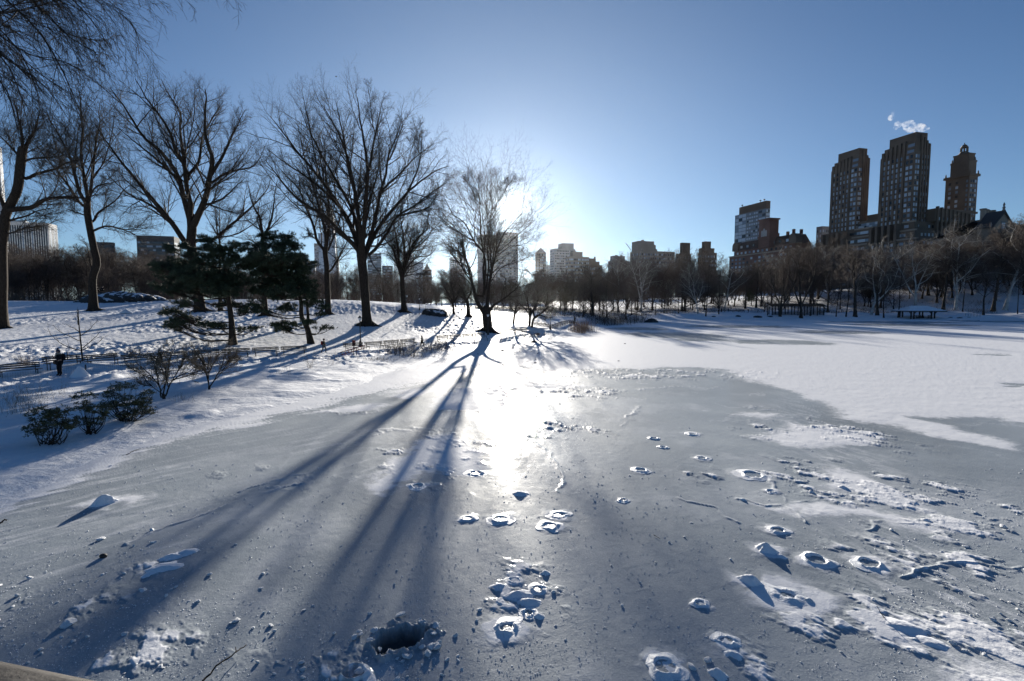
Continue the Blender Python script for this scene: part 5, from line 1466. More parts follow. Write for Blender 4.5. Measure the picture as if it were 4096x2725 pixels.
person(2886, 1251, 17, PI*.8, 'leftmost dark-coated walker across the lake, beside the white-barked tree', coat=(.014, .014, .016), pose='walk', fingers=False, group=G4)
person(2914, 1246, 12, PI*.5, 'small dark walker farther back, at the left end of the far snowy benches', coat=(.02, .018, .02), pose='walk', fingers=False, group=G4)
person(2993, 1251, 14, -PI*.4, 'dark walker across the lake just right of the far snowy benches', coat=(.02, .016, .016), pose='walk', fingers=False, group=G4)
person(3056, 1252, 15, PI*.4, 'dark walker across the lake beside the lamp of the arbor', coat=(.012, .012, .016), pose='walk', fingers=False, group=G4)
po = gnd(445, 1208)
for px, lab in ((391, 'left one of two dark figures sitting on top of the rock outcrop'), (411, 'right one of two dark figures sitting on top of the rock outcrop')):
    q = at(px, 1165, po[1]+2.0)
    person(0, 0, 0, PI, lab, coat=(.012, .012, .014), legs=(.015, .015, .016), pose='sit', fingers=False, base=q, hat=(.02, .02, .02))

# ------------------------------------------------------------------ wooden shelter and arbor across the lake
ps_ = gnd(3682, 1274); s_ = ps_[1]/F
r = empty('lake_shelter', ps_ + [0, 1.5, 0], 'small open wooden shelter with a snow-covered hipped roof across the lake', 'shelter')
def roof(mb, x0, x1, xr0, xr1, y, z0, z1):
    V = [(x0, -y, z0), (x1, -y, z0), (x1, y, z0), (x0, y, z0), (xr0, 0, z1), (xr1, 0, z1)]
    return mb.add(V, [(0, 1, 5, 4), (2, 3, 4, 5)], [(1, 2, 5), (3, 0, 4), ]).add(V[:4], [(3, 2, 1, 0)])
X = lambda px: (px-3682)*s_
Zp = lambda py: (1276-py)*s_
roof(MB(), X(3612), X(3762), X(3652), X(3718), 4.2, Zp(1246), Zp(1226)).obj('roof', M['snow'], r)
mb = MB().box((X(3612), -4.2, Zp(1250)), (X(3762), 4.2, Zp(1246)-.004)); mb.obj('eaves', M['wood_dark'], r)
pm = MB().bar((0, 0, -.3), (0, 0, Zp(1250)), .34).mesh('post', M['wood_dark'])
for px in (3634, 3645, 3715, 3727):
    for y in (-2.6, 2.6):
        link('post', pm, r, (X(px), y, 0))
br = MB()
for px, d in ((3634, -1), (3645, 1), (3715, -1), (3727, 1)):
    br.bar((X(px), -2.6, Zp(1258)), (X(px)+d*.9, -2.6, Zp(1248)), .2)
br.obj('brace', M['wood_dark'], r)
for x0, x1 in ((3645, 3672), (3700, 3715)):
    rl = MB()
    for z in (.35, .75, 1.05):
        rl.bar((X(x0), -2.6, z), (X(x1), -2.6, z), .12)
    for i in range(4):
        f_ = X(x0)+(X(x1)-X(x0))*(i+.5)/4; rl.bar((f_, -2.6, 0), (f_, -2.6, 1.05), .1)
    rl.obj('railing', M['wood_dark'], r)
for px, lab in ((3686, 'left one of two dark figures sitting inside the wooden shelter'), (3696, 'right one of two dark figures sitting inside the wooden shelter')):
    q = np.array([ps_[0]+X(px), ps_[1]+.8, ps_[2]+.55])
    person(0, 0, 0, PI, lab, coat=(.015, .015, .017), legs=(.015, .015, .016), pose='sit', fingers=False, base=q, hat=(.02, .02, .02))
MB().box((X(3676), -.7, .0), (X(3704), -.2, .5)).obj('seat', M['wood_dark'], r)
pa = gnd(3200, 1262); s_ = pa[1]/F
r = empty('timber_arbor', pa + [0, 2.0, 0], 'long rustic timber arbor of stacked beams on the bank across the lake', 'arbor')
xa, xb = (3100-3200)*s_, (3308-3200)*s_
pm = MB().bar((0, 0, -.3), (0, 0, 36*s_), .28).mesh('post', M['wood_dark'])
for i in range(9):
    for y in (0, 2.5):
        link('post', pm, r, (xa+(xb-xa)*i/8, y, 0))
tb = MB()
for i in range(6):
    tb.bar((xa-.8, -.4+.55*i, (36+1.9*i)*s_), (xb+.8, -.4+.55*i, (36+1.9*i)*s_), .2)
for i in range(20):
    x = xa+(xb-xa)*i/19; tb.bar((x, -.8, 36*s_), (x, 2.8, 47*s_), .14)
tb.obj('beams', mottle('old_timber', (.06, .04, .028), (.13, .085, .06), 1.5), r)
sb = MB()
for z in (.3, .6, .9, 1.2):
    sb.bar((xa, 0.1, z), (xb, 0.1, z), .2)
sb.obj('railing', M['wood_dark'], r)
# ------------------------------------------------------------------ the city: street grid axes
UX, UY = -.2756, .9613      # away from the viewer along the avenue
VX, VY = .9613, .2756       # across the avenue
def solve(c, d, l, r, mode, py=HORIZON):
    def k_of(px):
        q = ray(px, py); return q[0]/q[1]
    x, y = k_of(c)*d, d
    if mode == 'E':
        kl, kr = k_of(l), k_of(r)
        L = (kl*y-x)/(UX-UY*kl); W = (kr*y-x)/(VX-VY*kr)
        return np.array([x, y]), L, W
    kl, kr = k_of(l), k_of(r)
    W = (x-kl*y)/(VX-VY*kl); L = (kr*y-x)/(UX-UY*kr)
    return np.array([x-VX*W, y-VY*W]), max(L, 6.0), W
def B2(C, a, b, z): return np.array([C[0]+UX*a+VX*b, C[1]+UY*a+VY*b, z])
def cbox(mb, C, a0, a1, b0, b1, z0, z1):
    V = [B2(C, a, b, z) for z in (z0, z1) for a, b in ((a0, b0), (a0, b1), (a1, b1), (a1, b0))]
    return mb.add(V, [(3, 2, 1, 0), (4, 5, 6, 7), (0, 1, 5, 4), (1, 2, 6, 5), (2, 3, 7, 6), (3, 0, 4, 7)])
def ztop(px, py, d): return float(at(px, py, d)[2])
def wall_mat(name, c1, c2, sc=.06, rough=.85): return mottle('wall_'+name, c1, c2, sc, rough=rough)
WG = [new_mat('window_bright', (.42, .50, .58), .15, spec=.9)[0], new_mat('window_mid', (.18, .23, .29), .15, spec=.8)[0], new_mat('window_dark', (.025, .032, .042), .15, spec=.7)[0],
      mottle('window_blind', (.38, .38, .36), (.5, .5, .48), .8, rough=.5)]
class Windows:
    """windows of one building; the first hundred are parts, the rest one part"""
    def __init__(self, root, seed, weights=(.4, .35, .2, .05), cap=100):
        self.r, self.rng, self.w, self.items, self.cap = root, np.random.default_rng(seed), weights, [], cap
    def face(self, C, side, a0, a1, z0, z1, nc, nr, ww, wh, off=0.0, skip=0.0, prio=0):
        """side 'E': along the avenue at b=off; 'N': across at a=off; a0..a1 the span"""
        for i in range(nc):
            for j in range(nr):
                if self.rng.random() < skip: continue
                s_ = a0+(a1-a0)*(i+.5)/nc; z = z0+(z1-z0)*(j+.5)/nr
                self.items.append((prio, C, side, s_, z, ww, wh, off, int(self.rng.choice(4, p=self.w))))
    def build(self, name='window'):
        self.items.sort(key=lambda q: -q[0])
        meshes, rest = {}, {}
        for n, (_, C, side, s_, z, ww, wh, off, mi) in enumerate(self.items):
            t = .12
            if side == 'E': c = B2(C, s_, off, z); lo, hi = (-ww/2, -t, -wh/2), (ww/2, t, wh/2); ang_ = math.atan2(UY, UX)
            else: c = B2(C, off, s_, z); lo, hi = (-ww/2, -t, -wh/2), (ww/2, t, wh/2); ang_ = math.atan2(VY, VX)
            if n < self.cap:
                k_ = (round(ww, 2), round(wh, 2), mi)
                if k_ not in meshes: meshes[k_] = MB().box(lo, hi).mesh(name, WG[mi])
                o = link(name, meshes[k_], self.r, c-np.array(self.r.location)); o.rotation_euler = (0, 0, ang_)
            else:
                ca, sa = math.cos(ang_), math.sin(ang_)
                q = c-np.array(self.r.location)
                rest.setdefault(mi, MB()).box(lo, hi, lambda V: np.column_stack([V[:, 0]*ca-V[:, 1]*sa+q[0], V[:, 0]*sa+V[:, 1]*ca+q[1], V[:, 2]+q[2]]))
        if rest:
            me = None; Vs, Qs, mi_, c = [], [], [], 0
            keys = sorted(rest)
            for k_ in keys:
                V = np.concatenate(rest[k_].V); Q = np.concatenate(rest[k_].Q); Vs.append(V); Qs.append(Q+c); mi_ += [keys.index(k_)]*len(Q); c += len(V)
            me = fast_mesh('windows', np.concatenate(Vs), np.concatenate(Qs))
            for k_ in keys: me.materials.append(WG[k_])
            me.polygons.foreach_set('material_index', np.array(mi_, dtype=np.int32))
            o = link('windows', me, self.r); o['kind'] = 'stuff'
def broot(C, label, cat='building', z=0.0, group=None):
    return empty('building', (C[0], C[1], z), label, cat, group)
class Shell:
    def __init__(self, root): self.r, self.mb, self.o = root, MB(), np.array(root.location)
    def box(self, C, a0, a1, b0, b1, z0, z1):
        n = len(self.mb.V); cbox(self.mb, C, a0, a1, b0, b1, z0, z1); self.mb.V[n] = self.mb.V[n]-self.o; return self
    def done(self, name, mat): return self.mb.obj(name, mat, self.r)

# plain towers of the far skyline: label, corner px, depth, left px, right px, mode, top py, wall, (columns, floors, window w frac, h frac), extra boxes [(l frac0, l frac1, w0, w1, py)]
def tower(label, c, d, l, r, mode, top, wall, grid, caps=(), seed=0, weights=(.3, .3, .3, .1), name='windows', group='skyline beyond the park'):
    C, L, W = solve(c, d, l, r, mode, .6*top+.4*1150)
    z1 = ztop(c, top, d)
    rt = broot(C, label, group=group); sh = Shell(rt).box(C, 0, L, 0, W, -2, z1)
    for a0, a1, b0, b1, py in caps:
        sh.box(C, a0*L, a1*L, b0*W, b1*W, z1-.5, ztop(c, py, d))
    sh.done('wall', wall)
    nc, nf, fw, fh = grid
    wd = Windows(rt, seed, weights, cap=0)
    zb = 12
    if W > 2: wd.face(C, 'N', .02*W, .98*W, zb, z1-2, nc, nf, W/nc*fw, (z1-zb)/nf*fh, off=0)
    ns = max(2, int(nc*L/max(W, 1)))
    vis = 0 if mode == 'E' else W
    wd.face(C, 'E', .02*L, .98*L, zb, z1-2, min(ns, 24), nf, L/min(ns, 24)*fw, (z1-zb)/nf*fh, off=vis)
    wd.build(name)
    return rt, C, L, W, z1
W_PALE = wall_mat('pale', (.30, .29, .28), (.40, .39, .37)); W_WHITE = wall_mat('white', (.5, .49, .47), (.62, .61, .59)); W_GREY = wall_mat('grey', (.17, .165, .16), (.24, .235, .225))
W_BROWN = wall_mat('brown', (.085, .06, .045), (.14, .10, .075)); W_DARK = wall_mat('dark', (.035, .038, .042), (.06, .062, .066)); W_BLUE = wall_mat('blueglass', (.26, .32, .40), (.40, .47, .55), .03, .8)
W_TAN = wall_mat('tan', (.24, .20, .16), (.33, .28, .23)); W_TEAL = wall_mat('teal', (.05, .075, .085), (.09, .12, .13), .05, .3)
W_BRICK = wall_mat('brick', (.115, .086, .064), (.17, .128, .094), .10); W_REDB = wall_mat('redbrick', (.12, .06, .045), (.19, .10, .075), .1)
tower('white slab tower with dark vertical window stripes behind the left trees', 199, 1300, -60, 234, 'W', 893, W_WHITE, (26, 1, .62, .93), [(.3, .7, .35, .6, 885)], 1, (0, .15, .85, 0))
tower('white sunlit tower seen in slices at the left edge through the leaning tree', 10, 1100, -90, 22, 'W', 588, W_WHITE, (8, 40, .5, .45), (), 2)
tower('dark glass slab with a pale top band behind the second tall elm', 700, 1000, 550, 722, 'W', 962, W_DARK, (12, 16, .9, .5), [(0, 1, 0, 1, 946)], 3, (.05, .3, .65, 0))
tower('low dark block between the crooked tree and the dark glass slab', 452, 900, 372, 464, 'W', 970, W_DARK, (10, 10, .6, .4), (), 4, (.1, .3, .6, 0))
rt, C, L, W, z1 = tower('tallest slim stepped tower of pale blue glass behind the slender elm', 1342, 1600, 1275, 1347, 'W', 935, W_BLUE, (10, 48, .8, .5), [(.1, .9, .32, .92, 845), (.2, .8, .44, .78, 822)], 5, (.75, .2, .05, 0))
tower('narrow grey-blue tower touching the left side of the slim blue glass tower', 1275, 1590, 1258, 1277, 'W', 974, W_GREY, (4, 36, .7, .5), (), 6, (.5, .3, .2, 0))
tower('thin brown tower right of the slim blue glass tower', 1355, 1450, 1343, 1358, 'W', 1027, W_BROWN, (4, 26, .5, .5), (), 7)
tower('mid-height blue-grey block half hidden by the right pine', 1261, 1200, 1180, 1264, 'W', 1045, W_TEAL, (12, 20, .8, .5), [(.2, .6, .5, .65, 1035)], 8, (.5, .3, .2, 0))
tower('dark teal glass tower with bright window bands right of the biggest elm trunk', 1526, 1300, 1470, 1529, 'W', 1015, W_TEAL, (3, 22, .9, .5), (), 9, (.35, .4, .25, 0))
tower('low dark gridded block between the teal tower and the medium elm', 1571, 1250, 1529, 1573, 'W', 1064, W_DARK, (10, 12, .7, .55), (), 10, (.2, .4, .4, 0))
tower('thin pale tower glimpsed left of the medium elm trunk', 1592, 1700, 1575, 1596, 'E', 996, W_PALE, (5, 30, .6, .5), (), 11)
tower('pale grey stepped tower behind the medium elm', 1612, 1500, 1609, 1655, 'E', 1012, W_PALE, (9, 26, .5, .5), [(0, 1, 0, .6, 1005)], 12)
tower('pale blue square block right of the medium elm', 1658, 1500, 1656, 1694, 'E', 1047, W_BLUE, (9, 16, .8, .5), (), 13, (.7, .2, .1, 0))
rt, C, L, W, z1 = tower('brown block with a small pointed roof left of the lattice tower', 1694, 1100, 1690, 1727, 'E', 1078, W_BROWN, (8, 8, .5, .5), (), 14)
V = [B2(C, a, b, z1) for a, b in ((0, .2*W), (0, .8*W), (L, .8*W), (L, .2*W))] + [B2(C, L*.5, W*.5, ztop(1709, 1050, 1100))]
MB().add([v-np.array(rt.location) for v in V], None, [(0, 1, 4), (1, 2, 4), (2, 3, 4), (3, 0, 4)]).obj('roof', W_TAN, rt)
rt, C, L, W, z1 = tower('glass tower with a diagonal lattice of white struts', 1803, 1500, 1797, 1862, 'E', 1030, W_TEAL, (14, 20, .8, .5), [(.3, .8, .5, .82, 1007)], 15, (.5, .35, .15, 0))
lat = MB()
for i in range(3):
    for j in range(4):
        a, b_ = W*i/3, W*(i+1)/3; q0, q1_ = 10+(z1-10)*j/4, 10+(z1-10)*(j+1)/4
        for p0, p1 in (((a, q0), ((a+b_)/2, q1_)), (((a+b_)/2, q1_), (b_, q0))):
            lat.bar(B2(C, -.5, p0[0], p0[1])-np.array(rt.location), B2(C, -.5, p1[0], p1[1])-np.array(rt.location), 1.1)
lat.obj('strut', W_WHITE, rt)
tower('broad pale tower behind the sunlit tree, lower left half', 1925, 1200, 1910, 1984, 'E', 938, W_PALE, (9, 26, .5, .5), (), 16)
tower('broad pale tower behind the sunlit tree, taller right half', 1990, 1190, 1983, 2072, 'E', 928, W_PALE, (10, 26, .5, .5), (), 17)
rt, C, L, W, z1 = tower('slender tower with a pyramid roof right of the sunlit tree', 2148, 1100, 2141, 2184, 'E', 1010, W_TAN, (6, 18, .45, .6), (), 18)
V = [B2(C, a, b, z1) for a, b in ((0, 0), (0, W), (L, W), (L, 0))] + [B2(C, L*.5, W*.5, ztop(2162, 989, 1100))]
MB().add([v-np.array(rt.location) for v in V], None, [(0, 1, 4), (1, 2, 4), (2, 3, 4), (3, 0, 4)]).obj('roof', W_GREY, rt)
tower('small pale block in the gap right of the pyramid-roofed tower', 2186, 1150, 2184, 2202, 'E', 1060, W_PALE, (4, 8, .4, .5), [(.2, .6, .1, .3, 1045)], 19)
tower('white banded apartment slab with a sloped penthouse, highest of the middle skyline', 2218, 900, 2199, 2301, 'E', 994, W_PALE, (13, 20, .5, .4), [(.1, .9, .38, .95, 971)], 20, (.1, .2, .6, .1))
tower('stepped tan apartment block right of the white banded slab', 2275, 850, 2262, 2357, 'E', 1026, W_TAN, (14, 12, .5, .5), [(.1, .9, .2, .68, 1006), (.2, .5, .30, .36, 1001)], 21)
tower('dark stepped block with a chimney at the end of the middle skyline', 2358, 840, 2354, 2408, 'E', 1060, W_BROWN, (7, 7, .4, .5), [(.1, .9, 0, .8, 1046), (.1, .9, 0, .5, 1034), (.3, .6, .38, .5, 1026)], 22)
tower('low grey stepped block between the dark stepped block and the balconied block', 2445, 750, 2432, 2516, 'E', 1043, W_GREY, (9, 10, .45, .5), [(.1, .9, .1, .78, 1023), (.3, .6, .3, .4, 1019), (.3, .6, .6, .68, 1019)], 23)
rt, C, L, W, z1 = tower('wide brown balconied apartment block with a large penthouse', 2552, 650, 2520, 2698, 'E', 1003, W_TAN, (16, 12, .45, .5), [(.1, .9, .02, .45, 963), (.2, .8, .45, .52, 976), (.2, .8, .52, .56, 993), (.3, .5, .18, .22, 956)], 24)
bc = MB()
for j in range(8):
    for a in (.3, .75):
        z = z1-4-j*3.4; n0 = len(bc.V)
        cbox(bc, C, a*L-1.6, a*L+1.6, -1.4, -.003, z, z+1.1); bc.V[n0] = bc.V[n0]-np.array(rt.location)
bc.obj('balcony', W_GREY, rt)
tower('dark brown block with a square water-tower top, left of its twin', 2712, 600, 2701, 2764, 'E', 1015, W_BROWN, (8, 10, .45, .5), [(.1, .9, .3, .92, 970)], 25)
tower('dark brown ziggurat block with a square top, before the glass tower', 2805, 590, 2790, 2866, 'E', 1010, W_BROWN, (10, 10, .45, .5), [(.05, .95, .05, .85, 992), (.1, .9, .22, .62, 965)], 26)
# crane
pc = at(2522, 1000, 660)
r_ = empty('tower_crane', (pc[0], pc[1], pc[2]-12), 'thin crane jib rising beside the balconied block', 'crane')
a_, b_ = np.array([0, 0, 0.]), np.array([0, 0, 12.5])
cr_ = MB()
for dx in (-.6, .6): cr_.bar((dx, -.5, 0), (dx, -.5, 13), .25)
for i in range(8): cr_.bar((-.6, -.5, i*1.6), (.6, -.5, i*1.6+1.6), .18)
cr_.obj('mast', M['iron'], r_)
e_ = at(2502, 972, 660)-np.array(r_.location)
j_ = MB().bar((-.3, -.5, 12), e_, .35).bar((.3, -.5, 13.2), e_, .25)
for i in range(7):
    f_ = i/7; j_.bar(np.array([-.3, -.5, 12])*(1-f_)+e_*f_, np.array([.3, -.5, 13.2])*(1-f_-.07)+e_*(f_+.07), .16)
j_.bar(e_, (5.5, -.5, 12.5), .1).obj('jib', M['iron'], r_)

# ---- glass tower with the brown cap
C, L, W = solve(3063, 520, 2940, 3079, 'E', 880)
zt = ztop(3063, 803, 520)
rt = broot(C, 'modern glass tower with a brown cap rising behind the mansard block'); sh = Shell(rt)
sh.box(C, 0, L, 0, W, -2, zt-7.5); sh.done('wall', wall_mat('bluegrey', (.10, .115, .135), (.16, .18, .20), .05, .5))
Shell(rt).box(C, -.15, .86*L, -.15, W, zt-7.497, zt).done('cap', W_BROWN)
wd = Windows(rt, 30, (.62, .25, .13, 0), 100)
zl = zt-8
for j in range(18):
    z0 = zl-3.6*(j+1)
    wd.face(C, 'E', .62*L, .99*L, z0, z0+3.6, 3, 1, .36*L/3*.94, 2.9, prio=5); wd.face(C, 'E', .24*L, .6*L, z0, z0+3.6, 5, 1, 2.1, 1.8, prio=4); wd.face(C, 'E', .01*L, .22*L, z0, z0+3.6, 2, 1, .2*L/2*.95, 2.4, prio=4)
    wd.face(C, 'N', .05*W, .95*W, z0, z0+3.6, 2, 1, W/2*.8, 2.2, prio=3)
wd.build()
for b0, lab in ((.78, 0), (.9, 0), (.2, 0)):
    q = B2(C, L*(1-b0), W*.3, zt)-np.array(rt.location)
    MB().lathe([(.25, 0), (.25, 1.2), (1.0, 1.5), (.9, 2.4), (.01, 2.8)], 8, tuple(q)).obj('roof_tank', M['iron'], rt)

# ---- long mansard block with its tower
C, L, W = solve(3182, 420, 2920, 3270, 'E', 960)
zt = ztop(3182, 915, 420)
rt = broot(C, 'long dark red mansard apartment block below the glass tower'); sh = Shell(rt)
sh.box(C, 0, L, 0, W, -2, zt-16).box(C, 3, L-4, 3, W-3, zt-16, zt-11)
sh.done('wall', W_REDB)
ms = MB(); n0 = 0
V = [B2(C, a, b, z) for a, b, z in ((3, 3, zt-11), (3, W-3, zt-11), (L-4, W-3, zt-11), (L-4, 3, zt-11), (6, 6, zt-3), (6, W-6, zt-3), (L-8, W-6, zt-3), (L-8, 6, zt-3))]
ms.add([v-np.array(rt.location) for v in V], [(4, 5, 6, 7), (0, 1, 5, 4), (1, 2, 6, 5), (2, 3, 7, 6), (3, 0, 4, 7)]); ms.obj('roof', wall_mat('slate', (.05, .035, .03), (.09, .06, .05)), rt)
for fr in (.06, .93):
    q = B2(C, fr*L, 1.2, zt-11)
    dm = MB(); n = 9
    prof = [(-3.6, 0)] + [(-3.6*math.cos(PI*i/n), 4.5+3.6*math.sin(PI*i/n)) for i in range(n+1)] + [(3.6, 0)]
    Vd = [B2(C, fr*L+x, yb, zt-11+z)-np.array(rt.location) for yb in (1.4, 8) for x, z in prof]; m_ = len(prof)
    dm.add(Vd, [(i, (i+1) % m_, (i+1) % m_+m_, i+m_) for i in range(m_)] + [(i, i+1, m_-2-i, m_-1-i) for i in range(m_//2-1)])
    dm.obj('dormer', W_BRICK, rt)
wd = Windows(rt, 31, (.5, .25, .15, .1), 100)
nf = 12
for j in range(nf):
    z0 = zt-18-3.5*j
    wd.face(C, 'E', 2, L-2, z0-3.0, z0, int(L/5.2), 1, 2.4, 1.9, skip=.12, prio=nf-j); wd.face(C, 'N', 2, W-2, z0-3.0, z0, int(W/5.5), 1, 1.8, 1.9, skip=.1, prio=nf-j-.5)
wd.face(C, 'E', 8, L-8, zt-10.5, zt-5, int(L/9), 1, 2.6, 2.2, off=3.4, prio=20)
wd.face(C, 'E', 5, L-5, zt-15.5, zt-11.5, int(L/6), 1, 2.2, 2.0, off=2.98, prio=19)
wd.build()
for f_ in (.02, .12, .2, .34, .62):
    Shell(rt).box(C, f_*L+2, f_*L+3.6, W*.4, W*.4+2, zt-4, zt+.5+1.2*(f_ == .12)).done('chimney', W_REDB)
co = Shell(rt).box(C, -.6, L+.6, -.6, -.004, zt-16.6, zt-15.6); co.done('cornice', W_TAN)
C2, L2, W2 = solve(3079, 445, 3036, 3092, 'E', 900)
z2 = ztop(3079, 877, 445)
t2 = Shell(rt).box(C2, 0, L2, 0, W2+6, zt-12, z2).box(C2, -.8, L2+.8, -.8, W2+6.8, z2, z2+1.2); t2.done('tower', W_REDB)
ar = MB()
for fr in (.32, .5, .68):
    hh = 7 if fr == .5 else 5.5
    q = [B2(C2, fr*L2+x, -.15, z2-14+z)-np.array(rt.location) for x, z in ((-1.0, 0), (1.0, 0), (1.0, hh-1.2), (.5, hh-.3), (0, hh), (-.5, hh-.3), (-1.0, hh-1.2))]
    q += [v + np.array([VX*.3, VY*.3, 0]) for v in q]
    ar.add(q, [(0, 1, 2, 6), (2, 3, 5, 6)] + [(i, (i+1) % 7, (i+1) % 7+7, i+7) for i in range(7)], [(3, 4, 5)])
ar.obj('arch', W_PALE, rt)

# ---- plain block behind
tower('plain grey-brown block between the mansard block and the twin towers', 3285, 470, 3262, 3330, 'E', 905, W_GREY, (6, 14, .4, .5), (), 33, group='blocks along the avenue')

# ---- the twin-towered block
def deco_tower(C, L, W, zt, z0, sh, wd, prio, nf):
    sh.box(C, 0, L, 0, W, z0, zt-9)
    # stepped crown with upright piers
    sh.box(C, .02*L, .90*L, .03*W, .97*W, zt-9, zt-3.5).box(C, .0*L+1.0, .80*L, .12*W, .86*W, zt-3.5, zt+3.0)
    for i in range(6):
        a = L*(.30+.62*i/5); sh.box(C, a-.75, a+.75, -.55, .9, z0+4, zt-4.2 - (1.5 if i > 3 else 0) + .9*(5-i)*.5)
    for i in range(4):
        b = W*(.42+.5*i/3); sh.box(C, -.6, .9, b-.6, b+.6, z0+4, zt+1.5-1.9*i)
    for j in range(nf):
        z = zt-13-3.55*j
        for i in range(5):
            a = L*(.30+.62*(i+.5)/5)
            wd.items.append((prio+nf-j, C, 'E', a, z, 2.1, 2.15, -.003, int(wd.rng.choice(4, p=wd.w))))
        for fr in (.09, .20): wd.items.append((prio+nf-j-.2, C, 'E', fr*L, z, 1.7, 2.1, 0, int(wd.rng.choice(4, p=wd.w))))
        for fr in (.10, .25): wd.items.append((prio+nf-j-.4, C, 'N', fr*W, z, 1.25, 2.1, 0, int(wd.rng.choice(4, p=wd.w))))
        for i in range(3): wd.items.append((prio+nf-j-.6, C, 'N', W*(.42+.5*(i+.5)/3), z, 1.25, 2.1, 0, int(wd.rng.choice(4, p=wd.w))))
    for z in (zt-5.5, zt-9.5): wd.items.append((prio+60, C, 'E', .12*L, z, 4.4, 1.9, 0 if z < zt-9 else .03*W, 1))
CM, LM_, WM = solve(3653, 350, 3517, 3714, 'E', 745)
zt = ztop(3653, 543, 350)
rt = broot(CM, 'massive brown brick apartment block with two tall fluted towers'); sh = Shell(rt)
wd = Windows(rt, 40, (.45, .3, .2, .05), 100)
zp1, zp2 = ztop(3676, 905, 342), ztop(3676, 868, 342)
deco_tower(CM, LM_, WM, zt, zp1-6, sh, wd, 50, 22)
CL, LL, WL = solve(3430, 389, 3322, 3473, 'E', 760)
deco_tower(CL, LL, WL, ztop(3430, 606, 389), zp1-6, sh, wd, 20, 22)
dL = ((CL[0]-CM[0])*UX + (CL[1]-CM[1])*UY)
Ltot = dL+LL
sh.box(CM, -9, Ltot+14, -7, 52, -2, zp1-8)                 # street block
sh.box(CM, -6, Ltot+8, -4.5, 50, zp1-8, zp1-2)
sh.box(CM, -3.5, Ltot+4, -2.2, 48, zp1-2, zp1+4)
sh.box(CM, LM_-2, dL+4, 1.5, 40, zp1+4, zp2+4)               # between the towers
sh.box(CM, LM_+2, dL-2, 8, 34, zp2+4, zp2+9)
sh.box(CM, -6, 10, WM-1, 46, zp1+4, ztop(3712, 830, 345))   # north wing
for i in range(9):
    b = WM+1+ (44-WM)*i/8; sh.box(CM, -6.7, -5.2, b-.7, b+.7, 10, ztop(3712, 822+3*i, 345))
for i in range(5):
    a = LM_*(.2+.75*i/4); sh.box(CM, a-.9, a+.9, -8, -4.4, 8, zp1+3)
    a = dL+LL*(.2+.75*i/4); sh.box(CM, a-.9, a+.9, -8, -4.4, 8, zp1+3)
sh.done('wall', W_BRICK)
tr = Shell(rt)
for a0, a1, b, z in ((LM_+1, dL-1, -7.6, zp1-8), (LM_+1, dL-1, -5.0, zp1-2), (LM_+1, dL-1, -2.8, zp1+4), (-9.6, LM_*.18, -7.6, zp1-8), (-6.6, LM_*.18, -5.0, zp1-2), (-4.1, LM_*.18, -2.8, zp1+4)):
    tr.box(CM, a0, a1, b, b+1.6, z-.5, z+.55)
tr.done('parapet', W_TAN)
wd.prio = 0
for j in range(11):
    z = zp1-11-3.6*j
    wd.face(CM, 'E', -8, Ltot+12, z-1.6, z+1.6, 24, 1, 2.7, 1.9, off=-7, skip=.08, prio=10-j)
    wd.face(CM, 'N', -5, 48, z-1.6, z+1.6, 16, 1, 1.7, 1.9, off=-9, skip=.1, prio=9-j)
for z, off, an in ((zp1-5, -4.5, -6), (zp1+1, -2.2, -3.5)):
    wd.face(CM, 'E', 0, Ltot, z-1.6, z+1.6, 22, 1, 2.9, 2.0, off=off, skip=.1, prio=15); wd.face(CM, 'N', 0, 46, z-1.6, z+1.6, 14, 1, 1.5, 1.9, off=an, skip=.15, prio=12)
wd.face(CM, 'E', LM_+1, dL-1, zp1+5, zp2+2, 7, 2, 2.6, 1.9, off=1.5, prio=16)
for j in range(int((ztop(3712, 830, 345)-zp1-8)/3.5)): wd.face(CM, 'N', WM+1, 44, zp1+5+j*3.5, zp1+7+j*3.5, 8, 1, 1.2, 1.9, off=-6, prio=14)
wd.build()
pent = Shell(rt).box(CM, LM_+5, LM_+12, 16, 30, zp2+9, zp2+14).box(CM, 6, 14, 30, 40, ztop(3712, 830, 345), ztop(3745, 815, 345)); pent.done('penthouse', W_BRICK)

# steam from a roof behind the right tower
# ---- the tower with the lantern
CS, LS, WS = solve(3874, 372, 3780, 3908, 'E', 770)
zt = ztop(3874, 700, 372)
rt = broot(CS, 'ornate brown stone tower stepped up to an open lantern'); sh = Shell(rt)
sh.box(CS, 0, LS, 0, WS, -2, zt).box(CS, -1.0, LS+1.0, -1.0, WS+1.0, zt-.5, zt+1.2).box(CS, -.8, LS+3, -.8, WS+.8, zt-27, zt-25.6)
sh.box(CS, LS*.82, LS*1.06, -2.0, WS*.6, -2, zt-26)
z2, z3, z4, z5_ = ztop(3868, 646, 376), ztop(3866, 622, 380), ztop(3860, 612, 382), ztop(3854, 584, 383)
sh.box(CS, .07*LS, .84*LS, .06*WS, .94*WS, zt+1.2, z2).box(CS, .05*LS, .86*LS, .04*WS, .96*WS, z2-.6, z2+.6)
sh.box(CS, .13*LS, .76*LS, .12*WS, .88*WS, z2+.6, z3).box(CS, .11*LS, .78*LS, .10*WS, .90*WS, z3-.5, z3+.4)
sh.box(CS, -5, LS*1.1, WS, WS+9, -2, ztop(3925, 880, 372))
sh.box(CS, -6, LS*.5, -5, WS*.3, -2, ztop(3875, 900, 366))
sh.done('wall', W_BRICK)
cc = B2(CS, .46*LS, .5*WS, z3+.4)-np.array(rt.location); lk = .68
ln = MB().lathe([(6.0*lk, 0), (5.0*lk, .8*lk), (4.0*lk, 2.2*lk), (3.4*lk, 2.6*lk), (3.4*lk, 3.1*lk)], 8, tuple(cc))
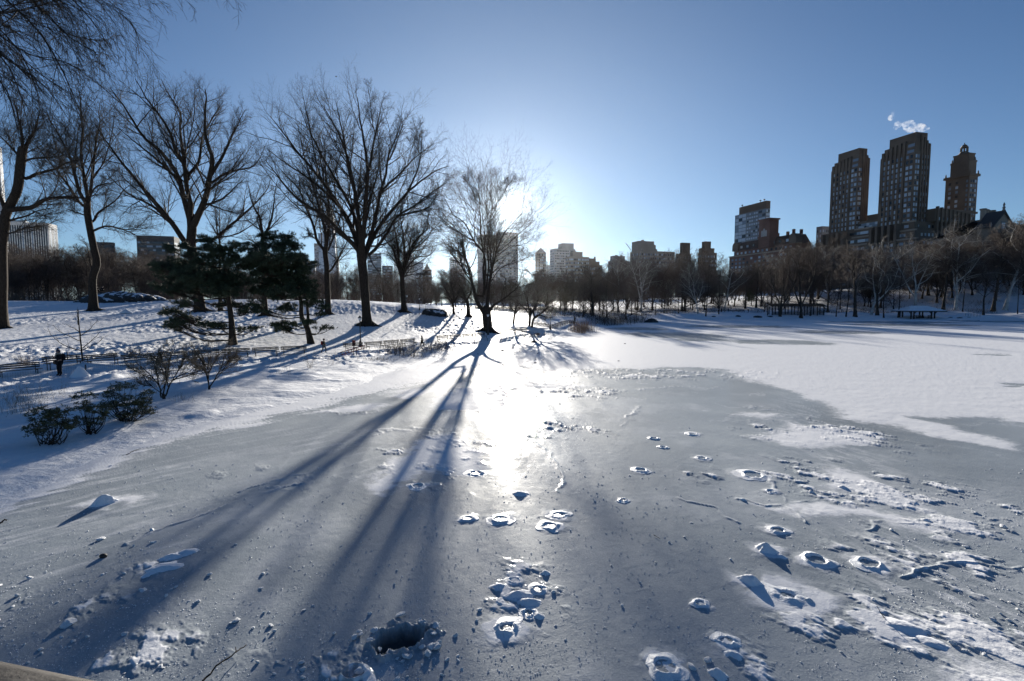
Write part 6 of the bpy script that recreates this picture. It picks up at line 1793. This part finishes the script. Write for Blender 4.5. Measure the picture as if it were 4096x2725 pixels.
for i in range(8):
    a = 2*PI*i/8; ln.bar(cc+np.array([3.0*math.cos(a), 3.0*math.sin(a), 3.0])*lk, cc+np.array([2.9*math.cos(a), 2.9*math.sin(a), 7.4])*lk, .75*lk)
ln.lathe([(3.5*lk, 7.3*lk), (3.5*lk, 8.0*lk), (2.7*lk, 8.4*lk), (2.4*lk, 9.6*lk), (1.3*lk, 10.4*lk), (.5*lk, 11.0*lk), (.35*lk, 12.2*lk), (.02, 12.6*lk)], 8, tuple(cc))
ln.obj('lantern', wall_mat('lantern', (.09, .07, .055), (.15, .12, .09)), rt)
for a, b, z in [(0, 0, zt+1.2), (0, WS, zt+1.2), (LS, 0, zt+1.2), (.12*LS, .12*WS, z2+.6), (.12*LS, .88*WS, z2+.6), (.8*LS, .12*WS, z2+.6), (-5, WS+9, ztop(3925, 880, 372)), (-5, WS+4, ztop(3925, 880, 372))]:
    MB().lathe([(.6, 0), (.6, .8), (.3, 1.0), (.6, 1.6), (.3, 2.0), (.05, 2.8)], 6, tuple(B2(CS, a, b, z)-np.array(rt.location))).obj('finial', W_BRICK, rt)
wd = Windows(rt, 41, (.35, .4, .25, 0), 100)
for j in range(26):
    z = zt-4-3.3*j
    for i in range(3): wd.items.append((30-j, CS, 'N', WS*(.25+.5*i/2), z, 1.3, 1.9, 0, int(wd.rng.choice(4, p=wd.w))))
    if j in (8, 10, 12):
        for i in range(4): wd.items.append((40, CS, 'E', LS*(.42+.36*i/3), z, 2.5, 2.2, 0, 1))
    elif j not in (9, 11): 
        for fr in (.5, .8): wd.items.append((29-j, CS, 'E', LS*fr, z, 1.7, 1.9, 0, int(wd.rng.choice(4, p=wd.w))))
    wd.items.append((28-j, CS, 'E', LS*.08, z, 1.1, 1.8, 0, 1))
wd.build()

# ---- gabled house at the right edge
dG = 285
CG, LG, WG_ = solve(4012, dG, 3990, 4075, 'E', 890)
sG = dG/F
rt = broot(CG, 'steep gabled stone house with tall chimneys at the right edge'); o_ = np.array(rt.location)
ax, ay = CG[0], CG[1]
hw = 62*sG*1.0; ze, za = ztop(4010, 905, dG), ztop(4010, 846, dG)
def gp(b, a, z): return B2(CG, a, b, z)-o_
mb = MB()
for (b0, b1) in ((-hw, hw),):
    V = [gp(b0, 0, -2), gp(b1, 0, -2), gp(b1, 0, ze), (gp(0, 0, za)), gp(b0, 0, ze)]
    V2 = [gp(b0, 7, -2), gp(b1, 7, -2), gp(b1, 7, ze), gp(0, 7, za), gp(b0, 7, ze)]
    mb.add(V+V2, [(0, 1, 2, 4), (0, 5, 6, 1), (1, 6, 7, 2), (0, 4, 9, 5)], [(2, 3, 4)])
n0 = len(mb.V); cbox(mb, CG, 4, 40, hw-1, hw+60, -2, ze-2); mb.V[n0] = mb.V[n0]-o_
mb.obj('wall', W_TAN, rt)
rf = MB()
rf.add([gp(-hw-1, -.8, ze-1.2), gp(0, -.8, za+.6), gp(0, 8, za+.6), gp(-hw-1, 8, ze-1.2), gp(hw+1, -.8, ze-1.2), gp(hw+1, 8, ze-1.2),
        gp(-hw-1, -.8, ze-2.2), gp(0, -.8, za-.7), gp(hw+1, -.8, ze-2.2)], [(0, 1, 2, 3), (1, 4, 5, 2), (0, 6, 7, 1), (1, 7, 8, 4)])
zr = ztop(4080, 868, dG)
rf.add([gp(hw-1.5, 3, ze-2), gp(hw+62, 3, ze-2), gp(hw+62, 16, zr), gp(2, 16, zr), gp(hw+62, 41, ze-2), gp(hw-1.5, 41, ze-2)], [(0, 1, 2, 3), (3, 2, 4, 5)])
rf.obj('roof', wall_mat('slate_dark', (.03, .03, .033), (.055, .055, .06)), rt)
for px, py in ((4036, 834), (4050, 837), (4064, 840), (4085, 838)):
    x = (px-4012)*sG/.96*1.02
    q = gp(x, 12, ztop(px, py, dG+12))
    MB().lathe([(1.3, -9), (1.3, -1.0), (1.7, -.8), (1.7, -.1), (1.2, 0)], 8, tuple(q)).obj('chimney', W_TAN, rt)
MB().lathe([(.9, 0), (.5, 1.0), (.8, 1.8), (.3, 2.4), (.6, 3.2), (.05, 4.6)], 6, tuple(gp(0, 0, za+.4))).obj('finial', W_GREY, rt)
MB().lathe([(.5, 0), (.3, .8), (.45, 1.6), (.05, 2.8)], 6, tuple(gp(-hw-.5, 0, ze-1.0))).obj('finial', W_GREY, rt)
wf = MB(); n0 = 0
cbox(wf, CG, -.25, .2, -1.7, 1.7, ze-2.5, ze+2.6); wf.V[0] = wf.V[0]-o_; f_ = wf.obj('window', W_GREY, rt)
wp = MB(); cbox(wp, CG, -.35, -.252, -1.2, 1.2, ze-2.0, ze+1.8); wp.V[0] = wp.V[0]-o_; wp.obj('pane', WG[0], f_)
for b in (hw+8, hw+20, hw+34):
    wf = MB(); cbox(wf, CG, 4.5, 9, b-1.4, b+1.4, ze-3, ze+3.2); wf.V[0] = wf.V[0]-o_; f_ = wf.obj('dormer', W_TAN, rt)
    wp = MB(); cbox(wp, CG, 4.3, 4.496, b-.9, b+.9, ze-1.6, ze+2.2); wp.V[0] = wp.V[0]-o_; wp.obj('pane', WG[0], f_)

# ---- steam
m = bpy.data.materials.new('steam'); m.use_nodes = True; t = m.node_tree; t.nodes.clear()
out = t.nodes.new('ShaderNodeOutputMaterial'); pv = t.nodes.new('ShaderNodeVolumePrincipled')
pv.inputs['Color'].default_value = (.98, .98, 1, 1); pv.inputs['Anisotropy'].default_value = .3
tc = t.nodes.new('ShaderNodeTexCoord'); nn = t.nodes.new('ShaderNodeTexNoise'); nn.inputs['Scale'].default_value = .28; nn.inputs['Detail'].default_value = 5; nn.inputs['Roughness'].default_value = .62
t.links.new(tc.outputs['Object'], nn.inputs['Vector'])
mr = t.nodes.new('ShaderNodeMapRange'); mr.inputs['From Min'].default_value = .46; mr.inputs['From Max'].default_value = .80; mr.inputs['To Max'].default_value = .32
t.links.new(nn.outputs['Fac'], mr.inputs['Value']); t.links.new(mr.outputs[0], pv.inputs['Density']); t.links.new(pv.outputs[0], out.inputs['Volume'])
M['steam'] = m
st_c = at(3660, 512, 395)
sm = MB()
V0, T0 = ICO[3]
for px, py, w, h in ((3690, 517, 26, 9), (3668, 512, 34, 16), (3640, 506, 26, 24), (3625, 498, 16, 14), (3592, 498, 15, 16), (3582, 512, 9, 8), (3565, 472, 13, 12), (3574, 455, 9, 12)):
    c = at(px, py, 395)-st_c; k_ = 395/F
    sm.add(V0*np.array([w*k_, w*k_*.7, h*k_])+c, None, T0)
o = sm.obj('steam', m, loc=st_c); setp(o, 'white puff of steam drifting over the right twin tower', 'steam', kind='stuff')
# ------------------------------------------------------------------ things on the ice
M['snow_ice'] = mottle('snow_ice', (.76, .79, .82), (.89, .90, .92), 14, rough=.5, bump=.01, bscale=40, spec=.4)
M['slush'] = mottle('slush', (.20, .23, .25), (.38, .41, .43), 9, rough=.3, bump=.01, bscale=30, spec=.5)
def ring(px, py, wpx, label, seed, ratio=.75, hole=.45, rise=.05, yaw=0.0, irr=.5, offx=0.0, floor='slush', group='frozen splash rings on the ice'):
    c = flat(px, py); s_ = c[1]/F; Rr = wpx*s_
    rng = np.random.default_rng(seed)
    na_, nr_ = 72, 22
    a = 2*PI*np.arange(na_)/na_
    q = np.linspace(0, 1, nr_)
    ex = 1 + irr*(fbm(np.cos(a)*1.1+seed, np.sin(a)*1.1+seed*2, 3, seed, .35)-.35)*2
    ei = hole*(1 + .18*(fbm(np.cos(a)*1.2+9+seed, np.sin(a)*1.2, 2, seed+1)-.5)*2)
    RA = ei[None]+(ex-ei)[None]*q[:, None]
    cy, sy = math.cos(yaw), math.sin(yaw)
    u, v = RA*np.cos(a)[None], RA*np.sin(a)[None]*ratio
    Xr, Yr = (u*cy-v*sy)*Rr, (u*sy+v*cy)*Rr
    prof = np.interp(q, [0, .08, .16, .28, .45, .65, .85, 1], [.05, .6, .95, 1.0, .62, .28, .09, 0])
    brk = np.clip(.3+1.5*(fbm(np.cos(a)*1.3+seed*3.1, np.sin(a)*1.3+seed*1.7, 3, seed+9)-.12), .25, 1.35)
    hgt = rise*prof[:, None]*brk[None]*(1 + .7*(fbm(Xr/Rr*1.3+seed, Yr/Rr*1.3, 3, seed+5, .4)-.5)*2) + .012*(1-q[:, None])*(fbm(Xr*30, Yr*30, 2, seed+7)-.3)
    hgt[-1] = -.018; hgt[0] = .004
    V = np.stack([Xr, Yr, hgt], -1).reshape(-1, 3)
    I = np.arange(na_*nr_).reshape(nr_, na_); J = np.roll(I, -1, 1)
    Q = np.stack([I[:-1], I[1:], J[1:], J[:-1]], -1).reshape(-1, 4)
    r = empty('splash_ring', c + [0, 0, .012], label, 'ice ring', group)
    link('rim', fast_mesh('rim', V, Q, mat=M['snow_ice'], smooth=True), r)
    fr = np.linspace(0, 1.03, 7)
    Vf = np.stack([(Xr[0][None]*fr[:, None]), (Yr[0][None]*fr[:, None]), .006+.010*(fbm(Xr[0][None]*fr[:, None]*14+seed, Yr[0][None]*fr[:, None]*14, 2, seed+11)-.4)], -1).reshape(-1, 3)
    If = np.arange(na_*7).reshape(7, na_); Jf = np.roll(If, -1, 1)
    link('floor', fast_mesh('floor', Vf, np.stack([If[:-1], If[1:], Jf[1:], Jf[:-1]], -1).reshape(-1, 4), mat=M[floor], smooth=True), r)
    return r
for i, (x, y, w, lab, ra) in enumerate(RINGS):
    ring(x*K, y*K, w*K, lab, 500+i, ratio=1.0 if ra > .7 else .95, hole=.5 if w < 30 else .55, rise=.016+.0005*w, yaw=(i*1.7) % 3.1)
ring(1812*K, 1372*K, 62*K, 'wide flat snow plate with a small dark hole', 601, ratio=.72, hole=.24, rise=.038, yaw=-.75, irr=.4, floor='slush')
ring(1166*K, 1448*K, 42*K, 'broken crescent of raised snow below the lumpy ice cluster', 603, ratio=.75, hole=.42, rise=.035, yaw=.3, irr=.6)

def mound(px, py, wpx, hpx, label, seed, ratio=.8, yaw=0.0, mat='snow', amp=.5, name='snow_mound'):
    c = flat(px, py); s_ = c[1]/F; V, T = ICO[4]
    r = np.hypot(V[:, 0], V[:, 1]); rng = np.random.default_rng(seed)
    a = np.arctan2(V[:, 1], V[:, 0])
    ex = 1 + amp*(fbm(np.cos(a)*1.5+seed, np.sin(a)*1.5, 3, seed)-.5)*2
    W = V.copy(); W[:, :2] *= ex[:, None]
    W[:, 2] = np.where(V[:, 2] > 0, (.5+.5*np.cos(PI*np.minimum(r, 1)))**.8*(1+.6*(fbm(V[:, 0]*2.6+seed, V[:, 1]*2.6, 4, seed+2)-.5)), -.05)
    W = W*np.array([wpx*s_*1.1, wpx*s_*ratio*1.1, hpx*s_*.85])
    cy, sy = math.cos(yaw), math.sin(yaw)
    W = np.column_stack([W[:, 0]*cy-W[:, 1]*sy, W[:, 0]*sy+W[:, 1]*cy, W[:, 2]])
    setp(link(name, fast_mesh(name, W, T=T, mat=M[mat], smooth=True), loc=c), label, 'snow mound')
for i, (x, y, w, h, lab) in enumerate([(240, 1160, 26, 27, 'tall smooth snow mound standing alone on the left of the ice'), (1762, 1268, 32, 20, 'large rounded snow mound left of the ragged ring'), (1797, 1283, 14, 8, 'small lump at the lower end of the large rounded mound'),
        (1725, 1342, 30, 24, 'humped snow mound beside the wide flat snow plate'), (1195, 1138, 22, 8, 'low snow mound just below the sun glint'), (2132, 1200, 13, 7, 'smooth pebble-shaped snow mound on the frosted band'),
        (1710, 1152, 10, 6, 'small mound at the left end of the frosted ridge'), (1940, 1124, 14, 7, 'low mound among the frost patches at the right'), (1240, 1420, 12, 10, 'small white mound touching the round ring of the cluster'),
        (1190, 1372, 40, 13, 'humped middle of the lumpy ice cluster'), (1150, 1352, 28, 9, 'low left lobe of the lumpy ice cluster'), (1215, 1388, 30, 12, 'smooth lower lobe of the lumpy ice cluster'), (1255, 1320, 14, 9, 'bead of snow at the upper right of the lumpy ice cluster'),
        (430, 1272, 30, 8, 'right lump of the low snow chain on the shaded ice'), (395, 1283, 28, 9, 'middle lump of the low snow chain on the shaded ice'), (370, 1310, 42, 12, 'long low lump below the snow chain on the shaded ice'),
        (1690, 1510, 24, 12, 'flat snow lump below the ring of the lumpy strip'), (1650, 1553, 24, 18, 'rounded snow lump at the lower end of the lumpy strip'), (2080, 1445, 52, 12, 'low ragged mound with a stick planted in it'),
        (2140, 1480, 45, 8, 'long tail of snow right of the ragged mound'), (300, 1005, 24, 8, 'low shaded snow hump at the left edge of the ice'), (20, 1085, 60, 18, 'broad drift of snow on the bank at the left edge')]):
    mound(x*K, y*K, w*K, h*K, lab, 700+i, ratio=.75 if w < 28 else .6, yaw=(-.8 if x > 1600 else .75 if x < 900 else .2))

# lumps of snow and ice strewn on the ice
def chunk_mesh(seed):
    rng = np.random.default_rng(seed); V, T = ICO[2]
    W = V.copy()
    for _ in range(7):                       # cleave flat faces
        n = nrm(rng.normal(0, 1, 3)); d = rng.uniform(.45, .85)
        q = W@n; W = W - np.maximum(q-d, 0)[:, None]*n
    W *= np.array([1, rng.uniform(.55, .95), rng.uniform(.4, .85)]); W[:, 2] -= W[:, 2].min()*.75
    W += rng.normal(0, .03, W.shape)
    return fast_mesh('ice_lump', W, T=T, mat=M['snow_ice'])
CHUNKS = [chunk_mesh(900+i) for i in range(14)]
rng = np.random.default_rng(33)
def put_chunk(px, py, wpx, label='small white lump of snow, one of many strewn over the grey ice', group='small lumps strewn over the ice', up=0.0):
    c = flat(px, py); s_ = c[1]/F
    o = link('ice_lump', CHUNKS[int(rng.integers(len(CHUNKS)))], loc=c+[0, 0, up])
    k_ = wpx*s_; o.scale = (k_*1.15, k_*1.15, k_*rng.uniform(.5, .9)); o.rotation_euler = (rng.normal(0, .15), rng.normal(0, .15), rng.uniform(0, 6.28))
    return setp(o, label, 'ice lump', group)
NAMED = [(1800/2357*0+832, 1545, 26, 'biggest angular ice block at the lower edge, left of the ice hole'), (700, 1405, 9, 'tilted lump alone in the dark shadow band'), (605, 1322, 10, 'round snowball with a long shadow in the middle left'),
         (600, 1355, 11, 'flat lump just below the round snowball'), (350, 1222, 12, 'double lump on the upper left of the strewn ice'), (230, 1243, 18, 'broad white slab among the lumps at the left'), (330, 1360, 15, 'pale slab at the end of a frost streak'),
         (545, 1430, 16, 'twin angular block in the shadow left of the stick'), (160, 1437, 30, 'wide jagged slab at the lower left'), (1273, 1365, 10, 'block leaning on the lumpy ice cluster'), (1103, 1405, 12, 'upper of three blocks left of the lumpy cluster'),
         (1098, 1430, 9, 'middle of three blocks left of the lumpy cluster'), (1090, 1448, 8, 'lowest of three blocks left of the lumpy cluster'), (1628, 1522, 20, 'angular ice block standing near the lower edge right of the deep ring'), (1590, 1538, 20, 'rounded block beside the deep ring at the lower edge'),
         (1862, 1385, 16, 'block at the right tip of the wide flat snow plate'), (2010, 1382, 13, 'tilted block beside the stick in the mound'), (2225, 1470, 18, 'big lump of the right group near the lower corner'), (2190, 1483, 15, 'second lump of the right group near the lower corner'),
         (2052, 1222, 9, 'lump on the frosted band with a long shadow'), (1868, 1135, 11, 'yellowish square lump left of the frosted band'), (2310, 1215, 14, 'long lump near the right edge of the ice')]
for x, y, w, lab in NAMED:
    put_chunk(x*K, y*K, w*K*.62, lab, 'distinct ice blocks')
N1 = 0
def field(n, x0, x1, y0, y1, w0, w1, fn=None):
    k_ = 0
    while k_ < n:
        x, y = rng.uniform(x0, x1), rng.uniform(y0, y1)
        if fn is not None and rng.random() > fn(x, y): continue
        put_chunk(x*K, y*K, K*(w0+(w1-w0)*rng.random()**2.5)); k_ += 1
lft = lambda x, y: np.clip((y-1180)/300, .15, 1)*np.clip(1.1-x/1000, .1, 1)
field(90, -40, 1000, 1180, 1560, 2.2, 8.5, lft)
field(40, 620, 1080, 1440, 1568, 3, 11, lambda x, y: np.clip((y-1430)/90, 0, 1))
field(46, 1900, 2400, 1160, 1560, 2.5, 9, lambda x, y: np.clip((x-1850)/450, .1, 1)*np.clip((y-1150)/250, .2, 1))
field(44, 1150, 1950, 1060, 1560, 2, 5.5)
field(16, 1250, 2300, 960, 1100, 1.5, 3.5)
for _ in range(24):
    a = rng.uniform(0, 6.28); r_ = rng.uniform(62, 105)
    put_chunk((920+math.cos(a)*r_)*K, (1472+math.sin(a)*r_*.55)*K, K*rng.uniform(4, 13), 'chunk of broken ice heaped round the dark ice hole', 'broken ice round the ice hole', up=.015)
# the crumbs too small and many to count
nC = 24000
px = rng.uniform(-40, 2400, nC*3); py = 1060+ 540*rng.random(nC*3)**.8
dens = .38 + .9*np.clip((py-1200)/350, 0, 1)*np.clip(1.15-px/1000, 0, 1) + .9*np.clip((px-1750)/500, 0, 1)*np.clip((py-1100)/300, 0, 1) + 1.2*np.exp(-((px-800)/220)**2-((py-1530)/60)**2) + .8*np.exp(-((px-1200)/90)**2-((py-1500)/90)**2)
kp = (np.hypot((px-921)/62, (py-1472)/40) > 1) & (rng.random(nC*3) < dens*.9) & (fbm(px*.02, py*.035, 3, 401) > .4)
px, py = px[kp][:nC], py[kp][:nC]
aa, bb = (px*K-CX)/F, (CY-py*K)/F
tt_ = -H/(-math.sin(TH)+bb*math.cos(TH)); cx_, cy_ = aa*tt_, (math.cos(TH)+bb*math.sin(TH))*tt_
sz = (cy_/F*K)*(.45+2.3*rng.random(len(px))**5)
O = np.array([(1, 0, 0), (0, 1, 0), (-1, 0, 0), (0, -1, 0), (0, 0, .55)], float)
V = O[None]*sz[:, None, None]*rng.uniform(.6, 1.2, (len(px), 5, 1)); V[:, :, 2] += .004; V[:, :, 0] += cx_[:, None]; V[:, :, 1] += cy_[:, None]
i = np.arange(len(px))[:, None]*5
T = np.concatenate([i+np.array([[0, 1, 4]]), i+np.array([[1, 2, 4]]), i+np.array([[2, 3, 4]]), i+np.array([[3, 0, 4]])])
setp(link('snow_crumbs', fast_mesh('snow_crumbs', V.reshape(-1, 3), T=T, mat=M['snow_ice'])), 'fine crumbs of snow and ice scattered over the frozen lake', 'snow crumbs', kind='stuff')
# dark specks: leaves and droppings far out, one stone, two sticks
specks = [(868, 272, 1), (928, 279, 1), (866, 301, 1.3), (1040, 264, .8), (1097, 268, .7), (800, 290, .7), (1520, 286, 1), (1345, 302, .6), (790, 185, .9), (745, 208, 1), (835, 210, .8), (885, 226, .9), (1103, 231, .7), (1243, 239, .7), (930, 157, .7), (1072, 193, .7), (1570, 150, .9), (690, 182, .8), (575, 240, .7), (415, 232, .9)]
for i_, (x, y, w) in enumerate(specks):
    c = flat(1700+x/1.964, 1300+y/1.964); V, T = ICO[2]
    k_ = w*5*c[1]/F
    setp(link('dark_clod', fast_mesh('dark_clod', V*np.array([k_, k_*.8, k_*.4])+[0, 0, k_*.25], T=T, mat=M['rock'], smooth=True), loc=c), 'small dark clod on the snowy ice out beyond the sun glint', 'clod', 'dark clods on the far ice')
c = flat(238*K, 1283*K); k_ = 10*K*c[1]/F
blob('pebble', c+[0, 0, k_*.35], (k_*.85, k_*.65, k_*.55), 77, .1, 1.0, 'wood_dark', 'dark round stone lying on the ice at the left among white lumps', 'stone', sub=3)
def stick(pts, w, label, lift=.01, twig=None):
    base = flat(*pts[0][:2]); P = []
    for x, y, z in pts:
        q = flat(x, y, z); P.append(q)
    P, R = resample(P, np.linspace(w, w*.5, len(P)), 14)
    P[1:-1] += np.random.default_rng(int(w*1e4)).normal(0, w*.5, (12, 3))
    mb = MB().tube(P-base, R, 6)
    if twig:
        q0 = flat(*twig[0]); q1 = flat(*twig[1]); mb.tube(np.array([q0, (q0+q1)/2, q1])-base, [w*.6, w*.5, w*.35], 5)
    setp(mb.obj('stick', M['bark'], loc=base), label, 'stick')
stick([(810, 2725, .05), (870, 2665, .09), (930, 2620, .10), (985, 2580, .06)], .014, 'dark forked stick lying on the ice at the lower edge', twig=[(945, 2610, .10), (942, 2588, .12)])
stick([(3540, 2475, .02), (3525, 2455, .10), (3507, 2425, .22)], .007, 'thin dark twig planted in the ragged mound at the lower right')
stick([(0, 2092, .02), (12, 2085, .05), (28, 2078, .08)], .02, 'short dark branch stub on the ice at the left edge')
stick([(505, 1820, .15), (540, 1802, .22), (565, 1795, .2)], .012, 'dry stick on the snowy bank below the evergreen bushes')
stick([(2615, 2140, .02), (2640, 2155, .03)], .006, 'tiny dark twig lying on the ice at the right')

# ------------------------------------------------------------------ the bridge rail the photographer leans over, a gull, the winter air
e0, e1 = flat(0, 2650, H-.585), flat(350, 2722, H-.585)
A_, B_ = e0+(e0-e1)*26+[0, 0, .022], e1+(e1-e0)*14+[0, 0, .022]
d_ = nrm(B_-A_); n_v = np.array([-d_[1], d_[0], 0]); 
r = empty('bridge_railing', (0, 0, H-.6), 'weathered stone bridge railing at the bottom left corner', 'railing')
o_ = np.array(r.location)
prof = [(.0, -.02), (.0, -.05), (-.02, -.16), (-.30, -.16), (-.32, -.05), (-.32, -.02), (-.28, .012), (-.16, .02), (-.04, .012)]
Vr, Qr = [], []
nS = 24
for i in range(nS+1):
    p_ = A_+(B_-A_)*i/nS
    for a, z in prof:
        Vr.append(p_+n_v*(a)+np.array([0, 0, z])-o_)
m_ = len(prof)
Qr = [(i*m_+j, i*m_+(j+1) % m_, (i+1)*m_+(j+1) % m_, (i+1)*m_+j) for i in range(nS) for j in range(m_)]
link('handrail', fast_mesh('handrail', Vr, Qr, mat=M['stone_rail'], smooth=True), r)
for i in range(9):
    p_ = A_+(B_-A_)*(i+.5)/9 + n_v*-.16 - o_
    MB().lathe([(.07, -1.05), (.09, -.95), (.05, -.8), (.085, -.5), (.05, -.25), (.08, -.15)], 10, tuple(p_)).obj('baluster', M['stone_rail'], r, True)
mb = MB(); Vd = [A_+n_v*a+np.array([0, 0, z])-o_ for a, z in ((.1, -1.05), (-2.4, -1.05), (-2.4, -1.6), (.1, -1.6))] + [B_+n_v*a+np.array([0, 0, z])-o_ for a, z in ((.1, -1.05), (-2.4, -1.05), (-2.4, -1.6), (.1, -1.6))]
mb.add(Vd, [(0, 1, 5, 4), (1, 2, 6, 5), (2, 3, 7, 6), (3, 0, 4, 7), (0, 3, 2, 1), (4, 5, 6, 7)]); mb.obj('deck', M['stone_rail'], r)
pb = at(1344, 307, 130)
V, T = ICO[3]; g_ = MB().add(V*np.array([.22, .09, .08]), None, T)
for sg in (-1, 1):
    g_.add([(-.07, 0, .03), (.08, 0, .03), (.10, sg*.28, .18), (-.04, sg*.28, .18), (0.0, sg*.62, .10), (-.07, 0, .01), (.08, 0, .01), (.10, sg*.28, .16), (-.04, sg*.28, .16)], [(0, 1, 2, 3), (5, 8, 7, 6), (0, 3, 8, 5), (1, 6, 7, 2)], [(3, 2, 4), (8, 4, 7), (3, 4, 8), (2, 7, 4)])
o = g_.obj('bird', M['iron'], loc=pb); o.rotation_euler = (.3, .2, .9); setp(o, 'tiny bird gliding high in the open sky above the trees', 'bird')
m = bpy.data.materials.new('haze'); m.use_nodes = True; t = m.node_tree; t.nodes.clear()
out = t.nodes.new('ShaderNodeOutputMaterial'); pv = t.nodes.new('ShaderNodeVolumePrincipled')
pv.inputs['Color'].default_value = (.90, .95, 1.0, 1); pv.inputs['Density'].default_value = .0000055; pv.inputs['Anisotropy'].default_value = .85
t.links.new(pv.outputs[0], out.inputs['Volume'])
o = link('haze', MB().box((-5400, -600, -7), (5400, 5400, 330)).mesh('haze', m)); setp(o, 'thin pale winter haze', 'haze', kind='stuff')
